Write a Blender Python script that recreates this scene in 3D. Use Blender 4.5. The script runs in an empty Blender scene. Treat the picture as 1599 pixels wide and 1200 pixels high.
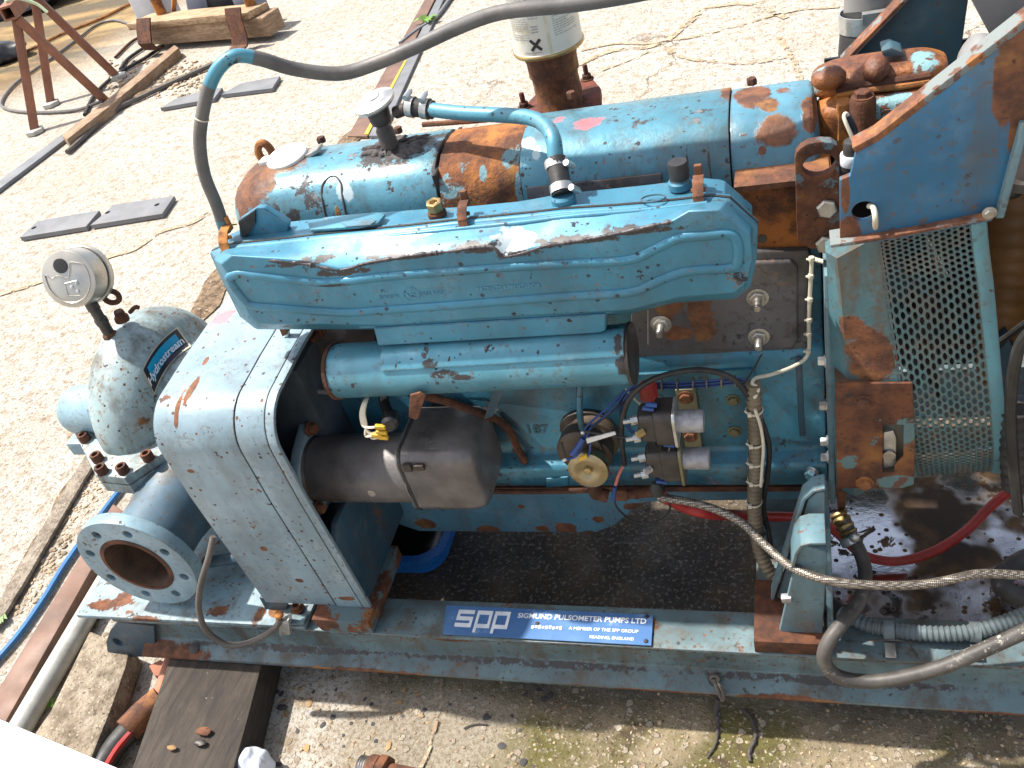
import bpy, bmesh, math, random
from mathutils import Vector, Matrix, noise as mnoise

# ------------------------------------------------------------------ camera, world, sun, exposure
SC = bpy.context.scene
COL = SC.collection
W_PX, H_PX, F_PX = 1599.0, 1200.0, 1413.0
_c = (799.5, 600.0)
def _n(v): return v / v.length
_X = _n(-Vector((-3500 - _c[0], 775 - _c[1], F_PX)))
_Z = -Vector((1335 - _c[0], 2340 - _c[1], F_PX))
_Z = _n(_Z); _Z = _n(_Z - _X * _X.dot(_Z))
_Y = _Z.cross(_X)
RIGHT = Vector((_X[0], _Y[0], _Z[0])); DOWN = Vector((_X[1], _Y[1], _Z[1])); FWD = Vector((_X[2], _Y[2], _Z[2]))
CAM = Vector((0.4552, -0.7633, 1.3690))
cam_data = bpy.data.cameras.new('camera')
cam = bpy.data.objects.new('camera', cam_data)
COL.objects.link(cam)
cam_data.sensor_width = 36.0
cam_data.lens = F_PX * 36.0 / W_PX
cam_data.clip_start = 0.05
cam_data.clip_end = 300.0
m = Matrix.Identity(4)
for i in range(3):
    m[i][0] = RIGHT[i]; m[i][1] = -DOWN[i]; m[i][2] = -FWD[i]; m[i][3] = CAM[i]
cam.matrix_world = m
SC.camera = cam

SUN_DIR = _n(Vector((-0.50, 0.075, 0.86)))
world = bpy.data.worlds.new('World'); SC.world = world; world.use_nodes = True
wn = world.node_tree
bg = wn.nodes['Background']
sky = wn.nodes.new('ShaderNodeTexSky'); sky.sky_type = 'NISHITA'; sky.sun_disc = False
sky.sun_elevation = math.asin(SUN_DIR.z)
sky.sun_rotation = math.atan2(SUN_DIR.x, SUN_DIR.y)
sky.air_density = 1.0; sky.dust_density = 2.5; sky.ozone_density = 1.0
# hazy summer sky with thin white cloud drifting over all of it
bw = wn.nodes.new('ShaderNodeRGBToBW'); wn.links.new(sky.outputs[0], bw.inputs[0])
hz = wn.nodes.new('ShaderNodeMix'); hz.data_type = 'RGBA'; hz.inputs[0].default_value = 0.2
wn.links.new(sky.outputs[0], hz.inputs[6]); wn.links.new(bw.outputs[0], hz.inputs[7])
tc = wn.nodes.new('ShaderNodeTexCoord'); cn_ = wn.nodes.new('ShaderNodeTexNoise'); cn_.inputs['Scale'].default_value = 2.6; cn_.inputs['Detail'].default_value = 6
wn.links.new(tc.outputs['Generated'], cn_.inputs['Vector'])
cr_ = wn.nodes.new('ShaderNodeMapRange'); cr_.interpolation_type = 'SMOOTHSTEP'; cr_.inputs[1].default_value = .46; cr_.inputs[2].default_value = .62
wn.links.new(cn_.outputs[0], cr_.inputs[0])
br_ = wn.nodes.new('ShaderNodeMath'); br_.operation = 'MULTIPLY'; br_.inputs[1].default_value = 1.9; wn.links.new(bw.outputs[0], br_.inputs[0])
cl_m = wn.nodes.new('ShaderNodeMix'); cl_m.data_type = 'RGBA'; wn.links.new(cr_.outputs[0], cl_m.inputs[0])
wn.links.new(hz.outputs[2], cl_m.inputs[6]); wn.links.new(br_.outputs[0], cl_m.inputs[7])
wn.links.new(cl_m.outputs[2], bg.inputs[0]); bg.inputs[1].default_value = 0.098
sl = bpy.data.lights.new('sun', 'SUN'); sl.energy = 3.4; sl.angle = math.radians(1.2); sl.color = (1.0, 0.955, 0.88)
sun = bpy.data.objects.new('sun', sl); COL.objects.link(sun)
sun.rotation_euler = SUN_DIR.to_track_quat('Z', 'Y').to_euler()
sun.location = (0, 0, 6)
SC.view_settings.view_transform = 'Standard'; SC.view_settings.look = 'None'
SC.view_settings.exposure = 1.30; SC.view_settings.gamma = 1.0; SC.view_settings.use_curve_mapping = False

random.seed(7)
# ------------------------------------------------------------------ measuring: a sight line met with a real plane
def ray(px, py):
    return RIGHT * (px - _c[0]) + DOWN * (py - _c[1]) + FWD * F_PX
def U(px, py, X=None, Y=None, Z=None):
    d = ray(px, py)
    if Y is not None: t = (Y - CAM.y) / d.y
    elif Z is not None: t = (Z - CAM.z) / d.z
    else: t = (X - CAM.x) / d.x
    return CAM + d * t
def UL(pts, **k): return [U(p[0], p[1], **k) for p in pts]
def V(*a): return Vector(a)

# ------------------------------------------------------------------ mesh helpers
def face(bm, vs):
    try: return bm.faces.new(vs)
    except ValueError: return None
def prism(bm, pts, vec):
    vec = Vector(vec)
    a = [bm.verts.new(p) for p in pts]; b = [bm.verts.new(Vector(p) + vec) for p in pts]
    face(bm, a); face(bm, b[::-1])
    n = len(a)
    for i in range(n): face(bm, [a[i], b[i], b[(i + 1) % n], a[(i + 1) % n]])
def box(bm, a, b):
    x0, y0, z0 = a; x1, y1, z1 = b
    prism(bm, [V(x0, y0, z0), V(x1, y0, z0), V(x1, y0, z1), V(x0, y0, z1)], (0, y1 - y0, 0))
def obox(bm, c, ax, ay, az):
    c = Vector(c); ax = Vector(ax); ay = Vector(ay); az = Vector(az)
    prism(bm, [c - ax - ay - az, c + ax - ay - az, c + ax + ay - az, c - ax + ay - az], az * 2)
def loft(bm, rings, caps=True, closed=True, loop=False):
    R = [[bm.verts.new(p) for p in r] for r in rings]
    n = len(R[0])
    K = len(R) if loop else len(R) - 1
    for i in range(K):
        A, Bq = R[i], R[(i + 1) % len(R)]
        for j in range(n if closed else n - 1):
            k = (j + 1) % n
            face(bm, [A[j], A[k], Bq[k], Bq[j]])
    if caps and closed and not loop:
        face(bm, R[0][::-1]); face(bm, R[-1])
    return R
def frame(axis):
    a = _n(Vector(axis))
    u = a.orthogonal().normalized()
    return u, a.cross(u), a
def lathe(bm, prof, o, axis, seg=24, caps=True, ang=None, ref=None):
    u, v, a = frame(axis)
    if ref is not None:
        u = _n(Vector(ref) - a * Vector(ref).dot(a)); v = a.cross(u)
    o = Vector(o)
    rings = []
    for r, h in prof:
        if ang is None:
            rings.append([o + a * h + (u * math.cos(2 * math.pi * k / seg) + v * math.sin(2 * math.pi * k / seg)) * max(r, 1e-5) for k in range(seg)])
        else:
            rings.append([o + a * h + (u * math.cos(ang[0] + (ang[1] - ang[0]) * k / seg) + v * math.sin(ang[0] + (ang[1] - ang[0]) * k / seg)) * max(r, 1e-5) for k in range(seg + 1)])
    loft(bm, rings, caps=caps and ang is None, closed=ang is None)
def cyl(bm, p0, p1, r, seg=16, r1=None):
    p0 = Vector(p0); p1 = Vector(p1)
    lathe(bm, [(r, 0), (r if r1 is None else r1, (p1 - p0).length)], p0, p1 - p0, seg)
def superblob(bm, c, rx, ry, rz, k=.6, sub=3, rough=0.0):
    g = bmesh.ops.create_icosphere(bm, subdivisions=sub, radius=1.0); c = Vector(c)
    for v in g['verts']:
        p = v.co.copy(); f = lambda t: math.copysign(abs(t) ** k, t)
        n_ = 1 + rough * mnoise.noise(p * 2.3)
        v.co = c + Vector((f(p.x) * rx, f(p.y) * ry, f(p.z) * rz)) * n_
def smoothpath(pts, sub=6):
    P = [Vector(p) for p in pts]
    if len(P) < 3 or sub <= 1: return P
    out = []
    Q = [P[0] * 2 - P[1]] + P + [P[-1] * 2 - P[-2]]
    for i in range(1, len(Q) - 2):
        p0, p1, p2, p3 = Q[i - 1], Q[i], Q[i + 1], Q[i + 2]
        for k in range(sub):
            t = k / sub
            out.append(0.5 * ((2 * p1) + (p2 - p0) * t + (2 * p0 - 5 * p1 + 4 * p2 - p3) * t * t + (3 * p1 - p0 - 3 * p2 + p3) * t ** 3))
    out.append(P[-1])
    return out
def resample(P, step):
    out = [P[0]]; acc = 0.0
    for i in range(1, len(P)):
        a, b = P[i - 1], P[i]; L = (b - a).length
        if L < 1e-9: continue
        d = step - acc
        while d <= L:
            out.append(a + (b - a) * (d / L)); d += step
        acc = L - (d - step)
    return out
def tube(bm, pts, r, seg=10, sub=6, closed=False, rf=None, step=None, sq=None):
    P = smoothpath(pts, sub)
    if step: P = resample(P, step)
    n = len(P)
    T = []
    for i in range(n):
        if closed: t = P[(i + 1) % n] - P[i - 1]
        else: t = P[min(i + 1, n - 1)] - P[max(i - 1, 0)]
        T.append(_n(t) if t.length > 1e-9 else V(0, 0, 1))
    u = T[0].orthogonal().normalized()
    if sq is not None: u = _n(Vector(sq) - T[0] * Vector(sq).dot(T[0]))
    rings = []
    for i in range(n):
        u = u - T[i] * u.dot(T[i]); u.normalize()
        v = T[i].cross(u)
        rr = rf(i, i / max(1, n - 1)) if rf else r
        off = math.pi / 4 if seg == 4 else 0
        rings.append([P[i] + (u * math.cos(off + 2 * math.pi * k / seg) + v * math.sin(off + 2 * math.pi * k / seg)) * rr for k in range(seg)])
    loft(bm, rings, caps=not closed, loop=closed)
    return P
def ribbed(bm, pts, r, step=0.0034, depth=0.0016, seg=12, sub=10):
    tube(bm, pts, r, seg, sub, rf=lambda i, t: r - depth * (1 if i % 4 in (2, 3) else 0), step=step)
def plate(bm, outer, holes, vec):
    """flat plate with real openings"""
    vec = Vector(vec); edges = []; loops = []
    for L in [outer] + list(holes):
        vs = [bm.verts.new(p) for p in L]; loops.append(vs)
        for i in range(len(vs)): edges.append(bm.edges.new((vs[i], vs[(i + 1) % len(vs)])))
    g = bmesh.ops.triangle_fill(bm, use_beauty=True, edges=edges)
    fs = [f for f in g['geom'] if isinstance(f, bmesh.types.BMFace)]
    mp = {}
    for L in loops:
        for v in L: mp[v] = bm.verts.new(v.co + vec)
    for f in fs: face(bm, [mp[v] for v in f.verts][::-1])
    for L in loops:
        for i in range(len(L)):
            a, b = L[i], L[(i + 1) % len(L)]
            face(bm, [a, b, mp[b], mp[a]])
def strip(bm, prof, vec, th):
    """bent sheet: open profile swept by vec, thickness th (to the left normal of profile x vec)"""
    vec = Vector(vec); P = [Vector(p) for p in prof]; N = []
    for i in range(len(P)):
        t = P[min(i + 1, len(P) - 1)] - P[max(i - 1, 0)]
        N.append(_n(t.cross(vec)))
    ring = P + [P[i] + N[i] * th for i in range(len(P) - 1, -1, -1)]
    a = [bm.verts.new(p) for p in ring]; b = [bm.verts.new(p + vec) for p in ring]
    n = len(a); h = len(P)
    for i in range(n): face(bm, [a[i], a[(i + 1) % n], b[(i + 1) % n], b[i]])
    for i in range(h - 1):
        face(bm, [a[i], a[i + 1], a[n - 2 - i], a[n - 1 - i]][::-1]); face(bm, [b[i], b[i + 1], b[n - 2 - i], b[n - 1 - i]])
def arc(c, r, a0, a1, n, ex, ey):
    c = Vector(c); ex = Vector(ex); ey = Vector(ey)
    return [c + ex * (r * math.cos(math.radians(a0 + (a1 - a0) * k / n))) + ey * (r * math.sin(math.radians(a0 + (a1 - a0) * k / n))) for k in range(n + 1)]
def circ(c, r, ex, ey, n=16, r2=None):
    c = Vector(c); ex = Vector(ex); ey = Vector(ey)
    return [c + ex * (r * math.cos(2 * math.pi * k / n)) + ey * ((r2 or r) * math.sin(2 * math.pi * k / n)) for k in range(n)]
def blob(bm, c, rx, ry, rz, sub=2, rough=0.0, fr=8.0, seed=0):
    g = bmesh.ops.create_icosphere(bm, subdivisions=sub, radius=1.0)
    c = Vector(c)
    for v in g['verts']:
        p = v.co.copy()
        k = 1 + rough * mnoise.noise(p * fr * 0.25 + Vector((seed * 3.1, seed * 1.7, seed)))
        v.co = c + Vector((p.x * rx, p.y * ry, p.z * rz)) * k
def wobble(bm, amp, fr, seed=0):
    for v in bm.verts:
        p = v.co * fr + Vector((seed, seed * 2.3, seed * .7))
        v.co += Vector((mnoise.noise(p), mnoise.noise(p + Vector((11, 3, 7))), mnoise.noise(p + Vector((5, 17, 2))))) * amp

WORLD = {}
def _bev(bm, w, seg):
    bmesh.ops.remove_doubles(bm, verts=bm.verts, dist=1e-6)
    es = [e for e in bm.edges if len(e.link_faces) == 2 and e.calc_face_angle(0) > math.radians(32)]
    if es: bmesh.ops.bevel(bm, geom=es, offset=w, offset_type='OFFSET', segments=seg, profile=0.6, affect='EDGES', clamp_overlap=True)
def obj(name, bm, mat, parent=None, bevel=0.0, seg=2, smooth=35, label=None):
    bmesh.ops.recalc_face_normals(bm, faces=bm.faces)
    if bevel: _bev(bm, bevel, seg)
    if bm.verts:
        lo = Vector((min(v.co[i] for v in bm.verts) for i in range(3))); hi = Vector((max(v.co[i] for v in bm.verts) for i in range(3)))
        c = (lo + hi) / 2
        if parent is None: c.z = lo.z
    else: c = Vector()
    for v in bm.verts: v.co -= c
    me = bpy.data.meshes.new(name)
    bm.to_mesh(me); bm.free()
    if smooth:
        for p in me.polygons: p.use_smooth = True
        me.set_sharp_from_angle(angle=math.radians(smooth))
    if mat: me.materials.append(mat)
    o = bpy.data.objects.new(name, me); COL.objects.link(o)
    WORLD[o.name] = c.copy()
    if parent is not None:
        o.parent = parent; o.location = c - WORLD[parent.name]
    else: o.location = c
    if label: o['label'] = label
    return o
def dup(src, parent, pos, name=None, rot=None):
    """another copy of an alike piece, sharing its mesh"""
    o = src.copy(); COL.objects.link(o)
    if name: o.name = name
    o.parent = parent
    pos = Vector(pos); WORLD[o.name] = pos
    o.location = pos - (WORLD[parent.name] if parent else Vector())
    if rot is not None: o.rotation_euler = rot
    return o
def tag(o, label, cat, group=None, kind=None):
    if label: o['label'] = label
    if cat: o['category'] = cat
    if group: o['group'] = group
    if kind: o['kind'] = kind
    return o
def struct(name, bm, mat, **k):
    o = obj(name, bm, mat, **k); o['kind'] = 'structure'; return o
def empty(name, loc):
    o = bpy.data.objects.new(name, None); COL.objects.link(o); o.location = loc; o.empty_display_size = 0.1
    WORLD[o.name] = Vector(loc); return o
BM = bmesh.new
_TXT = {}
def text_polys(s, size=1.0, bold=0.0, extrude=0.0, space=1.0):
    cu = bpy.data.curves.new('lettering', 'FONT'); cu.body = s; cu.size = size; cu.offset = bold; cu.extrude = extrude
    cu.space_character = space; cu.resolution_u = 3
    ob = bpy.data.objects.new('lettering', cu); COL.objects.link(ob)
    bpy.context.view_layer.update()
    me = bpy.data.meshes.new_from_object(ob.evaluated_get(bpy.context.evaluated_depsgraph_get()))
    vs = [v.co.copy() for v in me.vertices]; fs = [tuple(p.vertices) for p in me.polygons]
    bpy.data.objects.remove(ob); bpy.data.curves.remove(cu); bpy.data.meshes.remove(me)
    return vs, fs
def add_text(bm, s, fn, width=None, **k):
    vs, fs = text_polys(s, **k)
    if not vs: return
    x0 = min(v.x for v in vs); x1 = max(v.x for v in vs)
    sc = (width / (x1 - x0)) if width else 1.0
    W = [bm.verts.new(fn((v.x - x0) * sc, v.y * (sc if width else 1.0), v.z)) for v in vs]
    for f in fs: face(bm, [W[i] for i in f])

# ------------------------------------------------------------------ materials
class NT:
    def __init__(s, name):
        s.m = bpy.data.materials.new(name); s.m.use_nodes = True
        s.t = s.m.node_tree; s.b = s.t.nodes['Principled BSDF']
        s.pos = s.t.nodes.new('ShaderNodeNewGeometry').outputs['Position']
    def nd(s, ty): return s.t.nodes.new(ty)
    def put(s, sock, v):
        if hasattr(v, 'is_linked') or isinstance(v, bpy.types.NodeSocket): s.t.links.new(v, sock)
        elif isinstance(v, (tuple, list)) and len(v) == 3 and sock.type == 'RGBA': sock.default_value = (*v, 1)
        else: sock.default_value = v
    def math(s, op, a, b=0.5, clamp=False):
        n = s.nd('ShaderNodeMath'); n.operation = op; n.use_clamp = clamp
        s.put(n.inputs[0], a); s.put(n.inputs[1], b); return n.outputs[0]
    def vmath(s, op, a, b=None):
        n = s.nd('ShaderNodeVectorMath'); n.operation = op
        s.put(n.inputs[0], a)
        if b is not None: s.put(n.inputs[1], b)
        return n.outputs[1] if op in ('LENGTH', 'DISTANCE', 'DOT_PRODUCT') else n.outputs[0]
    def noise(s, sc, det=4, ro=.55, dist=0., vec=None, col=False):
        n = s.nd('ShaderNodeTexNoise'); n.inputs['Scale'].default_value = sc; n.inputs['Detail'].default_value = det
        n.inputs['Roughness'].default_value = ro; n.inputs['Distortion'].default_value = dist
        s.put(n.inputs['Vector'], vec if vec is not None else s.pos); return n.outputs[1 if col else 0]
    def vor(s, sc, feat='F1', vec=None, out=0, rnd=1.0):
        n = s.nd('ShaderNodeTexVoronoi'); n.feature = feat; n.inputs['Scale'].default_value = sc
        if 'Randomness' in n.inputs: n.inputs['Randomness'].default_value = rnd
        s.put(n.inputs['Vector'], vec if vec is not None else s.pos); return n.outputs[out]
    def mr(s, f, a, b, c=0., d=1.):
        n = s.nd('ShaderNodeMapRange'); n.interpolation_type = 'SMOOTHSTEP'
        s.put(n.inputs[0], f); n.inputs[1].default_value = a; n.inputs[2].default_value = b
        n.inputs[3].default_value = c; n.inputs[4].default_value = d; return n.outputs[0]
    def mix(s, f, a, b, mode='MIX'):
        n = s.nd('ShaderNodeMix'); n.data_type = 'RGBA'; n.blend_type = mode
        s.put(n.inputs[0], f); s.put(n.inputs[6], a); s.put(n.inputs[7], b); return n.outputs[2]
    def fmix(s, f, a, b):
        n = s.nd('ShaderNodeMix'); n.data_type = 'FLOAT'
        s.put(n.inputs[0], f); s.put(n.inputs[2], a); s.put(n.inputs[3], b); return n.outputs[0]
    def scale(s, v3, vec=None): return s.vmath('MULTIPLY', vec if vec is not None else s.pos, v3)
    def mx(s, *a):
        r = a[0]
        for x in a[1:]: r = s.math('MAXIMUM', r, x)
        return r
    def blobs(s, bl, warp=.5, sc=22, soft=.12, det=6):
        """mask of patches at given places: (centre, radii)"""
        if not bl: return 0.0
        w = s.math('MULTIPLY', s.math('SUBTRACT', s.noise(sc, det, .72), .5), warp * 3.2)
        r = None
        for c, rad in bl:
            if not hasattr(rad, '__len__'): rad = (rad,) * 3
            d = s.vmath('LENGTH', s.vmath('MULTIPLY', s.vmath('SUBTRACT', s.pos, tuple(c)), tuple(1 / q for q in rad)))
            mm = s.mr(s.math('ADD', d, w), 1 + soft, 1 - soft)
            r = mm if r is None else s.math('MAXIMUM', r, mm)
        return r
    def box(s, lo, hi, soft=.03, warp=.06, sc=6):
        """soft edged region of the ground between lo and hi (x, y)"""
        w = s.vmath('MULTIPLY', s.vmath('SUBTRACT', s.noise(sc, 5, .6, col=True), (.5, .5, .5)), (warp * 2,) * 3)
        p = s.vmath('ADD', s.pos, w)
        sp = s.nd('ShaderNodeSeparateXYZ'); s.put(sp.inputs[0], p)
        r = None
        for i in range(2):
            for q, e in ((lo, 1), (hi, -1)):
                if q[i] is None: continue
                mm = s.mr(sp.outputs[i], q[i] - soft * e, q[i] + soft * e)
                r = mm if r is None else s.math('MULTIPLY', r, mm)
        return r
    def bump(s, h, st=.5, dist=.002, prev=None):
        n = s.nd('ShaderNodeBump'); n.inputs['Strength'].default_value = st; n.inputs['Distance'].default_value = dist
        s.put(n.inputs['Height'], h)
        if prev is not None: s.put(n.inputs['Normal'], prev)
        return n.outputs[0]
    def edge(s, r=.003):
        b = s.nd('ShaderNodeBevel'); b.samples = 3; b.inputs[0].default_value = r
        g = s.nd('ShaderNodeNewGeometry')
        return s.math('SUBTRACT', 1.0, s.vmath('DOT_PRODUCT', b.outputs[0], g.outputs['Normal']))
    def fin(s, col, ro=.6, nrm=None, metal=None, spec=None, coat=None):
        s.put(s.b.inputs['Base Color'], col); s.put(s.b.inputs['Roughness'], ro)
        if nrm is not None: s.put(s.b.inputs['Normal'], nrm)
        if metal is not None: s.put(s.b.inputs['Metallic'], metal)
        if spec is not None: s.put(s.b.inputs['Specular IOR Level'], spec)
        if coat is not None: s.put(s.b.inputs['Coat Weight'], coat)
        return s.m
def sc3(c, k): return tuple(min(1, x * k) for x in c)
def rustcol(t, hot=0.5):
    a = t.mix(t.mr(t.noise(38, 5, .7), .35, .65), (.075, .030, .017), (.185, .070, .030))
    a = t.mix(t.mr(t.noise(14, 5, .6), .50, .72), a, (.30, .115 + .05 * hot, .036))
    return t.mix(t.mr(t.noise(90, 3, .6), .6, .75), a, (.05, .022, .014))
def paint(name, base, rust=.35, chip=.5, grime=.35, rough=.38, edge=1.0, rblobs=(), wblobs=(), dblobs=(), pblobs=(), warp=.45, wsc=26, peel=.35,
          bright=None, speck=.5, oil=0.0, mott=(.10, .080, .060), chipc=None, metal=0.0):
    t = NT(name)
    n1 = t.noise(5, 5, .6); n2 = t.noise(19, 6, .62)
    c = t.mix(t.mr(n1, .3, .7), sc3(base, .72), sc3(base, 1.16))
    c = t.mix(t.mr(n2, .5, .75, 0, .35), c, bright or tuple(min(1, x * .75 + .14) for x in base))
    # rubbed-in grime and runs
    st = t.noise(9, 5, .68, vec=t.scale((2.2, 2.2, .5)))
    g = t.math('MULTIPLY', t.mr(st, .44, .70), grime)
    c = t.mix(g, c, (.085, .070, .050))
    fg_ = t.mr(t.noise(110, 4, .7), .52, .66)
    c = t.mix(t.math('MULTIPLY', t.math('MULTIPLY', fg_, t.mr(n2, .36, .60)), .25 + .9 * grime, clamp=True), c, mott)
    if oil: c = t.mix(t.math('MULTIPLY', t.mr(t.noise(7, 5, .6), .45, .62), oil), c, (.022, .020, .019))
    # dark specks of dirt / chips through to primer
    ck = t.mr(t.noise(70, 4, .6), .70 - .07 * chip, .73 - .07 * chip)
    big = t.mr(t.noise(17, 6, .74), .665 - .06 * chip, .68 - .06 * chip)
    chips = t.mx(ck, big)
    if speck: chips = t.mx(chips, t.mr(t.math('ADD', t.vor(55), t.math('MULTIPLY', t.noise(8, 2), .22)), .255, .235, 0, speck))
    if edge:
        e = t.math('ADD', t.edge(.0035), t.math('MULTIPLY', t.math('SUBTRACT', t.noise(45, 5, .7), .5), .35))
        chips = t.mx(chips, t.mr(e, .21 - .05 * edge, .26 - .05 * edge))
    chipcol = t.mix(t.mr(t.noise(33, 3), .42, .58), (.055, .050, .050), (.15, .070, .040)) if chipc is None else t.mix(t.mr(t.noise(50, 3), .5, .62), chipc, (.16, .15, .15))
    c = t.mix(chips, c, chipcol)
    # rust spread
    rm = t.mr(t.noise(7.5, 7, .70), .72 - .12 * rust, .745 - .12 * rust)
    rb = t.blobs(rblobs, warp, wsc)
    R = t.mx(rm, rb) if rblobs else rm
    if rust <= 0 and not rblobs: R = 0.0
    # rusty halo, then hard edged rust
    if rblobs or rust > 0:
        halo = t.mr(t.noise(7.5, 7, .70), .64 - .12 * rust, .76 - .12 * rust)
        c = t.mix(t.math('MULTIPLY', halo, .35), c, (.26, .13, .06))
        c = t.mix(R, c, rustcol(t))
    if wblobs:
        wm = t.blobs(wblobs, .7, 45); c = t.mix(t.math('MULTIPLY', wm, .5), c, (.72, .74, .74))
    if pblobs:
        pm = t.blobs(pblobs, .6, 60); c = t.mix(t.math('MULTIPLY', pm, .75), c, (.75, .16, .17))
    if dblobs:
        dm = t.math('MULTIPLY', t.blobs(dblobs, .75, 60), t.mr(t.noise(75, 5, .7), .40, .44)); c = t.mix(dm, c, (.045, .040, .040))
    h = t.math('ADD', t.math('MULTIPLY', t.noise(160, 3, .6), .35), t.math('MULTIPLY', t.noise(28, 5, .6), .5))
    h = t.math('SUBTRACT', h, t.math('MULTIPLY', chips, .55))
    rr = t.math('MULTIPLY', R, t.noise(120, 3, .7)) if (rust > 0 or rblobs) else 0.0
    h = t.math('ADD', h, rr)
    nb = t.bump(h, peel, .0016)
    ro = t.math('ADD', t.mr(t.noise(24, 4), .3, .7, rough - .08, rough + .14), t.math('MULTIPLY', t.mx(chips, R), .35), clamp=True)
    return t.fin(c, ro, nb, metal=(t.math('MULTIPLY', t.math('SUBTRACT', 1.0, t.mx(chips, R)), metal) if metal else None))
def rusty(name, tint=(1, 1, 1), rough=.85, flake=.5, orange=0.0, paintc=None, pamt=0.0, pb=()):
    t = NT(name)
    c = rustcol(t, .8 if orange else .3)
    if orange: c = t.mix(t.mr(t.noise(10, 6, .65), .5 - .2 * orange, .7 - .1 * orange), c, (.42, .165, .036))
    c = t.mix(t.math('MULTIPLY', t.mr(t.noise(17, 6, .7), .50, .64), .75), c, (.060, .028, .018))
    c = t.mix(t.mr(t.noise(140, 3, .6), .64, .70, 0, .8), c, (.03, .016, .012))
    c = t.mix(1.0, c, tint, 'MULTIPLY')
    if paintc:
        mk = t.mr(t.noise(13, 8, .66), .66 - .3 * pamt, .69 - .3 * pamt)
        if pb: mk = t.mx(mk, t.blobs(pb, .5, 30))
        c = t.mix(mk, c, paintc)
        c = t.mix(t.math('MULTIPLY', mk, t.mr(t.noise(60, 4), .56, .62)), c, (.12, .06, .04))
    h = t.math('ADD', t.noise(60, 8, .7), t.math('MULTIPLY', t.noise(220, 3), .4))
    return t.fin(c, rough, t.bump(h, flake, .003))
def plain(name, c, rough=.5, metal=0.0, var=.18, sc=30, bump=.15, dirt=.25, dirtc=(.07, .055, .04), spec=None, wear=None, bsc=120):
    t = NT(name)
    k = t.mix(t.mr(t.noise(sc, 5, .6), .3, .7), sc3(c, 1 - var), sc3(c, 1 + var))
    if dirt: k = t.mix(t.math('MULTIPLY', t.mr(t.noise(sc * .45, 6, .65), .45, .72), dirt), k, dirtc)
    if wear:
        e = t.math('ADD', t.edge(.003), t.math('MULTIPLY', t.math('SUBTRACT', t.noise(60, 5, .7), .5), .35))
        w = t.mx(t.mr(e, .16, .22), t.mr(t.noise(34, 7, .7), .685, .70))
        k = t.mix(w, k, wear)
    h = t.noise(bsc, 4, .6)
    return t.fin(k, t.mr(t.noise(sc * .8, 4), .3, .7, max(.05, rough - .1), min(1, rough + .12)), t.bump(h, bump, .0015), metal, spec)

def blobpx(l, **k):
    return [(U(a, b, **k), r) for a, b, r in l]
BLUE = (.044, .200, .292)
M = {}
M['engine'] = paint('engine_blue', BLUE, rust=.10, chip=.45, grime=.55, rough=.33, oil=.4, peel=.5, chipc=(.035, .03, .03), metal=.3)
M['aircleaner'] = paint('air_cleaner_blue', (.058, .230, .340), rust=.0, chip=.55, grime=.22, rough=.42, edge=1.25, peel=.2, speck=.8, chipc=(.028, .024, .030), metal=.2,
      dblobs=blobpx([(470, 410, (.05, .02, .004)), (535, 424, (.04, .02, .005)), (640, 400, (.06, .02, .003)), (740, 388, (.03, .02, .006)), (810, 396, (.03, .02, .004)), (905, 375, (.05, .02, .004)), (1000, 360, (.05, .02, .004)), (520, 443, (.025, .02, .003))], Y=.108),
      wblobs=blobpx([(800, 378, (.025, .03, .012))], Y=.115))
M['canister'] = paint('canister_blue', (.078, .245, .325), rust=.0, chip=.55, grime=.25, rough=.40, peel=.45, speck=.8, chipc=(.028, .024, .030), metal=.3,
      dblobs=blobpx([(668, 575, (.012, .03, .006)), (690, 588, (.018, .03, .005)), (720, 592, (.015, .03, .004)), (655, 562, (.006, .03, .010)), (962, 550, (.006, .03, .010)), (975, 575, (.010, .03, .016))], Y=.082))
M['rocker'] = paint('rocker_blue', (.085, .238, .312), rust=.05, chip=.65, grime=.5, rough=.34, peel=.55, speck=1.0, chipc=(.04, .036, .04), metal=.2,
      rblobs=[(U(400, 275, Y=.33), (.05, .09, .033)), (U(455, 255, Y=.36), (.045, .05, .02)), (U(382, 330, Y=.28), (.012, .05, .02)), (U(395, 322, Y=.27), (.008, .04, .022)), (U(530, 335, Y=.27), (.004, .03, .012)),
              (U(1150, 150, Y=.37), (.02, .04, .012))],
      dblobs=[(U(608, 235, Z=.88), (.045, .04, .02)), (U(660, 215, Z=.885), (.05, .05, .012)), (U(685, 250, Y=.30), (.010, .05, .05)), (U(640, 225, Z=.885), (.02, .06, .012)), (U(425, 340, Y=.262), (.02, .02, .018)), (U(455, 345, Y=.262), (.014, .02, .02))],
      wblobs=[(U(540, 300, Y=.28), (.012, .02, .014)), (U(820, 220, Y=.30), (.012, .02, .012)), (U(600, 265, Y=.285), (.02, .02, .006)), (U(835, 240, Y=.28), (.008, .02, .010))],
      pblobs=[(U(915, 186, Z=.888), (.022, .02, .01)), (U(637, 255, Y=.29), (.006, .01, .006)), (U(870, 178, Z=.89), (.01, .02, .01))])
M['rocker_rust'] = rusty('rocker_rust', flake=1.0, orange=.16, tint=(1.0, .92, .85), paintc=(.16, .27, .30), pamt=.06,
      pb=[(U(790, 250, Y=.285), (.012, .03, .012)), (U(752, 275, Y=.275), (.006, .02, .01)), (U(700, 300, Y=.27), (.022, .02, .010)), (U(770, 213, Y=.32), (.018, .02, .004)), (U(802, 235, Y=.29), (.005, .03, .018)), (U(815, 300, Y=.27), (.008, .03, .03))])
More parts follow.
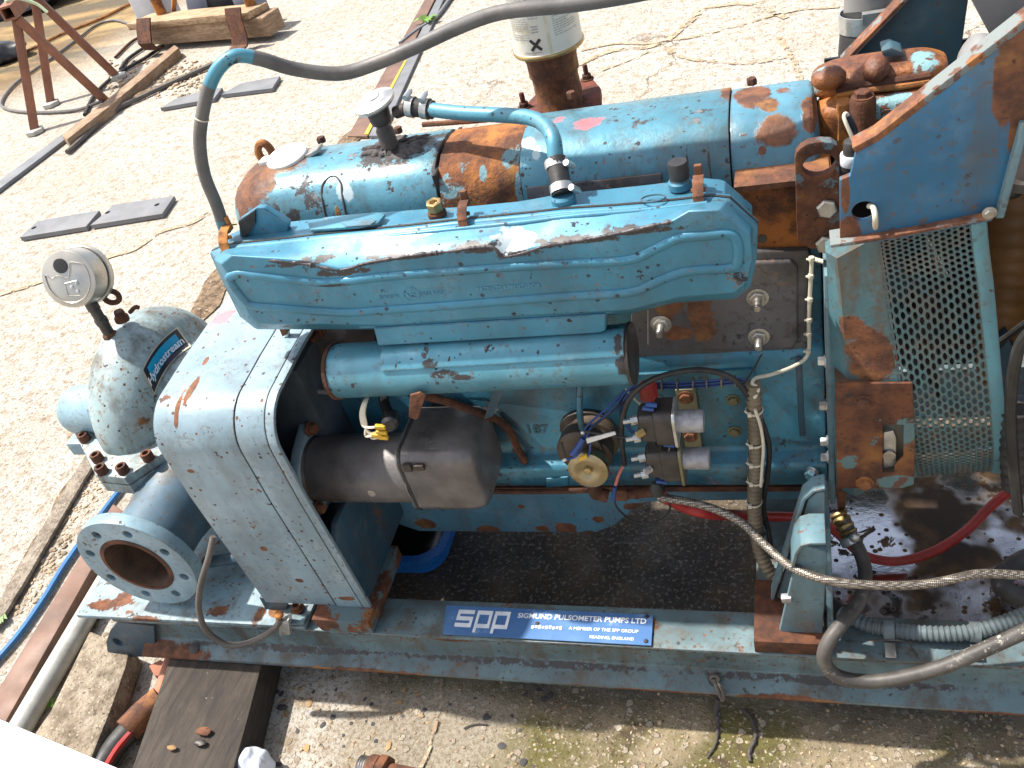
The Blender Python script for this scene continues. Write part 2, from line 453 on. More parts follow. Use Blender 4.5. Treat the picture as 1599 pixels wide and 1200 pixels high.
M['endcover'] = paint('end_cover_blue', (.085, .235, .32), rust=.25, chip=.5, grime=.3, rough=.34, peel=.5,
      rblobs=[(U(1212, 205, Y=.28), (.024, .03, .018)), (U(1268, 180, Y=.30), (.012, .05, .014)), (U(1175, 150, Y=.36), (.02, .04, .012)), (U(1200, 165, Y=.33), (.014, .02, .006)), (U(1225, 150, Y=.36), (.016, .02, .008)), (U(1160, 220, Y=.27), (.008, .02, .004)), (U(1190, 240, Y=.265), (.005, .02, .005))])
M['head_rust'] = rusty('head_rust', tint=(.75, .62, .5), flake=.8, orange=.35, paintc=(.07, .17, .21), pamt=.16)
M['pump'] = paint('pump_paint', (.265, .35, .36), rust=.38, chip=.5, grime=.85, rough=.5, peel=.8, bright=(.40, .45, .45), warp=.7, speck=1.0, mott=(.19, .115, .06),
      rblobs=blobpx([(185, 560, (.02, .02, .012)), (160, 625, (.012, .04, .02)), (182, 640, (.01, .03, .03)), (250, 520, (.02, .03, .008))], Y=.12))
M['flange'] = paint('flange_paint', (.205, .315, .375), rust=.24, chip=.4, grime=.3, rough=.4, peel=.45)
M['guard'] = paint('guard_paint', (.24, .34, .395), rust=.2, chip=.5, grime=.36, rough=.4, peel=.25, bright=(.44, .49, .50), speck=1.0,
      rblobs=[(U(285, 640, Y=.06), (.005, .04, .02)), (U(300, 610, Z=.665), (.006, .03, .02)), (U(300, 733, Y=.023), (.006, .02, .004)), (U(465, 912, Y=.02), (.007, .02, .006)), (U(410, 860, Y=.02), (.006, .02, .006)), (U(322, 565, Z=.67), (.004, .01, .01)), (U(540, 940, Y=.02), (.014, .02, .006))],
      pblobs=[(U(350, 500, Z=.67), (.018, .02, .02))])
M['neck'] = paint('inlet_neck_shaded', (.085, .15, .205), rust=.4, chip=.4, grime=.75, rough=.45)  # pump paint darkened: casing shade put into the neck's colour
M['baseplate'] = paint('base_plate_paint', (.175, .27, .31), rust=.3, chip=.5, grime=.7, rough=.5, bright=(.30, .36, .38), speck=.9,
      rblobs=blobpx([(160, 945, (.03, .012, .02)), (192, 938, (.022, .02, .02)), (225, 968, (.03, .008, .02)), (405, 962, (.012, .018, .02)), (430, 952, (.012, .016, .02)), (340, 955, (.02, .012, .02))], Z=.211), warp=.8, wsc=40)
M['guard_dark'] = paint('guard_shaded_blue', (.030, .078, .115), rust=.15, chip=.4, grime=.4, rough=.5)  # guard paint darkened for shade inside the guard and under the pump casing
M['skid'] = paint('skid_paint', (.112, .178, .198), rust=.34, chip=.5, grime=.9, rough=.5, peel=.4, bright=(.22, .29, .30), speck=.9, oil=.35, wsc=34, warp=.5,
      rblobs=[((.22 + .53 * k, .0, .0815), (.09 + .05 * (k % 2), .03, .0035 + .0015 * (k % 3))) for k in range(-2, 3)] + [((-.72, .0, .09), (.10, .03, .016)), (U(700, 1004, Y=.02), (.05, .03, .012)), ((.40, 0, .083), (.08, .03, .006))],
      dblobs=[((.1 + .5 * k, .02, .188), (.30, .04, .010)) for k in range(-2, 4)] + [((.0 + .47 * k, .026, .1005), (.20, .014, .0045)) for k in range(-2, 4)] + [(U(1118, 1055, Y=.0), (.025, .03, .018))])  # lower bands are grime; those under the top flange paint its shade
M['bracket'] = paint('bracket_paint', (.125, .225, .265), rust=.4, chip=.4, grime=.5, rough=.48, peel=.4, oil=.15)
M['bigplate'] = paint('support_plate_blue', (.026, .145, .275), rust=.14, chip=.35, grime=.5, rough=.36, peel=.2, speck=.7,
      rblobs=[(U(1592, 90, Y=.108), (.018, .03, .05)), (U(1575, 140, Y=.108), (.012, .03, .04)), (U(1588, 190, Y=.108), (.007, .03, .03)), (U(1325, 360, Y=.108), (.012, .03, .02)), (U(1320, 300, Y=.108), (.004, .03, .03))],
      wblobs=())
M['plate_edge'] = rusty('plate_edge', tint=(1.25, 1.25, 1.3), paintc=(.165, .185, .18), pamt=.60, flake=.3)
M['rearplate'] = paint('rear_plate_blue', (.05, .13, .17), rust=.25, chip=.35, grime=.5, rough=.5)
M['rim'] = paint('fan_rim_paint', (.085, .22, .26), rust=.35, chip=.5, grime=.6, rough=.5)
M['fan_guard'] = paint('fan_guard_paint', (.072, .165, .172), rust=.5, chip=.35, grime=.55, rough=.5, peel=.5)
M['fan_side'] = paint('fan_side_paint', (.065, .160, .185), rust=.5, chip=.5, grime=1.0, rough=.5, peel=.5,
      rblobs=blobpx([(1360, 560, (.03, .03, .045)), (1330, 520, (.02, .03, .02))], Y=.12))
M['fan_plate'] = rusty('fan_slot_plate', tint=(.78, .72, .70), flake=.5, paintc=(.10, .17, .17), pamt=.22, pb=blobpx([(1400, 745, (.025, .03, .012))], Y=.12))
M['sump'] = paint('sump_blue', (.075, .19, .26), rust=.1, chip=.4, grime=.45, rough=.45,
      rblobs=blobpx([(665, 815, (.022, .03, .014)), (765, 825, (.022, .03, .012)), (848, 822, (.012, .03, .009)), (885, 822, (.02, .03, .016)), (920, 830, (.012, .03, .008)), (935, 808, (.01, .03, .008)), (1000, 788, (.03, .03, .010)), (815, 788, (.006, .03, .005))], Y=.24), warp=.4, wsc=40)
M['sidecover'] = paint('side_cover_grey', (.105, .10, .108), rust=.28, chip=.5, grime=.7, rough=.36, peel=.3, bright=(.20, .195, .20), speck=.6, oil=.8, mott=(.03, .025, .02), warp=.7, rblobs=blobpx([(1040, 470, (.02, .02, .03)), (1095, 490, (.016, .02, .05)), (1060, 520, (.02, .02, .012)), (1060, 562, (.10, .02, .004))], Y=.216))
M['rust'] = rusty('rust')
M['rust_brown'] = rusty('rust_brown', tint=(.62, .55, .52))
M['rust_orange'] = rusty('rust_orange', orange=.85, flake=.7)
M['thermo'] = rusty('thermostat_rust', rough=.5, orange=.45, flake=.8, tint=(1.0, .88, .8), paintc=(.20, .36, .38), pamt=.03,
      pb=[(U(1402, 172, Y=.31), (.036, .03, .016)), (U(1440, 100, Y=.36), (.016, .03, .010)), (U(1340, 172, Y=.32), (.01, .02, .008))])
M['eye'] = rusty('lifting_eye', tint=(.75, .66, .6), flake=.4, paintc=(.085, .13, .145), pamt=.42)
M['rust_red'] = rusty('rust_red', tint=(.95, .6, .6), flake=.35)
M['steel'] = plain('steel', (.42, .40, .37), .38, .85, .2, 50, .2, .35)
M['zinc'] = plain('zinc_plated', (.55, .55, .53), .35, .75, .15, 60, .15, .25)
M['stainless'] = plain('stainless_case', (.50, .465, .41), .34, .8, .05, 30, .04, .06)
M['brass'] = plain('brass_zinc', (.42, .30, .13), .4, .8, .2, 40, .2, .4)
M['bowl'] = plain('bowl_metal', (.33, .27, .165), .33, .9, .15, 40, .1, .25)
M['black'] = plain('black_rubber', (.022, .021, .021), .55, 0, .3, 40, .25, .3, (.10, .085, .07))
M['black_gloss'] = plain('black_plastic', (.016, .016, .017), .28, 0, .2, 40, .1, .15)
M['starter'] = plain('starter_black', (.125, .112, .108), .36, .1, .25, 22, .3, .5, (.045, .038, .033), wear=(.36, .34, .33))
M['hose_grey'] = plain('grey_hose', (.105, .098, .094), .6, 0, .2, 24, .25, .4, (.24, .20, .16))
M['cable_grey'] = plain('grey_cable', (.095, .082, .072), .6, 0, .2, 24, .25, .4)
M['cream'] = plain('cream_wire', (.62, .56, .44), .5, 0, .1, 40, .1, .3)
M['white'] = plain('white_plastic', (.68, .67, .64), .5, 0, .08, 40, .1, .2)
M['bluewire'] = plain('blue_wire', (.018, .060, .22), .38, 0, .15, 40, .05, .15)
M['pink'] = plain('pink_wire', (.62, .19, .16), .4, 0, .1, 40, .05, .2)
M['red'] = plain('red_cable', (.36, .025, .02), .4, 0, .18, 30, .12, .25)
M['yellow'] = plain('yellow_plastic', (.62, .37, .03), .45, 0, .12, 40, .05, .2)
M['olive'] = plain('olive_zinc', (.18, .165, .10), .45, .5, .2, 40, .15, .35)
M['solenoid'] = plain('solenoid_can', (.36, .355, .37), .5, .5, .2, 90, .35, .25)
M['darkmetal'] = plain('dark_metal', (.07, .06, .055), .5, .5, .3, 30, .3, .4)
M['fuelpump'] = plain('fuel_pump_body', (.085, .060, .042), .5, .4, .35, 26, .35, .5)
M['conduit'] = plain('conduit', (.175, .135, .085), .45, 0, .25, 28, .2, .45)
M['conduit_blue'] = plain('conduit_painted', (.105, .135, .145), .5, 0, .25, 28, .2, .45)
M['housing'] = plain('alloy_housing', (.085, .105, .125), .5, .5, .2, 22, .3, .4)
M['gunk'] = plain('old_sealant', (.060, .050, .048), .75, 0, .3, 40, .6, .2)
M['radiator'] = plain('radiator_grey', (.21, .205, .20), .55, 0, .15, 9, .1, .35, (.12, .09, .07))
M['black_inside'] = plain('bore_rust', (.09, .052, .032), .85, 0, .4, 26, .6, .4)
def duct_mat():
    t = NT('brown_duct')
    c = t.mix(t.mr(t.noise(14, 5), .35, .65), (.20, .095, .028), (.30, .15, .05))
    c = t.mix(t.math('MULTIPLY', t.mr(t.noise(5, 4), .5, .7), .4), c, (.10, .05, .02))
    return t.fin(c, .5, t.bump(t.noise(60, 4), .25, .002))
M['duct'] = duct_mat()
def wood(name, base, dark, rough=.85, axis=(1, 12, 12), stain=.5):
    t = NT(name)
    g = t.noise(5, 8, .7, 1.2, vec=t.scale(axis))
    c = t.mix(t.mr(g, .35, .65), dark, base)
    c = t.mix(t.math('MULTIPLY', t.mr(t.noise(4.5, 6, .65), .45, .65), stain), c, sc3(dark, .6))
    c = t.mix(t.mr(t.noise(30, 5, .7), .66, .70, 0, .7), c, (.34, .31, .27))
    return t.fin(c, rough, t.bump(t.math('ADD', g, t.math('MULTIPLY', t.noise(45, 5), .5)), .6, .005))
M['sleeper'] = wood('sleeper_timber', (.066, .049, .036), (.026, .020, .016), axis=(10, 1.2, 10))
M['baulk'] = wood('pale_timber', (.50, .36, .22), (.25, .15, .08), axis=(1.5, 10, 10), stain=.25)
M['edging'] = wood('edging_timber', (.34, .235, .15), (.20, .12, .07), axis=(2, 2, 10), stain=.3)
def tin_mat():
    t = NT('tin_wrap')
    c = t.mix(t.mr(t.noise(9, 5), .4, .65), (.66, .63, .54), (.72, .70, .64))
    c = t.mix(t.math('MULTIPLY', t.mr(t.noise(20, 7, .7), .55, .68), .6), c, (.42, .30, .14))
    return t.fin(c, .42, t.bump(t.noise(50, 3), .1, .001), 0.15)
M['tin'] = tin_mat()
M['ink'] = plain('black_ink', (.03, .025, .03), .5, 0, .1, 40, .0, 0)
M['print_grey'] = plain('printed_grey', (.30, .30, .30), .5, 0, .1, 40, .0, 0)
M['white_ink'] = plain('white_ink', (.74, .76, .78), .5, 0, .05, 90, .0, .3, (.25, .33, .45))
M['label_black'] = plain('label_black', (.018, .018, .028), .4, 0, .1, 40, .05, .1)
M['label_cyan'] = plain('label_cyan', (.0, .30, .52), .38, 0, .06, 40, .05, .1, (.02, .2, .34))
M['label_cream'] = plain('label_cream', (.62, .55, .40), .5, 0, .1, 40, .05, .3)
def nameplate_mat():
    t = NT('nameplate_blue')
    c = t.mix(t.mr(t.noise(7, 5, .6), .35, .7), (.055, .14, .32), (.115, .235, .42))
    c = t.mix(t.mr(t.noise(55, 5, .7), .66, .70), c, (.04, .05, .07))
    c = t.mix(t.math('MULTIPLY', t.mr(t.noise(22, 6, .7), .56, .68), .5), c, (.28, .40, .55))
    return t.fin(c, .42, t.bump(t.noise(40, 4), .08, .001))
M['nameplate'] = nameplate_mat()
def braid_mat():
    t = NT('braided_steel')
    w = t.vor(420, 'F1', rnd=.15)
    c = t.mix(t.mr(w, .2, .55), (.50, .44, .37), (.10, .085, .07))
    c = t.mix(t.math('MULTIPLY', t.mr(t.noise(16, 4), .5, .7), .4), c, (.12, .10, .08))
    return t.fin(c, .42, t.bump(w, .6, .001), .55)
M['braid'] = braid_mat()
def wornhose_mat():
    t = NT('worn_hose')
    c = t.mix(t.mr(t.noise(22, 5), .35, .65), (.045, .040, .036), (.085, .076, .068))
    c = t.mix(t.math('MULTIPLY', t.mr(t.noise(75, 6, .75), .55, .62), t.mr(t.noise(5, 3), .40, .58)), c, (.46, .42, .36))
    return t.fin(c, .55, t.bump(t.noise(90, 5), .35, .002))
M['wornhose'] = wornhose_mat()
M['scrape'] = plain('scraped_metal', (.050, .043, .048), .5, .3, .5, 70, .4, .3, (.20, .17, .16), wear=(.24, .21, .21))
def crack_mat():
    t = NT('crack_dirt')
    c = t.mix(t.mr(t.noise(60, 5), .4, .6), (.28, .20, .125), (.42, .33, .23))
    t.fin(c, .95); t.put(t.b.inputs['Alpha'], t.mr(t.math('ADD', t.noise(22, 7, .78), t.math('MULTIPLY', t.noise(4, 2), .35)), .60, .68)); return t.m
M['crack'] = crack_mat()
M['lettering_blue'] = plain('lettering_blue', (.085, .26, .38), .35, 0, .1, 30, .1, .1)
def ground_mat():
    t = NT('yard_concrete')
    n = t.noise(2.3, 7, .62); f = t.noise(26, 8, .68); ff = t.noise(120, 5, .7)
    c = t.mix(t.mr(n, .3, .7), (.40, .365, .31), (.475, .45, .405))
    c = t.mix(t.mr(f, .46, .66, 0, .75), c, (.25, .185, .115))
    c = t.mix(t.mr(ff, .50, .62, 0, .8), c, (.17, .125, .085))
    c = t.mix(t.mr(t.noise(46, 6, .75), .60, .66, 0, .6), c, (.20, .15, .10))
    # exposed aggregate: individual pebbles in the worn face
    wv0 = t.vmath('ADD', t.pos, t.vmath('MULTIPLY', t.noise(90, 2, col=True), (.010, .010, .010)))
    vc = t.vor(62, 'F1', vec=wv0, out=1); vd = t.vor(62, 'F1', vec=wv0)
    sp = t.nd('ShaderNodeSeparateColor'); t.put(sp.inputs[0], vc)
    peb = t.math('MULTIPLY', t.mr(sp.outputs[0], .62, .66), t.mr(vd, .42, .34))
    pc = t.mix(sp.outputs[1], (.20, .13, .075), (.50, .44, .36))
    pc = t.mix(t.mr(sp.outputs[2], .86, .90), pc, (.34, .19, .075))
    c = t.mix(t.math('MULTIPLY', peb, .75), c, pc)
    vd2 = t.vor(170, 'F1', vec=wv0); vc2 = t.vor(170, 'F1', vec=wv0, out=1)
    sp2 = t.nd('ShaderNodeSeparateColor'); t.put(sp2.inputs[0], vc2)
    peb2 = t.math('MULTIPLY', t.mr(sp2.outputs[0], .5, .55), t.mr(vd2, .45, .35))
    c = t.mix(t.math('MULTIPLY', peb2, .6), c, t.mix(sp2.outputs[1], (.12, .085, .06), (.52, .47, .40)))
    # hairline cracks
    wv = t.vmath('ADD', t.pos, t.vmath('MULTIPLY', t.vmath('SUBTRACT', t.noise(3, 6, .65, col=True), (.5, .5, .5)), (.5, .5, .5)))
    cr = t.vor(.75, 'DISTANCE_TO_EDGE', vec=wv)
    crz = t.box((-.9, 1.6), (3, 6), .2, .2, 2)
    crm = t.math('MULTIPLY', t.math('MULTIPLY', t.mr(cr, .006, .002, 0, .7), t.mr(t.noise(1.3, 3), .42, .55)), crz)
    crw = t.math('MULTIPLY', t.math('MULTIPLY', t.mr(cr, .035, .0, 0, .4), t.mr(t.noise(1.3, 3), .40, .56)), crz)
    c = t.mix(t.math('MULTIPLY', crw, t.mr(f, .4, .6)), c, (.33, .22, .13))
    c = t.mix(crm, c, (.13, .085, .055))
    # near strip: moss and damp earth beside the skid
    near = t.box((-.33, -2), (3, .06), .04, .05, 7)
    c = t.mix(t.math('MULTIPLY', near, .9), c, t.mix(t.mr(t.noise(6.5, 7, .65), .38, .66), (.095, .068, .034), (.275, .215, .130)))
    c = t.mix(t.math('MULTIPLY', near, t.mr(t.noise(4.5, 6, .62), .47, .64)), c, (.115, .100, .030))
    c = t.mix(t.math('MULTIPLY', near, t.mr(t.noise(9, 7, .68), .58, .68)), c, (.075, .055, .032))
    c = t.mix(t.math('MULTIPLY', near, t.math('MULTIPLY', peb, .75)), c, pc)
    c = t.mix(t.math('MULTIPLY', near, t.math('MULTIPLY', t.mr(ff, .55, .64), .75)), c, (.48, .43, .34))
    c = t.mix(t.math('MULTIPLY', near, t.math('MULTIPLY', t.mr(t.noise(150, 4, .7), .57, .63), .8)), c, (.055, .040, .026))
    # the paler worn patch
    pl = t.blobs([((-.20, -.06, 0), (.17, .10, .2)), ((.10, -.24, 0), (.3, .08, .2)), ((.62, -.13, 0), (.26, .08, .2))], .5, 7, .3)
    c = t.mix(t.math('MULTIPLY', pl, .6), c, t.mix(t.mr(ff, .45, .6), (.40, .355, .285), (.20, .155, .105)))
    # oily dirt under the machine
    oil = t.box((-.42, .055), (2.2, .78), .04, .10, 5)
    oc = t.mix(t.mr(t.noise(5, 6, .65), .42, .62), (.034, .029, .026), (.100, .068, .036))
    oc = t.mix(t.mr(t.noise(3.2, 5, .6), .52, .64, 0, .7), oc, (.095, .062, .026))
    oc = t.mix(t.mr(ff, .53, .62), oc, (.22, .19, .165))
    c = t.mix(t.math('MULTIPLY', oil, .96), c, oc)
    # ochre silt in the far left corner of the yard
    far = t.blobs([((-5.9, 4.9, 0), (2.15, 1.75, 2)), ((-7.5, 7.2, 0), (3.9, 2.8, 2))], .10, .8, .22)
    fc = t.mix(t.mr(t.noise(2.2, 7, .65, vec=t.scale((.5, 1.6, 1))), .40, .66), (.13, .072, .018), (.36, .235, .085))
    fc = t.mix(t.mr(t.noise(1.1, 6, .6, vec=t.scale((.5, 1.8, 1))), .50, .60), fc, (.07, .048, .02))  # dark streaks put the corner's shadows into the ochre colour
    c = t.mix(t.math('MULTIPLY', far, .88), c, fc)
    h = t.math('ADD', t.math('MULTIPLY', f, .8), t.math('ADD', t.math('MULTIPLY', ff, .5), t.math('MULTIPLY', peb, .35)))
    h = t.math('SUBTRACT', h, t.math('MULTIPLY', crm, .8))
    ro = t.math('SUBTRACT', .93, t.math('MULTIPLY', oil, t.mr(t.noise(9, 4), .45, .6, .1, .5)))
    return t.fin(c, ro, t.bump(h, 1.0, .010), spec=.35)
M['ground'] = ground_mat()
def soil_mat():
    t = NT('gutter_soil')
    f = t.noise(40, 8, .7)
    c = t.mix(t.mr(f, .35, .65), (.085, .055, .035), (.27, .19, .12))
    c = t.mix(t.mr(t.noise(90, 4, .7), .6, .66), c, (.5, .44, .36))
    return t.fin(c, .95, t.bump(f, 1.0, .012), spec=.2)
M['soil'] = soil_mat()
def mortar_mat(name, a, b, sc=30):
    t = NT(name)
    f = t.noise(sc, 8, .7); p = t.vor(95); 
    c = t.mix(t.mr(f, .35, .65), a, b)
    c = t.mix(t.mr(p, .22, .14, 0, .6), c, (.50, .43, .33))
    c = t.mix(t.mr(t.noise(130, 4, .7), .58, .64, 0, .8), c, (.05, .038, .028))
    return t.fin(c, .92, t.bump(t.math('ADD', f, t.noise(120, 4)), .8, .006), spec=.3)
M['mortar'] = mortar_mat('mortar', (.15, .12, .092), (.30, .255, .20))
M['kerb'] = mortar_mat('kerb_concrete', (.15, .115, .080), (.33, .275, .205))
M['pebble'] = plain('pebble', (.34, .25, .16), .8, 0, .5, 8, .4, .3)
M['pebble_ochre'] = plain('pebble_ochre', (.30, .19, .085), .75, 0, .3, 12, .4, .2)
M['tar'] = plain('tar_fragment', (.045, .042, .045), .8, 0, .3, 20, .5, .2)
M['leafdry'] = plain('dry_leaf', (.30, .17, .07), .7, 0, .3, 14, .3, .2)
M['leaf'] = plain('green_leaf', (.13, .26, .035), .5, 0, .25, 14, .2, .1)
M['brick'] = plain('brick_shard', (.34, .14, .085), .9, 0, .25, 14, .6, .3)
M['slate'] = plain('grey_plate', (.15, .155, .165), .7, 0, .16, 9, .4, .3, (.24, .2, .16))
M['galv'] = plain('galvanised_pipe', (.42, .42, .39), .5, .25, .16, 16, .15, .35, (.16, .13, .10))
M['brownsteel'] = plain('brown_steel', (.155, .085, .058), .6, .1, .25, 12, .3, .4, (.08, .05, .035))
M['trestle'] = plain('trestle_steel', (.24, .098, .055), .6, .1, .2, 10, .25, .3, (.12, .05, .03))
M['bluerope'] = plain('blue_line', (.03, .16, .38), .5, 0, .15, 30, .1, .2)
M['bluetray'] = plain('blue_tray', (.012, .15, .52), .32, 0, .08, 30, .05, .1)
M['oldoil'] = plain('old_oil', (.006, .005, .005), .05, 0, .2, 10, .05, 0)
M['whiteboard'] = plain('white_board', (.80, .80, .79), .5, 0, .04, 12, .05, .1)
M['cloth'] = plain('pale_cloth', (.62, .66, .72), .8, 0, .1, 18, .3, .25, (.3, .34, .42))
M['crate'] = plain('pale_grey_plastic', (.42, .42, .45), .5, 0, .08, 12, .05, .15)
M['bluegrey'] = plain('blue_grey_panel', (.17, .19, .25), .5, 0, .12, 9, .1, .3)
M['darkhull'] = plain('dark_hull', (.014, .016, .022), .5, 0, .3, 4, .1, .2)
M['paleribbon'] = plain('pale_ribbon', (.55, .66, .42), .6, 0, .1, 20, .1, .1)
def puddle_mat():
    t = NT('oily_puddle')
    a = t.noise(17, 8, .68, .6); b = t.mr(t.noise(4.2, 4, .55), .44, .56)
    hole = t.mr(a, .40, .43)
    dots = t.mr(t.vor(48), .20, .26)
    c = t.mix(t.mr(t.noise(8, 6, .65), .4, .65), (.026, .014, .007), (.115, .060, .018))
    wet = t.math('MULTIPLY', t.math('MULTIPLY', hole, dots), t.mr(b, .0, 1., .0, 1.))
    ro = t.fmix(wet, .55, .04)
    t.put(t.b.inputs['IOR'], t.fmix(wet, 1.4, 7.5))
    h = t.math('ADD', t.noise(60, 6, .7), 0)
    t.b.inputs['Specular IOR Level'].default_value = .5
    return t.fin(c, ro, t.bump(h, .16, .004))
M['puddle'] = puddle_mat()

# ------------------------------------------------------------------ the setting: ground, gutter, kerb, drain
bm = BM()
S = 26
gx = [-60, -20, -10] + [-6 + i * .5 for i in range(21)] + [8, 20, 60]
gy = [-30, -8, -3] + [-1 + i * .5 for i in range(22)] + [14, 30, 70]
gv = [[bm.verts.new((x, y, 0)) for x in gx] for y in gy]
for j in range(len(gy) - 1):
    for i in range(len(gx) - 1): face(bm, [gv[j][i], gv[j][i + 1], gv[j + 1][i + 1], gv[j + 1][i]])
struct('ground', bm, M['ground'])

def ragged(bm, pts, w, z=.004, step=.03, seed=0, h=.0):
    """low ridge of loose dirt with an uneven edge along a line on the ground"""
    P = resample(smoothpath([V(p[0], p[1], 0) for p in pts], 4), step)
    L = []
    for i, p in enumerate(P):
        t = _n(P[min(i + 1, len(P) - 1)] - P[max(i - 1, 0)]); nn = V(-t.y, t.x, 0)
        a = 1 + .7 * mnoise.noise(p * 9 + V(seed, 0, 0)); b = 1 + .7 * mnoise.noise(p * 9 + V(0, seed + 5, 3))
        L.append([p + nn * w * a + V(0, 0, z), p + nn * w * .3 * a + V(0, 0, z + h * (1 + mnoise.noise(p * 30))), p - nn * w * .4 * b + V(0, 0, z + h * (1 + mnoise.noise(p * 22))), p - nn * w * b + V(0, 0, z)])
    loft(bm, L, caps=False, closed=False)
def g2(px, py): p = U(px, py, Z=0); return (p.x, p.y)
bm = BM()
ragged(bm, [g2(5, 960), g2(60, 860), g2(110, 775), g2(150, 715)], .030, .004, seed=1, h=.004)
ragged(bm, [g2(140, 735), g2(330, 460), g2(420, 340), g2(540, 225), g2(600, 150), g2(640, 90)], .045, .0045, .04, seed=2, h=.004)
ragged(bm, [g2(120, 215), g2(200, 160), g2(300, 118), g2(340, 100)], .06, .005, .04, seed=3, h=.012)
o = obj('gutter_soil', bm, M['soil']); tag(o, 'loose brown soil and grit lying in the joints between the concrete slabs', 'soil', kind='stuff')
bm = BM()
prism(bm, [V(*g2(-20, 985), .006), V(*g2(20, 918), .006), V(*g2(88, 800), .006), V(*g2(138, 716), .006), V(*g2(152, 728), .006), V(*g2(110, 800), .006), V(*g2(45, 915), .006), V(*g2(0, 990), .006)], (0, 0, .010))
wobble(bm, .003, 20); struct('gutter_edge', bm, M['mortar'], bevel=.003)
# long cracks in the slabs, cut as shallow open joints filled with dirt
bm = BM()
for k, L in enumerate([[(0, 460 + 0), (0, 461)],]): pass
def crack(pts, w, seed):
    ragged(bm, [(lambda q: (q[0] + random.uniform(-w, w), q[1] + random.uniform(-w, w)))(g2(*p)) for p in pts], w * 1.5, .0042, .015, seed)
crack([(-10, 462 + 2), (40, 448), (80, 435), (175, 402), (215, 390), (255, 362), (300, 350), (330, 330)], .008, 11)
crack([(690, 1064), (688, 1100), (678, 1140), (668, 1175), (655, 1210)], .0022, 12)
crack([(900, 105), (960, 80), (1030, 70), (1080, 30), (1110, 12), (1170, 8), (1230, 30)], .010, 13)
crack([(1030, 70), (1060, 90), (1110, 98), (1180, 100), (1230, 90)], .007, 14)
crack([(905, 80), (960, 70), (1030, 68), (1130, 48), (1230, 20), (1310, 12)], .007, 15)
crack([(1215, 60), (1235, 90), (1245, 130), (1235, 200)], .008, 16)
crack([(940, 112), (985, 95), (1030, 72)], .006, 17)
o = obj('crack_dirt', bm, M['crack']); tag(o, 'thin lines of dirt filling the cracks across the concrete yard', 'soil', kind='stuff')
# slot drain of two steel strips crossing the yard
def groundbar(bm, pts, z0, z1):
    prism(bm, [V(*g2(*p), z0) for p in pts], (0, 0, z1 - z0))
root = empty('drain_channel', (*g2(600, 150), 0)); tag(root, 'narrow drain of two worn steel strips with a yellow line crossing the pale concrete', 'drain')
bm = BM(); groundbar(bm, [(545, 218), (575, 218), (686, -10), (672, -10)], .004, .014); obj('strip', bm, M['brownsteel'], root)
bm = BM(); groundbar(bm, [(578, 218), (598, 218), (700, -10), (690, -10)], .004, .016); obj('strip', bm, M['slate'], root)
bm = BM(); groundbar(bm, [(571, 216), (577, 216), (637, 100), (634, 100)], .012, .0185); obj('line', bm, M['yellow'], root, label='faded yellow painted line')
# kerb stone beside the skid's end
bm = BM()
prism(bm, [U(140, 985, Z=.055), U(203, 1010, Z=.055), U(196, 1040, Z=.055), U(172, 1105, Z=.055), U(140, 1190, Z=.055), U(115, 1240, Z=.055), U(-5, 1230, Z=.055), U(80, 1110, Z=.055)], (0, 0, -.06))
wobble(bm, .004, 14, 3); o = obj('kerb_stone', bm, M['kerb'], bevel=.006); tag(o, 'rough concrete kerb stone beside the grey pipe under the left end of the skid', 'kerb')
# raised edging board, sleeper
bm = BM(); prism(bm, [U(96, 211, Z=.055), U(165, 157, Z=.055), U(272, 70, Z=.055), U(279, 75, Z=.055), U(172, 165, Z=.055), U(104, 218, Z=.055)], (0, 0, -.055))
o = obj('edging_board', bm, M['edging'], bevel=.006); tag(o, 'long weathered timber edging board along the raised ground under the rusty trestle', 'board')
bm = BM(); prism(bm, [U(-20, 296, Z=.02), U(98, 209, Z=.02), U(105, 215, Z=.02), U(-15, 306, Z=.02)], (0, 0, -.018)); wobble(bm, .004, 3)
tag(obj('steel_strip', bm, M['slate'], bevel=.002), 'narrow grey steel strip in the ground below the end of the timber edging board', 'strip')
bm = BM()
a = [U(262, 1035, Z=.076), U(425, 1040, Z=.076), U(356, 1205, Z=.076), U(205, 1205, Z=.076)]
dirv = _n(a[0] - a[3]); a[0] += dirv * .75; a[1] += dirv * .75; a[2] -= dirv * .25; a[3] -= dirv * .25
prism(bm, a, (0, 0, -.074)); bmesh.ops.subdivide_edges(bm, edges=bm.edges[:], cuts=6, use_grid_fill=True); wobble(bm, .003, 9, 5)
o = obj('timber_sleeper', bm, M['sleeper'], bevel=.003, smooth=40); tag(o, 'dark weathered timber sleeper lying under the left end of the steel skid', 'sleeper')

# ------------------------------------------------------------------ far yard: trestle, baulk, crates, plates, cables
tr = empty('trestle', (*g2(120, 165), 0)); tag(tr, 'rusty brown square tube trestle with four splayed legs at the top left', 'trestle')
gA = U(110, 183, Z=0); gB = U(132, 143, Z=0)
def atop(g, px, py):      # point straight above g met by the sight line
    d = ray(px, py); t = ((g.x - CAM.x) * d.x + (g.y - CAM.y) * d.y) / (d.x ** 2 + d.y ** 2)
    return V(g.x, g.y, (CAM + d * t).z)
tA = atop(gA, 18, 28); tB = atop(gB, 40, -14)
tB.z = tA.z
dirn = _n(tB - tA)
for f, tp, kx in (((55, 208), tA, -1), ((165, 158), tA, 1), ((80, 165), tB, -1), ((185, 122), tB, 1)):
    bm = BM(); fp = U(f[0], f[1], Z=.0)
    tube(bm, [tp + (fp - tp) * .03 + dirn * (.02 if kx > 0 else .04), fp], .028, 4, 1, sq=dirn); obj('leg', bm, M['trestle'], tr, bevel=.004)
bm = BM(); 
ex = dirn.cross(V(0, 0, 1)).normalized()
p0 = tA - dirn * .05; p1 = tB + dirn * .5
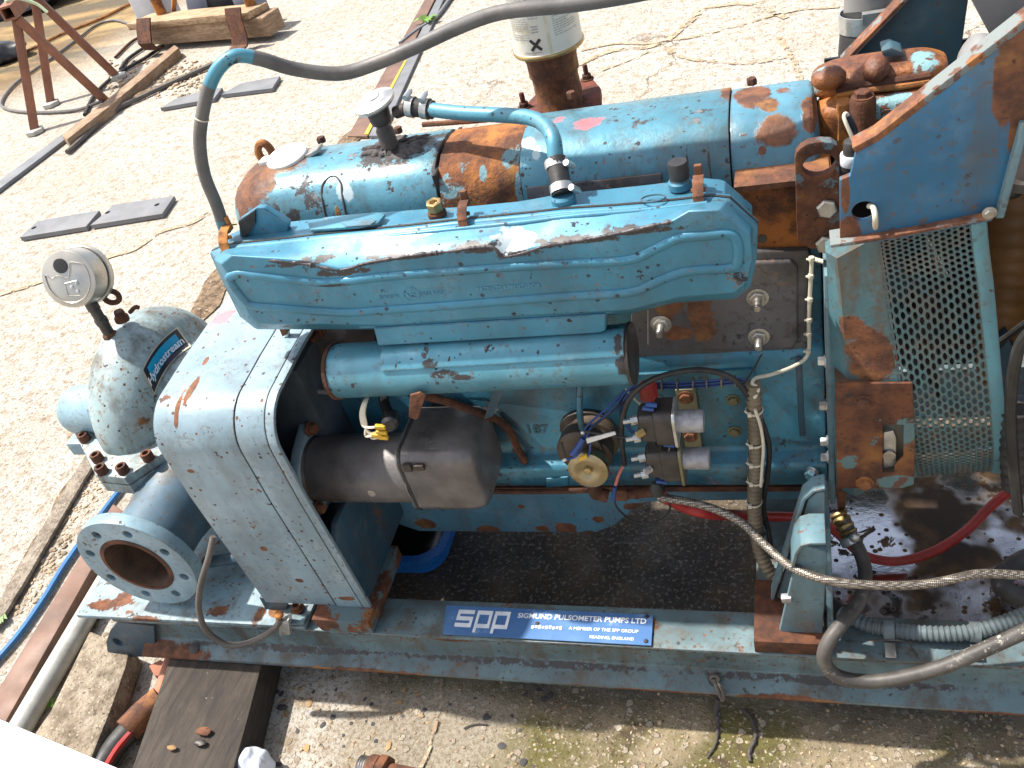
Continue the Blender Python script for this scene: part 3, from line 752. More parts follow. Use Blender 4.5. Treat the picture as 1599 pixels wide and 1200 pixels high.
sqo = [p0 + ex * a * .034 + V(0, 0, b * .034 + .03) for a, b in ((-1, -1), (1, -1), (1, 1), (-1, 1))]
sqi = [p0 + ex * a * .024 + V(0, 0, b * .024 + .03) for a, b in ((-1, -1), (1, -1), (1, 1), (-1, 1))]
plate(bm, sqo, [sqi], p1 - p0); obj('top_rail', bm, M['trestle'], tr)
bm = BM(); tube(bm, [tA + V(0, 0, .075), tA + dirn * .06 + V(.05, 0, .07), tA + dirn * .10 + V(.13, 0, .02), tA + dirn * .1 + V(.17, 0, -.03)], .008, 6)
tag(obj('ribbon', bm, M['paleribbon']), 'pale green ribbon tied over the end of the rusty trestle', 'ribbon')
for f in ((80, 165), (185, 122), (55, 208)):
    bm = BM(); c = U(f[0] + 2, f[1] + 1, Z=0); prism(bm, circ(c + V(0, 0, .004), .05, (1, 0, 0), (0, 1, 0), 6), (0, 0, .02))
    obj('foot_pad', bm, M['galv'], tr)

bk = empty('timber_baulk', (*g2(330, 75), 0)); tag(bk, 'pale timber baulk with rusty iron straps lying across the ground at the top left', 'timber')
A = U(228, 80, Z=.0); Bp = U(425, 66, Z=.0); dx = _n(Bp - A); dy = V(-dx.y, dx.x, 0); L = (Bp - A).length
hB = .12
bm = BM(); prism(bm, [A + V(0, 0, .03), Bp + V(0, 0, .03), Bp + dy * .15 + V(0, 0, .03), A + dy * .15 + V(0, 0, .03)], (0, 0, .11)); wobble(bm, .006, 6); obj('lower_beam', bm, M['edging'], bk, bevel=.01)
bm = BM(); prism(bm, [A - dx * .02 - dy * .03 + V(0, 0, .142), Bp - dx * .08 - dy * .02 + V(0, 0, .142), Bp - dx * .05 + dy * .13 + V(0, 0, .142), A + dx * .05 + dy * .13 + V(0, 0, .142)], (0, 0, .04)); wobble(bm, .005, 6, 2); obj('top_plank', bm, M['baulk'], bk, bevel=.008)
for k, s in enumerate((.12, .82)):
    bm = BM(); c = A + dx * L * s
    strip(bm, [c - dy * .05 + V(0, 0, .22), c - dy * .075 + V(0, 0, .17), c - dy * .085 + V(0, 0, .08), c - dy * .11 + V(0, 0, .03), c - dy * .17 + V(0, 0, .012)] if k else
          [c - dy * .05 + V(0, 0, .21), c - dy * .085 + V(0, 0, .16), c - dy * .12 + V(0, 0, .09), c - dy * .10 + V(0, 0, .05), c - dy * .06 + V(0, 0, .04)], dx * .12, .01)
    obj('iron_strap', bm, M['rust_brown'], bk)
for s in (.16, .86):
    bm = BM(); c = A + dx * L * s + dy * .10
    cyl(bm, c + V(0, 0, .18), c + V(0, 0, .28), .032, 12); obj('iron_post', bm, M['rust_orange'], bk)
bm = BM(); c = U(262, 52, Z=0); obox(bm, c + V(0, 0, .16), dx * .13, dy * .08, V(0, 0, .16)); 
tag(obj('plastic_crate', bm, M['crate'], bevel=.02), 'pale grey plastic crate behind the timber baulk at the top edge', 'crate')
bm = BM(); c = U(335, 50, Z=0); obox(bm, c + V(0, 0, .20), dx * .09, dy * .04, V(.07, 0, .22))
tag(obj('metal_panel', bm, M['bluegrey'], bevel=.01), 'blue grey metal panel leaning behind the middle of the timber baulk', 'panel')
bm = BM(); c = U(408, 46, Z=0); obox(bm, c + V(0, 0, .17), dx * .07, dy * .07, V(0, 0, .17)); 
tag(obj('storage_box', bm, M['bluegrey'], bevel=.02), 'dark grey storage box beside the right end of the timber baulk', 'box')
bm = BM(); c = U(372, 44, Z=0); obox(bm, c + V(0, 0, .17), dx * .15, dy * .07, V(0, 0, .17)); wobble(bm, .03, 4)
tag(obj('dark_sacking', bm, M['darkhull'], bevel=.02), 'dark sacking heaped in shade behind the timber baulk', 'sacking')
bm = BM(); tube(bm, [A + dx * .26 + dy * .12 + V(0, 0, .185), A + dx * .36 + dy * .2 + V(0, 0, .42), A + dx * .42 + dy * .25 + V(0, 0, .6)], .018, 4, 1)
tag(obj('rusty_bar', bm, M['rust_orange']), 'rusty bar leaning up from the timber baulk in front of the blue grey panel', 'bar')
bm = BM(); tube(bm, [A + dx * .15 + dy * .1 + V(0, 0, .28), A + dx * .08 + dy * .14 + V(0, 0, .40), A - dx * .04 + dy * .2 + V(0, 0, .6)], .015, 8, 4)
tag(obj('dark_rod', bm, M['black']), 'dark rod standing in the left iron post of the timber baulk', 'rod')
# dark hull shape in the far corner
bm = BM(); c = U(20, 8, Z=0); _b = U(18, 20, Z=0); blob(bm, V(_b.x, _b.y, .14), .85, .30, .22, 4, .2); wobble(bm, .09, 2.2); wobble(bm, .03, 7)
tag(obj('boat_cover', bm, M['darkhull']), 'dark covered shape in shade at the top left corner of the yard', 'cover')
bm = BM(); _b = U(-2, 98, Z=0); blob(bm, V(_b.x, _b.y, .05), .26, .15, .09, 4, .2); wobble(bm, .06, 4, 4); wobble(bm, .02, 14, 4)
tag(obj('dark_bundle', bm, M['darkhull']), 'dark bundle on the ground at the left edge behind the trestle', 'bundle')
# cables over the ground
def gcable(pts, r, mat, label, z=None, cat='cable', name='ground_cable', group=None):
    bm = BM(); tube(bm, [U(p[0], p[1], Z=(r + .003 if z is None else z)) for p in pts], r, 7, 5)
    return tag(obj(name, bm, mat), label, cat, group)
gcable([(-20, 93), (30, 85), (100, 52), (160, 28), (230, -8)], .011, M['rust_orange'], 'orange cable running across the ochre ground behind the trestle')
gcable([(160, 158), (120, 172), (60, 176), (15, 172), (2, 160), (25, 130), (75, 95), (120, 62), (150, 40), (180, 32), (215, 42), (232, 38)], .009, M['hose_grey'], 'thin dark cable looping round the foot of the trestle and back to the crate')
gcable([(132, 180), (148, 148), (180, 118), (225, 92), (255, 72)], .010, M['black'], 'black cable running from the edging board towards the timber baulk')
gcable([(180, 90), (205, 66), (235, 50)], .009, M['rust_brown'], 'short brown cable on the ochre ground beside the timber baulk')
gcable([(188, 108), (200, 92), (232, 70)], .010, M['black'], 'short black cable ending at the left iron strap of the baulk')
gcable([(105, 238), (175, 176), (225, 150), (290, 120), (340, 98)], .013, M['cable_grey'], 'brown grey cable along the gutter between edging board and concrete')
gcable([(625, 68), (650, 48), (680, 28), (705, -5)], .011, M['slate'], 'grey cable lying over the steel drain strips at the top')
gcable([(-15, 1042), (30, 990), (70, 933), (100, 884), (140, 828), (185, 768), (215, 730)], .0075, M['bluerope'], 'bright blue hose line running past the pump flange at the left', name='blue_hose', cat='hose')
# two pairs of grey plates
def slab(pts, label, holes=()):
    bm = BM(); P = [U(p[0], p[1], Z=.022) for p in pts]
    H = [circ(U(h[0], h[1], Z=.022), .012, (1, 0, 0), (0, 1, 0), 8) for h in holes]
    plate(bm, P, H, (0, 0, -.018)); tag(obj('ground_plate', bm, M['slate'], bevel=0), label, 'plate', 'grey plates lying on the concrete')
slab([(31, 371), (58, 346), (100, 338), (155, 329), (134, 354)], 'grey plate with cut corner, leftmost of the nearer pair', [(53, 356)])
slab([(141, 352), (160, 336), (178, 320), (272, 306), (253, 334)], 'grey plate with two holes, right one of the nearer pair', [(168, 332), (245, 320)])
slab([(250, 169), (275, 154), (310, 144), (347, 137), (334, 154)], 'grey plate behind the grey hose, left one of the farther pair')
slab([(345, 148), (375, 131), (410, 124), (437, 119), (425, 138)], 'grey plate beyond the grey hose, right one of the farther pair')

# left foreground: steel channel, pipe, board, hoses
bm = BM(); 
P = [U(-25, 1110, Z=.032), U(8, 1128, Z=.032), U(133, 906, Z=.032), U(110, 892, Z=.032)]
prism(bm, [P[0], P[1], P[1] + (P[2] - P[1]) * 1.6, P[0] + (P[3] - P[0]) * 1.6], (0, 0, -.030)); 
tag(obj('steel_channel', bm, M['brownsteel'], bevel=.006), 'brown steel channel lying beside the grey pipe at the lower left', 'steel section')
a = U(37, 1128, Z=.026); b = U(144, 946, Z=.026); d = b - a
bm = BM(); n0 = a - d * .12; n1 = a + d * 2.1
lathe(bm, [(.0225, 0), (.0225, (n1 - n0).length)], n0, d, 20); tag(obj('grey_pipe', bm, M['galv']), 'pale grey pipe running under the left end of the skid', 'pipe')
bm = BM(); P = [U(-60, 1098, Z=.10), U(205, 1208, Z=.10), U(190, 1300, Z=.10), U(-90, 1280, Z=.10)]
prism(bm, P, (0, 0, -.03)); tag(obj('white_board', bm, M['whiteboard'], bevel=.003), 'white painted board in the bottom left corner', 'board')
hs = empty('striped_hose', (*g2(200, 1150), 0)); tag(hs, 'black hose with a red stripe and a rusty sleeve beside the timber sleeper', 'hose')
bm = BM(); q = [U(150, 1215, Z=.026), U(175, 1172, Z=.026), U(204, 1138, Z=.026)]; tube(bm, q, .021, 16, 4); obj('hose', bm, M['black'], hs)
bm = BM(); off = V(.0195, -.004, .012); tube(bm, [p + off for p in q], .006, 8, 4); obj('stripe', bm, M['red'], hs)
bm = BM(); q = [U(198, 1142, Z=.03), U(225, 1114, Z=.03), U(252, 1092, Z=.03)]; tube(bm, q, .026, 18, 3); obj('sleeve', bm, M['rust'], hs)
bm = BM(); tube(bm, [U(248, 1096, Z=.03), U(258, 1075, Z=.03), U(264, 1052, Z=.03), U(272, 1030, Z=.03)], .018, 14, 4); obj('pipe', bm, M['brick'], hs)
bm = BM(); prism(bm, UL([(232, 1040), (250, 1030), (264, 1036), (250, 1055), (240, 1055)], Z=.035), (0, 0, -.03)); wobble(bm, .003, 30)
tag(obj('brick_shard', bm, M['brick'], bevel=.002), 'red brick shard beside the rusty pipe under the skid end', 'brick')
ft = empty('pipe_fitting', (*g2(600, 1195), 0)); tag(ft, 'rusty threaded pipe fitting on the concrete at the bottom edge', 'pipe fitting')
a = U(562, 1196, Z=.022); ax = _n(U(640, 1212, Z=.022) - a)
bm = BM(); lathe(bm, [(.0165 + (.0015 if k % 2 else 0), .0022 * k) for k in range(9)], a, ax, 18); obj('thread', bm, M['steel'], ft)
bm = BM(); lathe(bm, [(.019, .0178), (.022, .022), (.022, .036), (.019, .039)], a, ax, 18); obj('collar', bm, M['rust'], ft)
bm = BM(); lathe(bm, [(.026, .039), (.026, .054)], a, ax, 6); obj('hex_nut', bm, M['rust'], ft, bevel=.0015)
bm = BM(); lathe(bm, [(.014, .054), (.014, .11)], a, ax, 14); obj('pipe_end', bm, M['rust'], ft)
bm = BM(); c = U(396, 1201, Z=.03); blob(bm, c, .030, .040, .034, 4, .22, 6, 2); wobble(bm, .006, 34, 2); wobble(bm, .003, 90, 5)
tag(obj('pale_rag', bm, M['cloth']), 'rounded pale white rag end poking in at the bottom edge beside the sleeper', 'rag')
# twigs / leaves, weeds, pebbles
def weed(px, py, n, s, label):
    bm = BM(); b = U(px, py, Z=.004)
    for k in range(n):
        a = random.uniform(0, 6.28); d = V(math.cos(a), math.sin(a), 0); h = s * random.uniform(.6, 1.2); w = V(-d.y, d.x, 0) * s * .22
        p0 = b; p1 = b + d * h * .5 + V(0, 0, h * .5); p2 = b + d * h + V(0, 0, h * .35)
        q = [bm.verts.new(x) for x in (p0 - w * .2, p1 - w, p2, p1 + w, p0 + w * .2)]; face(bm, q)
    tag(obj('weed', bm, M['leaf'], smooth=0), label, 'weed', 'small weeds in the joints')
weed(668, 38, 12, .07, 'small green weed beside the steel drain strips')
weed(78, 1105, 5, .022, 'small green weed between the grey pipe and the kerb stone')
weed(4, 965, 5, .03, 'small green weed at the left edge beside the blue hose')
def scatter(n, region, mat, name, label, smin, smax, flat=.5, seed=1):
    random.seed(seed); bm = BM()
    for k in range(n):
        px, py = region()
        p = U(px, py, Z=0); s = random.uniform(smin, smax) * (1 if random.random() < .8 else 1.5)
        g = bmesh.ops.create_icosphere(bm, subdivisions=1, radius=1.0); a = random.uniform(0, 6.28)
        sx, sy, sz = s * random.uniform(.7, 1.3), s * random.uniform(.6, 1.), s * flat
        for v in g['verts']:
            q = v.co * (1 + .35 * mnoise.noise(v.co * 1.7 + V(k, k * .3, 0)))
            v.co = p + V(q.x * sx * math.cos(a) - q.y * sy * math.sin(a), q.x * sx * math.sin(a) + q.y * sy * math.cos(a), q.z * sz + sz * .45)
    o = obj(name, bm, mat, smooth=50); tag(o, label, 'stones', kind='stuff')
near = lambda: (random.uniform(430, 1600), 1065 + random.random() * 150)
scatter(420, near, M['pebble'], 'pebbles', 'small brown pebbles and grit strewn over the near concrete', .0012, .0032)
scatter(16, lambda: (random.uniform(420, 720), random.uniform(1070, 1200)), M['pebble_ochre'], 'ochre_pebbles', 'ochre pebbles set in the near concrete', .0025, .0065, .25, 5)
scatter(40, lambda: (random.uniform(430, 860), random.uniform(1070, 1200)), M['tar'], 'tar_fragments', 'flat dark tar fragments on the near concrete', .002, .0075, .16, 9)
scatter(260, lambda: (lambda t: (20 + 130 * t + random.uniform(-6, 26), 945 - 215 * t + random.uniform(-10, 20)))(random.random()), M['pebble'], 'gutter_grit', 'pale grit and stones lying in the left gutter', .002, .006, .5, 4)
scatter(160, lambda: (random.uniform(140, 205) - (_t := random.random()) * 60, 1000 + _t * 180), M['pebble'], 'kerb_grit', 'grit lying on the kerb stone and around it', .0015, .004, .4, 8)
scatter(420, lambda: (random.uniform(170, 330), 215 - random.uniform(60, 120)), M['pebble'], 'far_rubble', 'pale rubble in the trench in front of the timber baulk', .004, .014, .5, 6)
for k, (px, py, r, mt, lab) in enumerate([(318, 1142, .016, 'rust', 'rusty flake lying on the timber sleeper'), (312, 1160, .013, 'darkmetal', 'black flake lying on the timber sleeper'), (268, 1168, .010, 'leafdry', 'dry brown leaf curled on the left edge of the sleeper'), (440, 1105, .012, 'tar', 'dark flat tar fragment beside the sleeper on the near concrete')]):
    bm = BM(); c = U(px, py, Z=.082 if k < 3 else .003); blob(bm, c, r, r * .5, r * .25, 2, .3, 8, k); tag(obj('flake', bm, M[mt]), lab, 'flake')
# oily puddle and drip tray below the engine
bm = BM()
P = [U(1220, 745, Z=.006), U(1300, 722, Z=.006), U(1400, 712, Z=.006), U(1500, 705, Z=.006), U(1640, 700, Z=.006), U(1660, 960, Z=.006), U(1500, 985, Z=.006), U(1300, 985, Z=.006), U(1190, 930, Z=.006), U(1192, 860, Z=.006), U(1196, 800, Z=.006), U(1200, 765, Z=.006)]
P = smoothpath(P + [P[0]], 5)[:-1]; vs = [bm.verts.new(p) for p in P]; face(bm, vs)
tag(obj('oil_puddle', bm, M['puddle'], smooth=0), 'glossy black and brown oily puddle on the ground under the right end of the engine', 'puddle', kind='stuff')
ty = empty('drip_tray', (-.42, .42, 0)); tag(ty, 'bright blue plastic drip tray of black oil under the engine sump', 'tray')
def rrect(x0, y0, x1, y1, r, z, n=5):
    out = []
    for cx, cy, a in ((x1 - r, y0 + r, -90), (x1 - r, y1 - r, 0), (x0 + r, y1 - r, 90), (x0 + r, y0 + r, 180)):
        for k in range(n + 1):
            t = math.radians(a + 90 * k / n); out.append(V(cx + r * math.cos(t), cy + r * math.sin(t), z))
    return out
tc = U(672, 874, Z=.07)
bm = BM(); x1, y0 = tc.x + .015, tc.y
rot = Matrix.Rotation(math.radians(3), 4, 'Z')
rings = [rrect(x1 - .42, y0 + .015, x1 - .015, y0 + .34, .05, .006), rrect(x1 - .43, y0 + .004, x1 - .004, y0 + .35, .05, .06), rrect(x1 - .44, y0 - .010, x1 + .010, y0 + .36, .055, .066), rrect(x1 - .44, y0 - .010, x1 + .010, y0 + .36, .055, .072),
         rrect(x1 - .425, y0 + .008, x1 - .008, y0 + .345, .05, .070), rrect(x1 - .415, y0 + .02, x1 - .02, y0 + .335, .05, .012)]
loft(bm, rings); obj('basin', bm, M['bluetray'], ty)
bm = BM(); vs = [bm.verts.new(p) for p in rrect(x1 - .418, y0 + .014, x1 - .014, y0 + .338, .05, .045)]; face(bm, vs); obj('oil', bm, M['oldoil'], ty)

# ------------------------------------------------------------------ the pump set: one machine, bolted together
PS = empty('pump_set', (0, .34, 0))
tag(PS, 'weathered blue diesel engine and water pump bolted on a long steel skid', 'pump set')
_BC = {}
def bolt(parent, pos, axis, r=.008, h=.007, mat='rust', washer=True, stud=0.0, name='bolt', socket=False):
    key = (r, h, mat, washer, stud, socket)
    if key not in _BC:
        bm = BM()
        if washer: lathe(bm, [(r * 1.35, -.001), (r * 1.35, h * .18), (r * 1.25, h * .22)], (0, 0, 0), (0, 0, 1), 16)
        if socket: lathe(bm, [(r, 0), (r, h * .9), (r * .92, h), (r * .55, h), (r * .5, h * .45)], (0, 0, 0), (0, 0, 1), 14)
        else: lathe(bm, [(r, h * .15), (r, h * .85), (r * .86, h)], (0, 0, 0), (0, 0, 1), 6)
        if stud: lathe(bm, [(r * .5, h), (r * .5, h + stud * .9), (r * .38, h + stud)], (0, 0, 0), (0, 0, 1), 10)
        me = bpy.data.meshes.new(name); bmesh.ops.recalc_face_normals(bm, faces=bm.faces); bm.to_mesh(me); bm.free()
        for p in me.polygons: p.use_smooth = True
        me.set_sharp_from_angle(angle=math.radians(35)); me.materials.append(M[mat]); _BC[key] = me
    o = bpy.data.objects.new(name, _BC[key]); COL.objects.link(o); o.parent = parent
    pos = Vector(pos); WORLD[o.name] = pos; o.location = pos - WORLD[parent.name]
    q = Vector(axis).to_track_quat('Z', 'Y'); o.rotation_euler = q.to_euler()
    return o
def pp(name, bm, mat, parent=PS, **k): return obj(name, bm, M[mat], parent, **k)
FY = V(0, -1, 0)

# --- skid
def ibeam(x0, x1, yc, w, z0, z1, lip=.010):
    y0, y1 = yc - w / 2, yc + w / 2; t = .005
    prof = [(y0, z0), (y1, z0), (y1, z0 + lip * .7), (yc + t + .006, z0 + lip * 1.9), (yc + t, z0 + lip * 2.6), (yc + t, z1 - lip * 2.2), (yc + t + .006, z1 - lip * 1.6), (y1, z1 - lip * .7), (y1, z1),
            (y0, z1), (y0, z1 - lip * .7), (yc - t - .006, z1 - lip * 1.6), (yc - t, z1 - lip * 2.2), (yc - t, z0 + lip * 2.6), (yc - t - .006, z0 + lip * 1.9), (y0, z0 + lip * .7)]
    bm = BM(); prism(bm, [V(x0, a, b) for a, b in prof], (x1 - x0, 0, 0)); return bm
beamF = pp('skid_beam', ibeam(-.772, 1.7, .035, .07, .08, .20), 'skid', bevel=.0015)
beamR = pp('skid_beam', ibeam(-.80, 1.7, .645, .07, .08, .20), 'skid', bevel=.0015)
bm = BM()
lug = [U(240, 978, Y=.02), U(243, 1026, Y=.02), U(180, 1026, Y=.02), U(168, 1018, Y=.02), U(166, 1003, Y=.02), U(172, 985, Y=.02), U(184, 972, Y=.02)]
plate(bm, lug, [circ(U(184, 1003, Y=.02), .0105, (1, 0, 0), (0, 0, 1), 14, .013)], (0, .012, 0)); pp('lifting_lug', bm, 'guard_dark', beamF)
bm = BM(); prism(bm, [V(-.845, -.002, .203), V(U(478, 985, Y=-.002).x, -.002, .203), V(U(478, 985, Y=-.002).x, .68, .203), V(-.845, .68, .203)], (0, 0, .008)); pp('base_plate', bm, 'baseplate', bevel=.0015)
bm = BM(); box(bm, (.365, .072, .170), (.47, .608, .196)); pp('cross_member', bm, 'skid', bevel=.002)
for px, py, r in ((300, 1012, .010), (1115, 1062, .010), (882, 1061, .006), (832, 1060, .004)):
    bm = BM(); p = U(px, py, Y=.012); lathe(bm, [(r, -.004), (r * .2, -.003)], V(p.x, .012, p.z), (0, -.5, .85), 12, caps=True); pp('hole', bm, 'black', beamF)
# dirt at the web's foot; painted shade as a line under the top flange
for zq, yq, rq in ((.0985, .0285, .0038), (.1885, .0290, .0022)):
    bm = BM(); tube(bm, [V(-.78 + .02 * k, yq + .002 * mnoise.noise(V(k * .9, zq * 90, 0)), zq + .002 * mnoise.noise(V(k * .7, 4, 1))) for k in range(122)], rq, 6, 2, rf=lambda i, t: rq * (.55 + .7 * abs(mnoise.noise(V(i * .17, zq * 50, 2))))); pp('grime_shade_line', bm, 'gunk', beamF)
# nameplate lying on the beam
npz = .2035
bm = BM(); NP = UL([(697, 946), (1020, 961), (1017, 1009), (692, 991)], Z=npz); prism(bm, NP, (0, 0, .0012))
nplate = pp('nameplate', bm, 'nameplate', label='blue enamelled nameplate with white lettering')
NO = NP[3] + V(0, 0, .0016); NE = _n(NP[2] - NP[3]); NU = _n(NP[0] - NP[3] - NE * (NP[0] - NP[3]).dot(NE)); NL = (NP[2] - NP[3]).length; NH = (NP[0] - NP[3]).length
def npf(x0, y0): return lambda x, y, z: NO + NE * (x0 * NL + x) + NU * (y0 * NH + y) + V(0, 0, z)
def bar(bm, x0, y0, x1, y1): prism(bm, [NO + NE * (a * NL) + NU * (b * NH) for a, b in ((x0, y0), (x1, y0), (x1, y1), (x0, y1))], (0, 0, .0005))
bm = BM(); w = .014; hh = .13
def sq_s(x, wd):
    y0, y1 = .26, .84; ym = (y0 + y1) / 2
    bar(bm, x, y0, x + wd, y0 + hh); bar(bm, x, ym - hh / 2, x + wd, ym + hh / 2); bar(bm, x, y1 - hh, x + wd, y1)
    bar(bm, x, ym + hh / 2, x + w, y1 - hh); bar(bm, x + wd - w, y0 + hh, x + wd, ym - hh / 2)
def sq_p(x, wd):
    y0, y1 = .10, .84; yb = .26
    bar(bm, x, y0, x + w, y1 - hh); bar(bm, x, y1 - hh, x + wd, y1); bar(bm, x + wd - w, yb + hh, x + wd, y1 - hh); bar(bm, x + w, yb, x + wd, yb + hh)
sq_s(.045, .085); sq_p(.145, .078); sq_p(.235, .078)
add_text(bm, 'SIGMUND PULSOMETER PUMPS LTD', npf(.35, .665), width=.615 * NL, size=.0115, bold=.00028)
pp('lettering', bm, 'white_ink', nplate, smooth=0)
bm = BM()
add_text(bm, 'A MEMBER OF THE SPP GROUP', npf(.61, .36), width=.325 * NL, size=.007, bold=.0001)
add_text(bm, 'READING, ENGLAND', npf(.715, .12), width=.205 * NL, size=.007, bold=.0001)

for _k in range(9): bar(bm, .43 + _k * .017, .33 + .02 * (_k % 2), .442 + _k * .017, .42 + .015 * (_k % 3))
pp('small_print', bm, 'white_ink', nplate, smooth=0)
for a, b in ((.455, .50), (.975, .12), (.965, .9)):
    bm = BM(); lathe(bm, [(.0038, 0), (.003, .0015), (.001, .0018)], NO + NE * a * NL + NU * b * NH - V(0, 0, .0003), (0, 0, 1), 10); pp('rivet', bm, 'black', nplate)

# --- coupling guard: bent sheet over the shaft
def gprof(x, d=0.0, bot=.232):
    y0, zt, R = .022 - d, .664 + d, .062 + d
    c = V(x, .022 + .062, .602); f = [V(x, y0 + .010, bot), V(x, y0, .50)]
    f += [V(x, c.y - R * math.cos(math.radians(a)), c.z + R * math.sin(math.radians(a))) for a in range(0, 91, 9)]
    f += [V(x, .15, zt + .005), V(x, .24, zt + .008)]
    g = [V(p.x, .68 - p.y, p.z) for p in f[::-1]]
    return f + g
gd = empty('coupling_guard', (-.34, .34, .2)); gd.parent = PS; gd.location = V(-.34, .34, .2) - WORLD['pump_set']
bm = BM(); strip(bm, gprof(-.445), (.135, 0, 0), -.003); obj('guard_sheet', bm, M['guard'], gd, bevel=.0008)
bm = BM(); strip(bm, gprof(-.306, .002), (.047, 0, 0), -.003); obj('guard_band', bm, M['guard'], gd, bevel=.0008)
bm = BM(); strip(bm, gprof(-.2575, -.001), (.014, 0, 0), -.006); obj('guard_edge', bm, M['guard'], gd, bevel=.001)
bm = BM(); strip(bm, gprof(-.3085, -.003), (.004, 0, 0), -.003); obj('joint_gap', bm, M['black'], gd)
pr = [p for p in gprof(-.372, -.006, .232)]
bm = BM(); prism(bm, pr, (.010, 0, 0)); obj('end_plate', bm, M['guard_dark'], gd)
bm = BM(); _fx = U(497, 985, Z=.2115, ).x
prism(bm, [V(_fx, -.001, .2015), V(-.240, -.001, .2015), V(-.240, -.001, .231), V(_fx - .008, -.001, .232)], (0, .16, 0)); obj('guard_foot', bm, M['eye'], gd, bevel=.0015)
bm = BM(); prism(bm, [V(-.262, .027, .232), V(-.262, .30, .232), V(-.262, .30, .405), V(-.262, .06, .405), V(-.262, .027, .38)], (.010, 0, 0)); 
obj('guard_gusset', bm, M['guard_dark'], gd, bevel=.002)
# clamp, bolts and gusset at the guard's left foot
bm = BM(); prism(bm, UL([(405, 934), (452, 936), (440, 968), (428, 975)], Y=.03), (0, .012, 0)); pp('foot_gusset', bm, 'guard_dark')
bm = BM(); prism(bm, UL([(444, 962), (482, 961), (475, 976), (448, 977)], Z=.214), (0, 0, .004)); fp = pp('foot_plate', bm, 'bracket', bevel=.001)
bolt(fp, U(465, 951, Y=.03), (0, 0, 1), .009, .010, 'rust_brown', socket=True)
ec = empty('earth_clamp', U(441, 985, Y=-.004)); ec.parent = PS; ec.location = WORLD[ec.name] - WORLD['pump_set']
bm = BM(); prism(bm, UL([(434, 973), (450, 969), (453, 992), (436, 995)], Y=-.008), (0, .016, 0)); obj('clamp_body', bm, M['zinc'], ec, bevel=.002)
bm = BM(); lathe(bm, [(.0065, 0), (.008, .004), (.0065, .009), (.003, .011)], U(437, 962, Y=-.002), (.2, -.3, 1), 14); obj('clamp_screw', bm, M['rust_orange'], ec)

# --- pump casing
pc = empty('pump_casing', (-.66, .34, .2)); pc.parent = PS; pc.location = WORLD[pc.name] - WORLD['pump_set']
AX = V(0, .365, .422)
prof = [(.176 * a, -.74 + .068 * b) for a, b in ((.35, -1), (.6, -.95), (.72, -.89), (.8, -.82), (.87, -.72), (.92, -.6), (.955, -.45), (.98, -.3), (1, 0), (.985, .3), (.96, .47), (.93, .6), (.86, .85), (.76, 1.0), (.68, 1.06), (.62, 1.12), (.58, 1.3))] + [(.095, -.60), (.092, -.50), (.092, -.40)]
bm = BM(); lathe(bm, prof, AX, (1, 0, 0), 40, ang=(0, math.pi), ref=(0, -1, 0)) if False else None
def casing_pt(px, py, lift=.0012):
    """meet the sight line with the revolved casing"""
    d = _n(ray(px, py)); best = None
    t = 1.1
    while t < 2.4:
        p = CAM + d * t
        r = math.hypot(p.y - AX.y, p.z - AX.z)
        if prof[0][1] <= p.x <= prof[-1][1]:
            for i in range(len(prof) - 1):
                if prof[i][1] <= p.x <= prof[i + 1][1]:
                    f = (p.x - prof[i][1]) / (prof[i + 1][1] - prof[i][1]); rr = prof[i][0] + f * (prof[i + 1][0] - prof[i][0]); break
            if r <= rr: best = p; break
        t += .0015
    if best is None: best = CAM + d * 1.9
    return best - d * lift * 1.5
u = V(0, -1, 0); vz = V(0, 0, 1)
rings = [[AX + V(x, 0, 0) + u * (r * math.cos(math.pi * k / 36)) + vz * (r * math.sin(math.pi * k / 36)) for k in range(37)] for r, x in prof]
loft(bm, rings, caps=False, closed=False)
obj('upper_casing', bm, M['pump'], pc, smooth=50)
fz = .432
fl = [(p.x, p.y) for p in UL([(114, 672), (149, 742), (194, 747), (262, 703), (300, 690)], Z=fz)]
fl = fl + [(-.46, .26), (-.46, .47), (fl[3][0], .73 - fl[3][1]), (fl[2][0], .73 - fl[2][1]), (fl[1][0], .73 - fl[1][1]), (fl[0][0], .73 - fl[0][1])]
bm = BM(); prism(bm, [V(x, y, fz - .018) for x, y in fl], (0, 0, .018)); obj('upper_flange', bm, M['pump'], pc, bevel=.002)
bm = BM(); prism(bm, [V(x, y, fz - .042) for x, y in fl], (0, 0, .0225)); obj('lower_flange', bm, M['pump'], pc, bevel=.002)
for px, py in ((130, 682), (150, 713), (157, 732), (190, 731), (229, 711)):
    bolt(pc, U(px, py, Z=fz + .010) - V(0, 0, .010), (0, 0, 1), .0105, .016, 'rust_brown', washer=False, socket=True)
bolt(pc, U(134, 655, Z=fz + .010) - V(0, 0, .010), (0, 0, 1), .0105, .016, 'rust_brown', washer=False, socket=True)
bm = BM(); _bc = U(113, 640, Y=.285); bx_ = _bc.x; lathe(bm, [(r, x) for r, x in [(.02, bx_), (.042, bx_ + .003), (.047, bx_ + .014), (.047, -.77)]], V(0, .285, _bc.z), (1, 0, 0), 28); obj('bearing_cap', bm, M['flange'], pc)
bm = BM(); _q = U(120, 698, Z=.405); box(bm, (_q.x - .012, _q.y - .008, .39), (_q.x + .03, _q.y + .02, .42)); obj('drain_lug', bm, M['flange'], pc, bevel=.003)
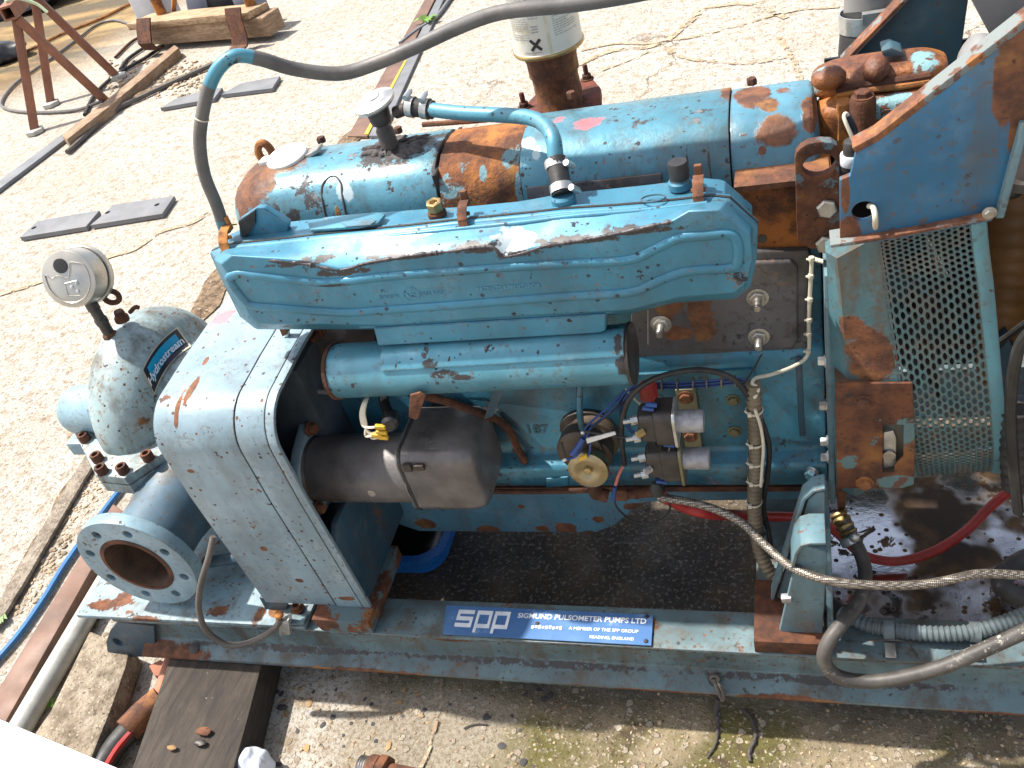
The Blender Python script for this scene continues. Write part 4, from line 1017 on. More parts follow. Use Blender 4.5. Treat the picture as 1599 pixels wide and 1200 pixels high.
# lower casing and inlet
bm = BM()
rings = [[AX + V(x, 0, 0) + u * (r * math.cos(math.pi + math.pi * k / 30)) + vz * (r * .9 * math.sin(math.pi + math.pi * k / 30)) for k in range(31)] for r, x in [(.05, -.82), (.12, -.80), (.155, -.76), (.16, -.70), (.15, -.66), (.12, -.63), (.095, -.60), (.09, -.40)]]
loft(bm, rings, caps=False, closed=False); obj('lower_casing', bm, M['guard_dark'], pc, smooth=50)
fc = U(214, 883, Y=.022); fn = V(0, -1, 0)
bm = BM(); lathe(bm, [(.070, .023), (.070, .10), (.080, .16), (.10, .24), (.10, .34)], fc, -fn, 32, caps=False); obj('inlet_neck', bm, M['neck'], pc)
ifl = empty('inlet_flange', fc); ifl.parent = PS; ifl.location = fc - WORLD['pump_set']
bm = BM(); R = .1085; ro = circ(fc, R, (1, 0, 0), (0, 0, 1), 56); hs_ = [circ(fc, .058, (1, 0, 0), (0, 0, 1), 40)]
for k in range(8):
    a = math.radians(22.5 + 45 * k + 3); hs_.append(circ(fc + V(math.cos(a), 0, math.sin(a)) * .086, .0085, (1, 0, 0), (0, 0, 1), 12))
plate(bm, ro, hs_, (0, .024, 0)); obj('flange_ring', bm, M['flange'], ifl, bevel=.0012, smooth=40)
bm = BM(); lathe(bm, [(.066, -.0008), (.0665, .001), (.0585, .0022), (.058, -.0008)], fc, fn, 40, caps=False); obj('raised_face', bm, M['rust_brown'], ifl)
bm = BM(); lathe(bm, [(.0578, .001), (.0570, -.04), (.054, -.13), (.0, -.135)], fc, fn, 36, caps=False); obj('bore', bm, M['black_inside'], ifl)
for k in range(8):
    a = math.radians(22.5 + 45 * k + 3); c = fc + V(math.cos(a), 0, math.sin(a)) * .086
    bm = BM(); lathe(bm, [(.0083, -.0225), (.0, -.0226)], c, fn, 12, caps=False); obj('bolt_hole', bm, M['black_inside'], ifl)
# shaft and grey cable from guard to clamp
bm = BM(); cyl(bm, U(322, 878, Y=.10), U(382, 870, Y=.10), .011, 16); pp('drain_pipe', bm, 'guard_dark')
# eyebolt, plugs
eb = empty('eye_bolt', U(187, 492, Y=.30)); eb.parent = PS; eb.location = WORLD[eb.name] - WORLD['pump_set']
_ey = casing_pt(200, 513, 0).y + .008; ec_ = U(174, 464, Y=_ey); bm = BM(); tube(bm, [p for p in circ(ec_, .0125, (.9, .42, 0), (-.15, 0, .98), 20)], .0052, 9, 1, closed=True); obj('eye', bm, M['rust_brown'], eb)
bm = BM(); b0 = U(189, 495, Y=_ey); lathe(bm, [(.013, -.008), (.013, 0), (.010, .003), (.0085, .013)], b0, ec_ - b0, 16); obj('shank', bm, M['rust_brown'], eb)
bm = BM(); tube(bm, [U(203, 488, Y=_ey), U(211, 480, Y=_ey), U(217, 481, Y=_ey)], .004, 8, 3); pp('bent_tag', bm, 'rust_brown')
# gauge
gg = empty('pressure_gauge', U(170, 520, Y=.28)); gg.parent = PS; gg.location = WORLD[gg.name] - WORLD['pump_set']
_gy = casing_pt(173, 524, 0).y; g0 = U(171, 522, Y=_gy); g1 = U(137, 466, Y=_gy); gd_ = _n(g1 - g0); gl = (g1 - g0).length
bm = BM(); lathe(bm, [(.0135, -.008), (.0135, 0), (.011, .004)], g0, gd_, 6); obj('hex_base', bm, M['rust'], gg, bevel=.001)
bm = BM(); lathe(bm, [(.010, 0), (.010, gl * .30), (.0115, gl * .31), (.0115, gl * .44), (.0098, gl * .46), (.0098, gl * .68), (.0112, gl * .70), (.0112, gl * .95)], g0, gd_, 16); obj('stem', bm, M['darkmetal'], gg)
gc = U(107, 436, Y=_gy - .015)      # centre of the back plate that faces the camera
gn = _n(V(.30, -.86, .30)); gn = _n(CAM - gc + V(-.62, -.0, -.55)) if False else _n(V(.16, -.90, .42))
gx = _n(gn.cross(V(0, 0, 1))) * -1; gy = gx.cross(gn) * -1
gx = _n(V(0, 0, 1).cross(gn)); gy = gn.cross(gx)
Rg = .0475 * (_gy + .763) / 1.038
bm = BM(); lathe(bm, [(Rg * .2, .0016), (Rg * .93, .0012), (Rg * .985, 0), (Rg, -.003), (Rg, -.036), (Rg * .97, -.037)], gc, gn, 48); obj('case', bm, M['stainless'], gg)
bm = BM(); lathe(bm, [(Rg * .96, -.034), (Rg * .96, -.042)], gc, gn, 48); obj('seal', bm, M['black'], gg)
bm = BM(); lathe(bm, [(Rg * 1.02, -.0405), (Rg * 1.055, -.042), (Rg * 1.055, -.052), (Rg * .9, -.056)], gc, gn, 48); obj('bezel', bm, M['stainless'], gg)
GP = lambda a, b, h=.0016: gc + gx * (a * Rg) + gy * (b * Rg) + gn * h
bm = BM(); lathe(bm, [(Rg * .26, .0014), (Rg * .25, .0034), (Rg * .1, .0042)], GP(-.12, .48, 0), gn, 24); obj('blow_out_plug', bm, M['black'], gg)
bm = BM(); tube(bm, [GP(*q) for q in [(-.80, .30), (-.55, .12), (-.38, .18), (-.18, .10), (.02, .05), (.15, .25), (.25, .52), (.45, .50), (.72, .38), (.80, .05), (.72, -.35), (.45, -.68), (0, -.82), (-.45, -.68), (-.75, -.30), (-.82, .05)]], .0011, 6, 5, closed=True); obj('pressed_rib', bm, M['stainless'], gg)
bm = BM(); tube(bm, [GP(*q) for q in [(.28, -.62), (-.18, -.55), (-.16, -.12), (.30, -.10)]], .0008, 6, 1); obj('panel_rib', bm, M['stainless'], gg)
for a, b in ((.05, -.28), (.28, -.18), (.22, -.46)):
    bm = BM(); lathe(bm, [(.0035, 0), (.003, .002), (.001, .0026)], GP(a, b, .0012), gn, 12); obj('screw', bm, M['zinc'], gg)
# name label, curved round the shaft side of the casing
lb = empty('name_label', U(258, 565, Y=.2)); lb.parent = PS; lb.location = WORLD[lb.name] - WORLD['pump_set']; lb['label'] = 'curved black and cyan name label with white lettering'
def qbez(a, b, c, t): return (a[0] * (1 - t) ** 2 + 2 * b[0] * t * (1 - t) + c[0] * t * t, a[1] * (1 - t) ** 2 + 2 * b[1] * t * (1 - t) + c[1] * t * t)
OUTER = ((222, 578), (240, 535), (277, 511)); INNER = ((241, 618), (257, 566), (299, 541))
def labpt(s, t, lift=.0012):
    a = qbez(*OUTER, s); b = qbez(*INNER, s); return casing_pt(a[0] + (b[0] - a[0]) * t, a[1] + (b[1] - a[1]) * t, lift)
def labpatch(s0, s1, t0, t1, lift, mat, name):
    bm = BM(); rows = [[labpt(s0 + (s1 - s0) * i / 14, t0 + (t1 - t0) * j / 4, lift) for j in range(5)] for i in range(15)]
    loft(bm, rows, caps=False, closed=False); obj(name, bm, M[mat], lb, smooth=60)
labpatch(0, 1, 0, 1, .0030, 'label_cream', 'border'); labpatch(.025, .975, .05, .95, .0042, 'label_black', 'ground'); labpatch(.12, .90, .18, .74, .0054, 'label_cyan', 'panel')
bm = BM()
vs, fs = text_polys('Hydrostream', 1.0, .018)
x0 = min(v.x for v in vs); x1 = max(v.x for v in vs)
W = [bm.verts.new(labpt(.03 + .92 * (v.x - x0) / (x1 - x0), .72 - .44 * v.y, .0075)) for v in vs]
for f in fs: face(bm, [W[i] for i in f])
obj('lettering', bm, M['white_ink'], lb, smooth=0)

# --- engine block
def xprism(prof, x0, x1): 
    bm = BM(); prism(bm, [V(x0, a, b) for a, b in prof], (x1 - x0, 0, 0)); return bm
blk = [(.44, .64), (.252, .64), (.250, .600), (.240, .588), (.222, .578), (.214, .562), (.214, .408), (.210, .400), (.192, .390), (.189, .384), (.189, .352), (.192, .346), (.206, .342), (.206, .330), (.48, .330), (.48, .60)]
block = pp('engine_block', xprism(blk, -.262, .4755), 'engine', bevel=.003, seg=3)
bm = BM(); box(bm, (.165, .2085, .412), (.385, .2145, .556)); pp('side_plate', bm, 'engine', block, bevel=.0015)
for px, py in ((1146, 624), (1147, 674), (1146, 690 - 16)):
    pass
for px, py in ((1145, 625), (1147, 674)):
    p = U(px, py, Y=.208); bolt(block, V(p.x, .2082, p.z), FY, .0075, .006, 'olive')
bm = BM()
for px in (1252,):
    p = U(px, 640, Y=.212); box(bm, (p.x - .005, .211, .425), (p.x + .003, .216, .57))
pp('rib', bm, 'guard_dark', block, bevel=.002)
bm = BM(); prism(bm, UL([(852, 748), (888, 745), (888, 760), (852, 763)], Y=.186), (0, .01, 0)); pp('boss', bm, 'engine', block, bevel=.003)
bm = BM(); box(bm, (-.255, .204, .318), (.476, .47, .3285)); pp('gasket_rail', bm, 'rust_brown', bevel=.001)
bm = BM(); add_text(bm, '187', lambda x, y, z: U(826, 676, Y=.2135) + V(x, -z - .0005, y * .95 + x * -.02), width=.034, size=.025, bold=.0006, extrude=.0012); pp('cast_number', bm, 'engine', block, smooth=0)
# sump
sp = UL([(560, 780), (590, 795), (612, 818), (655, 832), (930, 834), (962, 822), (985, 802), (1015, 786), (1290, 782)], Y=.235)
sp = [V(p.x, .235, p.z) for p in sp] + [V(.474, .235, .3165), V(-.26, .235, .3165)]
bm = BM(); prism(bm, sp, (0, .22, 0)); pp('sump', bm, 'sump', bevel=.008, seg=3)
# front face plates at the fan end
bm = BM(); box(bm, (.4765, .165, .335), (.4845, .50, .73)); tp = pp('timing_plate', bm, 'bracket', bevel=.001)
bm = BM(); box(bm, (.4850, .172, .34), (.4905, .49, .72)); pp('timing_gasket', bm, 'rust', tp, bevel=.001)
for py in (566, 636, 692, 716): 
    p = U(1280, py, Y=.176); bolt(tp, V(.4764, .178, p.z), (-1, 0, 0), .0065, .010, 'zinc' if py != 636 else 'steel')
p = U(1269, 740, Y=.186); bolt(block, V(p.x, .187, p.z), (-.6, -1, 0), .0085, .010, 'engine')
# cylinder head behind the air cleaner
bm = BM(); box(bm, (-.285, .238, .6405), (.4755, .45, .762)); pp('cylinder_head', bm, 'engine', bevel=.004)
# side covers with studs
def cover(pts, y, th, mat, label=None):
    bm = BM(); prism(bm, UL(pts, Y=y), (0, th, 0)); return pp('side_cover', bm, mat, bevel=.004, label=label)
sc = cover([(985, 398), (1262, 392), (1266, 402), (1266, 548), (1258, 560), (1000, 567), (985, 560)], .222, .022, 'sidecover', 'bare grey side cover with rusty stains')
bm = BM(); prism(bm, UL([(1010, 415), (1236, 408), (1246, 418), (1246, 535), (1236, 546), (1020, 550), (1010, 540)], Y=.2165), (0, .008, 0)); pp('raised_panel', bm, 'sidecover', sc, bevel=.005, seg=3)
for px, py in ((1183, 467), (1185, 528), (1032, 508)):
    p = U(px, py, Y=.214); bolt(sc, V(p.x, .2165, p.z), FY, .0105, .006, 'steel', True, .020, name='stud_nut')
sc2 = cover([(452, 505), (560, 500), (560, 598), (498, 592), (484, 580)], .225, .02, 'sidecover')
for px, py in ((494, 524), (512, 577)):
    p = U(px, py, Y=.214); bolt(sc2, V(p.x, .2245, p.z), FY, .0085, .006, 'rust_brown', True, .018, name='stud_nut')
bm = BM(); prism(bm, UL([(540, 505), (585, 503), (585, 545), (540, 548)], Y=.20), (0, .03, 0)); pp('mount_bracket', bm, 'darkmetal')

# --- rocker cover
def rocker(x0, x1, mat, name, grow=0.0, dome0=0, dome1=0, n=3, drop=0.0):
    base = [(.262, .762), (.264, .800), (.268, .828), (.277, .850), (.292, .865), (.312, .874), (.340, .878), (.370, .877), (.395, .872), (.414, .860), (.428, .840), (.436, .81), (.438, .762)]
    cy, cz = .35, .79; xs = []
    if dome0: xs += [(x0 + dome0 * (1 - math.cos(math.radians(a))), math.sin(math.radians(a)) * .45 + .55) for a in (0, 18, 36, 54, 72)]
    xs += [(x0 + dome0 + (x1 - dome1 - x0 - dome0) * k / n, 1) for k in range(n + 1)]
    if dome1: xs += [(x1 - dome1 + dome1 * math.sin(math.radians(a)), math.cos(math.radians(a)) * .45 + .55) for a in (20, 45, 70, 90)]
    rings = []
    for x, s in xs:
        ring = []
        for y, z in base:
            dy, dz = y - cy, z - cz
            l = math.hypot(dy, dz); g = 1 + grow / l
            ring.append(V(x, cy + dy * g * s, (cz + dz * g * s if z > .77 else .762) - drop))
        rings.append(ring)
    bm = BM(); loft(bm, rings, caps=True); return pp(name, bm, mat, bevel=.0015, smooth=50)
xr = lambda px, py: U(px, py, Y=.30).x
rc = empty('rocker_cover', (0, .35, .762)); rc.parent = PS; rc.location = WORLD[rc.name] - WORLD['pump_set']
_pp = pp
def pp2(name, bm, mat, parent=None, **k): return obj(name, bm, M[mat], rc, **k)
pp = pp2
xa = xr(690, 270); xb = xr(818, 255); xe = xr(1143, 230); xl = U(373, 300, Y=.33).x
rocker(xl, xa - .004, 'rocker', 'cover_section', 0, dome0=.05, n=6)
rocker(xa, xb - .002, 'rocker_rust', 'rusty_section', -.002, n=5)
rocker(xb, xe - .0015, 'rocker', 'cover_section', .004, n=8)
rocker(xe, U(1281, 215, Y=.32).x, 'endcover', 'end_section', .001, dome1=.012, n=4)
bm = BM(); box(bm, (xa - .006, .275, .764), (xa + .001, .42, .863)); obj('section_gap', bm, M['black'], rc, bevel=.02, seg=3)
# small arched pockets with a bolt
def rfy(z):
    T = [(.762, .262), (.80, .264), (.828, .268), (.85, .277), (.865, .292), (.874, .312)]
    for (z0, y0), (z1, y1) in zip(T, T[1:]):
        if z <= z1: return y0 + (y1 - y0) * max(0, (z - z0) / (z1 - z0))
    return .312
def pocket(px, py, s, g=0.0):
    p = U(px, py, Y=.272); top = p.z
    A = [(p.x - s, top - d) for d in (.060, .045, .03, .016, .006)] + [(p.x - s * math.cos(math.radians(a)), top - .004 + s * .75 * math.sin(math.radians(a))) for a in range(15, 180, 15)] + [(p.x + s, top - d) for d in (.006, .016, .03, .045, .060)]
    bm = BM(); tube(bm, [V(x, rfy(z) - g + .0002, z) for x, z in A], .0017, 8, 3); obj('pocket_groove', bm, M['gunk'], rc)
pocket(512, 298, .016); pocket(1088, 232, .013, .0035)
bm = BM(); prism(bm, [V(U(818, 285, Y=.265).x, .2575, .802), V(U(1030, 270, Y=.265).x, .2575, .802), V(U(1030, 255, Y=.265).x, .2625, .834), V(U(818, 275, Y=.265).x, .2625, .834)], (0, .006, 0)); obj('worn_label', bm, M['sidecover'], rc, bevel=.0005, label='worn brown patch where a label was')
for px, py, y in ((502, 220, .40), (892, 150, .41), (1174, 129, .41), (622, 205, .41)):
    p = U(px, py, Y=y); bolt(rc, p - V(0, 0, .004), (0, 0, 1), .0068, .010, 'rust_brown', False)
pp = _pp
# rusty strip of the head under the end section
bm = BM(); prism(bm, UL([(1150, 292), (1300, 275), (1300, 385), (1150, 393)], Y=.231), (0, .12, 0)); hr = pp('head_end', bm, 'head_rust', bevel=.004)
bm = BM(); prism(bm, UL([(1146, 293), (1296, 277), (1296, 285), (1150, 302)], Y=.224), (0, .05, 0)); pp('head_gasket', bm, 'rust', hr)
p = U(1190, 373, Y=.231); bm = BM(); lathe(bm, [(.006, -.002), (.006, .001)], V(p.x, .2305, p.z), FY, 12); pp('hole', bm, 'black', hr)
# filler cap
fcap = empty('filler_cap', U(452, 250, Y=.36)); fcap.parent = PS; fcap.location = WORLD[fcap.name] - WORLD['pump_set']
c = U(447, 243, Y=.355); nrm = _n(V(-.04, -.12, 1))
bm = BM(); lathe(bm, [(.030, -.012), (.032, -.004), (.0315, .0), (.028, .003), (.012, .004), (.002, .0042)], c, nrm, 36); obj('cap', bm, M['white'], fcap)
bm = BM(); obox(bm, c - V(.034, .004, .003), (.008, 0, 0), (0, .010, 0), (0, 0, .004)); obj('tab', bm, M['white'], fcap, bevel=.002)
bm = BM(); obox(bm, c + V(.042, .006, -.002), (.013, 0, .004), (0, .012, 0), (0, 0, .003)); obj('tab', bm, M['steel'], fcap, bevel=.002)
bm = BM(); lathe(bm, [(.024, -.03), (.024, -.01)], c, nrm, 24); obj('neck', bm, M['rust_orange'], fcap)
bm = BM(); tube(bm, [U(412, 252, Y=.42), U(404, 240, Y=.42), U(404, 228, Y=.42), U(412, 224, Y=.42), U(422, 233, Y=.42), U(427, 245, Y=.42)], .0062, 8, 5); pp('lifting_hook', bm, 'rust_orange')
# breather with sealant
br = empty('breather', U(607, 232, Y=.36)); br.parent = PS; br.location = WORLD[br.name] - WORLD['pump_set']
c0 = U(609, 228, Y=.345); c1 = U(601, 163, Y=.345); bax = _n(V(-.02, .03, 1)); bl = (c1 - c0).length
bm = BM(); lathe(bm, [(.0125, -.02), (.0125, bl * .40), (.010, bl * .46), (.0095, bl * .52), (.014, bl * .56), (.0155, bl * .66), (.0155, bl * .70), (.017, bl * .98)], c0, bax, 20); obj('stem', bm, M['darkmetal'], br)
bm = BM(); ct = c0 + bax * bl; lathe(bm, [(.014, -.004), (.029, .000), (.0305, .003), (.030, .006), (.022, .009), (.020, .0105), (.012, .011), (.011, .0122), (.002, .0126)], ct, _n(V(-.12, -.16, 1)), 40); obj('cap', bm, M['zinc'], br)
bm = BM()
def _rz(y): return .8795 - max(0, .335 - y) ** 1.6 * 3.0 - max(0, y - .37) ** 1.6 * 3.2
_rows = []
for k in range(90):
    a = 2 * math.pi * k / 90; R1 = (.030 + .016 * mnoise.noise(V(math.cos(a) * 3, math.sin(a) * 3, 1)) + random.uniform(-.004, .004)) * (1.45 if math.cos(a) > 0 else 1.0)
    row = []
    for f, dz in ((0.55, .0005), (.7, .003), (.88, .0026), (1, -.001)):
        q = c0 + V(R1 * f * math.cos(a) * 1.2, R1 * f * math.sin(a) * .8, 0); row.append(V(q.x, q.y, _rz(q.y) + dz + .0012 * mnoise.noise(q * 160)))
    _rows.append(row)
_rows.append(_rows[0]); loft(bm, _rows, caps=False, closed=False)
obj('sealant', bm, M['gunk'], br, smooth=50)
bm = BM(); lathe(bm, [(.026, .0), (.0, .0005)], V(c0.x + .004, c0.y, .8788), (0, 0, 1), 20); obj('hole', bm, M['black'], br)
bm = BM(); bb = ct - V(0, 0, .006); h0 = U(640, 168, Y=.34); cyl(bm, U(618, 176, Y=.345), h0, .0085, 14); obj('outlet', bm, M['darkmetal'], br)
# breather pipe
bp = empty('breather_pipe', U(760, 175, Y=.3)); bp.parent = PS; bp.location = WORLD[bp.name] - WORLD['pump_set']
bm = BM(); tube(bm, [U(634, 166, Y=.335), U(655, 169, Y=.333), U(676, 172, Y=.33)], .0125, 14, 3); obj('rubber_joint', bm, M['black'], bp)
def clamp(parent, p, ax, r, scdir):
    bm = BM(); lathe(bm, [(r, -.005), (r + .001, -.005), (r + .001, .005), (r, .005)], p, ax, 24, caps=False); lathe(bm, [(r + .001, -.005), (r + .0012, .005)], p, ax, 24, caps=False)
    sd = Vector(scdir); ax = _n(Vector(ax)); q = p + sd * (r + .004); w_ = _n(sd.cross(ax)); cyl(bm, q - w_ * .007, q + w_ * .009, .004, 10); cyl(bm, q + w_ * .009, q + w_ * .013, .0028, 6)
    obj('hose_clamp', bm, M['zinc'], parent)
dd = U(676, 172, Y=.33) - U(634, 166, Y=.335)
clamp(bp, U(642, 167, Y=.334), dd, .013, _n(V(0, -.1, 1))); clamp(bp, U(665, 170, Y=.332), dd, .013, _n(V(.1, -.2, 1)))
bm = BM(); tube(bm, [U(668, 171, Y=.33), U(720, 177, Y=.31), U(780, 180, Y=.29), U(826, 184, Y=.265), U(851, 196, Y=.24), U(864, 218, Y=.215), U(868, 252, Y=.20)], .0096, 18, 7); obj('pipe', bm, M['canister'], bp)
bm = BM(); tube(bm, [U(868, 248, Y=.20), U(874, 280, Y=.182), U(879, 304, Y=.168)], .0125, 16, 4); obj('rubber_joint', bm, M['black'], bp)
vd_ = U(874, 280, Y=.18) - U(868, 248, Y=.2)
clamp(bp, U(869, 258, Y=.196), vd_, .013, _n(V(1, -.3, .1))); clamp(bp, U(877, 296, Y=.173), vd_, .013, _n(V(1, -.3, .1)))
bm = BM(); tube(bm, [U(660, 195, Y=.40), U(730, 190, Y=.40), U(800, 184, Y=.41)], .004, 8, 3); pp('leak_off_pipe', bm, 'rust')

# --- air cleaner
ac = empty('air_cleaner', (.05, .15, .70)); ac.parent = PS; ac.location = WORLD[ac.name] - WORLD['pump_set']
YF, YB = .150, .106
cor = [((329, 393), (345, 413)), ((352, 383), (362, 399)), ((450, 373), (440, 405)), ((500, 367), (485, 411)), ((560, 361), (530, 421)), ((630, 354), (580, 412)), ((700, 346), (640, 401)), ((800, 336), (760, 386)), ((830, 333), (783, 402)),
       ((880, 327), (815, 392)), ((960, 322), (855, 384)), ((1010, 318), (960, 367)), ((1060, 313), (1050, 345)), ((1110, 307), (1075, 330)), ((1140, 310), (1122, 328)), ((1184, 350), (1172, 368)), ((1182, 400), (1176, 405)), ((1172, 445), (1166, 442)),
       ((1150, 463), (1145, 458)), ((1060, 469), (1060, 464)), ((985, 488), (985, 484)), ((800, 498), (800, 494)), ((600, 512), (600, 508)), ((400, 511), (405, 506)), ((376, 492), (388, 490)), ((345, 430), (358, 432))]
outer = [U(a[0], a[1], Y=YF) for a, b in cor]; front = [U(b[0], b[1], Y=YB) for a, b in cor]
cen = sum(outer, V(0, 0, 0)) / len(outer)
def grow(P, d): 
    out = []
    for i, p in enumerate(P):
        t = P[(i + 1) % len(P)] - P[i - 1]; nn = _n(V(t.z, 0, -t.x))
        if nn.dot(p - cen) < 0 and abs(nn.dot(_n(p - cen))) > .3: nn = -nn
        out.append(p + nn * d)
    return out
lipo = outer
ins = [o + (V(cen.x, 0, cen.z) - V(o.x, 0, o.z)).normalized() * .006 for o in outer]
bm = BM()
sh = lambda P, y: [V(p.x, y, p.z) for p in P]
mid = [a.lerp(b, .5) + V(0, -.002, .001) for a, b in zip(sh(ins, YF - .012), front)]
loft(bm, [sh(lipo, YF + .001), sh(lipo, YF - .004), [a.lerp(b, .55) for a, b in zip(sh(lipo, YF - .006), sh(ins, YF - .006))], sh(ins, YF - .008), mid, front])
cov = obj('front_cover', bm, M['aircleaner'], ac, bevel=.003, seg=3, smooth=48)
bm = BM(); loft(bm, [sh(lipo, YF + .0015), sh(lipo, YF + .005), ], caps=True); obj('seal', bm, M['black'], ac)
inb = [o + (V(cen.x, 0, cen.z) - V(o.x, 0, o.z)).normalized() * .007 for o in outer]
bk_ = [o + (V(cen.x, 0, cen.z) - V(o.x, 0, o.z)).normalized() * .014 for o in outer]
bm = BM(); loft(bm, [sh(lipo, YF + .0055), sh(lipo, YF + .009), sh(inb, YF + .011), sh(inb, .192), sh(bk_, .200)]); obj('rear_body', bm, M['aircleaner'], ac, bevel=.002, smooth=45)
# pressed oval rib on the cover
rib = [(358, 434), (372, 428), (400, 430), (450, 436), (500, 441), (535, 440), (600, 432), (700, 424), (800, 417), (900, 411), (982, 406), (1020, 390), (1060, 372), (1100, 368), (1135, 365), (1148, 371), (1153, 388), (1152, 408), (1144, 418), (1100, 421), (1065, 425), (1025, 440), (985, 456), (900, 462), (800, 469), (700, 477), (600, 484), (545, 488), (500, 486), (440, 481), (400, 478), (384, 472), (368, 452)]
bm = BM(); tube(bm, UL(rib, Y=YB + .0005), .0062, 12, 4, closed=False); tube(bm, UL([rib[-2], rib[-1], rib[0], rib[1]], Y=YB + .0005), .0061, 12, 4)
for v in bm.verts:
    if v.co.y < YB: v.co.y = YB + (v.co.y - YB) * .75
obj('pressed_rib', bm, M['aircleaner'], cov, smooth=60)
# bare scraped metal along the dented upper edge
rg = smoothpath([U(a, b, Y=YB + .001) for a, b in ((420, 407), (450, 409), (480, 413), (515, 420), (540, 421), (575, 411), (640, 400), (700, 393), (755, 386), (772, 388), (785, 401), (812, 397), (840, 388), (855, 384), (905, 376), (960, 366), (1010, 355), (1052, 346))], 10)
bm = BM(); tube(bm, rg, .002, 8, 1, step=.0022, rf=lambda i, t: max(.0004, .0022 + .0030 * mnoise.noise(V(i * .13, 3, 0)) + .0016 * mnoise.noise(V(i * .71, 9, 2)))); obj('scraped_edge', bm, M['scrape'], cov, smooth=60)
# upper step line of the cover
bm = BM(); tube(bm, [U(a, b, Y=YF - .010) for a, b in ((352, 397), (450, 385), (560, 375), (700, 360), (800, 350), (900, 338), (1010, 329), (1105, 318))], .004, 8, 4); obj('pressed_step', bm, M['aircleaner'], cov, smooth=60)
# raised lettering
tY = YB - .0002
def facefn(px, py, px2, py2):
    a = U(px, py, Y=tY); b = U(px2, py2, Y=tY); e = _n(b - a); up = V(-e.z, 0, e.x)
    return (lambda x, y, z: a + e * x + up * y + V(0, -z, 0)), (b - a).length
bm = BM()
f, w = facefn(594, 467, 620, 465); add_text(bm, 'MADE IN', f, width=w * 1.1, size=.012, bold=.0002, extrude=.0007)
f, w = facefn(654, 462, 694, 459); add_text(bm, 'ENGLAND', f, width=w, size=.012, bold=.0002, extrude=.0007)
f, w = facefn(745, 455, 845, 448); add_text(bm, 'PATENTS APPLIED FOR', f, width=w, size=.012, bold=.0002, extrude=.0007)
f, w = facefn(634, 466, 650, 465); add_text(bm, 'AC', f, width=w, size=.012, bold=.0004, extrude=.0009)
tube(bm, circ(U(642, 460, Y=tY), .0105, (1, 0, 0), (0, 0, 1), 24), .0008, 6, 1, closed=True)
obj('raised_lettering', bm, M['lettering_blue'], cov, smooth=0)['kind'] = 'stuff'
# lower trim strip and intake duct down to the cylinder
bm = BM(); prism(bm, UL([(556, 505), (960, 478), (958, 490), (562, 514)], Y=.112), (0, .06, 0)); obj('trim_strip', bm, M['aircleaner'], ac, bevel=.0012)
bm = BM(); prism(bm, UL([(583, 513), (946, 491), (946, 517), (936, 521), (590, 541)], Y=.109), (0, .07, 0)); obj('intake_duct', bm, M['aircleaner'], ac, bevel=.003, seg=3)
# pieces on the top: sunken window, corner bracket, stud, knob, clips
zt = U(700, 325, Y=.18).z
bm = BM(); prism(bm, UL([(482, 352), (510, 343), (590, 335), (603, 339), (592, 352), (560, 358), (486, 363)], Z=.862), (0, 0, .004)); obj('window_frame', bm, M['canister'], ac, bevel=.0015)
bm = BM(); prism(bm, UL([(532, 347), (580, 342), (588, 345), (578, 352), (540, 355)], Z=.8665), (0, 0, .0006)); obj('window', bm, M['sump'], ac)
bm = BM(); prism(bm, UL([(372, 345), (400, 326), (412, 326), (450, 350), (448, 366), (375, 380)], Y=.172), (0, .012, 0)); obj('corner_bracket', bm, M['aircleaner'], ac, bevel=.002)
bm = BM(); prism(bm, UL([(372, 348), (398, 329), (398, 350), (380, 376)], Y=.168), (0, .003, 0)); obj('bracket_recess', bm, M['black'], ac)
pt = U(682, 332, Y=.175); bm = BM(); lathe(bm, [(.012, -.004), (.012, .001), (.0095, .0015), (.0095, .005)], pt, (0, 0, 1), 16); obj('nut_base', bm, M['rust_brown'], ac)
bm = BM(); lathe(bm, [(.0105, .004), (.0105, .016), (.0055, .0162), (.005, .012)], pt, (.05, -.1, 1), 6); obj('nut', bm, M['brass'], ac, bevel=.0006)
kb = U(1062, 288, Y=.178); bm = BM(); lathe(bm, [(.0135, -.004), (.0135, .004), (.0115, .006), (.0115, .008)], kb, (0, 0, 1), 24); obj('knob_base', bm, M['aircleaner'], ac)
bm = BM(); lathe(bm, [(.0112, .007), (.0112, .027), (.0105, .0285), (.002, .0287)], kb, (0, 0, 1), 28); obj('knob', bm, M['black'], ac)
bm = BM(); lathe(bm, [(.0145, -.006), (.0150, .004), (.0125, .007)], U(880, 312, Y=.170), (0, 0, 1), 24); obj('outlet_stub', bm, M['aircleaner'], ac)
bm = BM(); tube(bm, [U(1020, 309, Z=.8635) + V(.014 * math.cos(a), .008 * math.sin(a), -.0008) for a in [i * .628 for i in range(10)]], .001, 6, 2, closed=True); obj('pressed_disc', bm, M['canister'], ac)
def clip(px, py, k, mat):
    a = U(px, py, Y=YF - .004); cl = empty('spring_clip', a); cl.parent = ac; cl.location = a - WORLD[ac.name]
    s = .006 * k
    bm = BM(); strip(bm, [a + V(0, .030, .010), a + V(0, .018, .016), a + V(0, .006, .014), a + V(0, -.004, .004), a + V(0, -.006, -.008), a + V(0, -.010, -.012)], (2 * s, 0, 0), .002); o = obj('latch', bm, M[mat], ac); o.name = 'latch'
    o.parent = cl; o.location = WORLD[o.name] - a if o.name in WORLD else o.location
    return cl
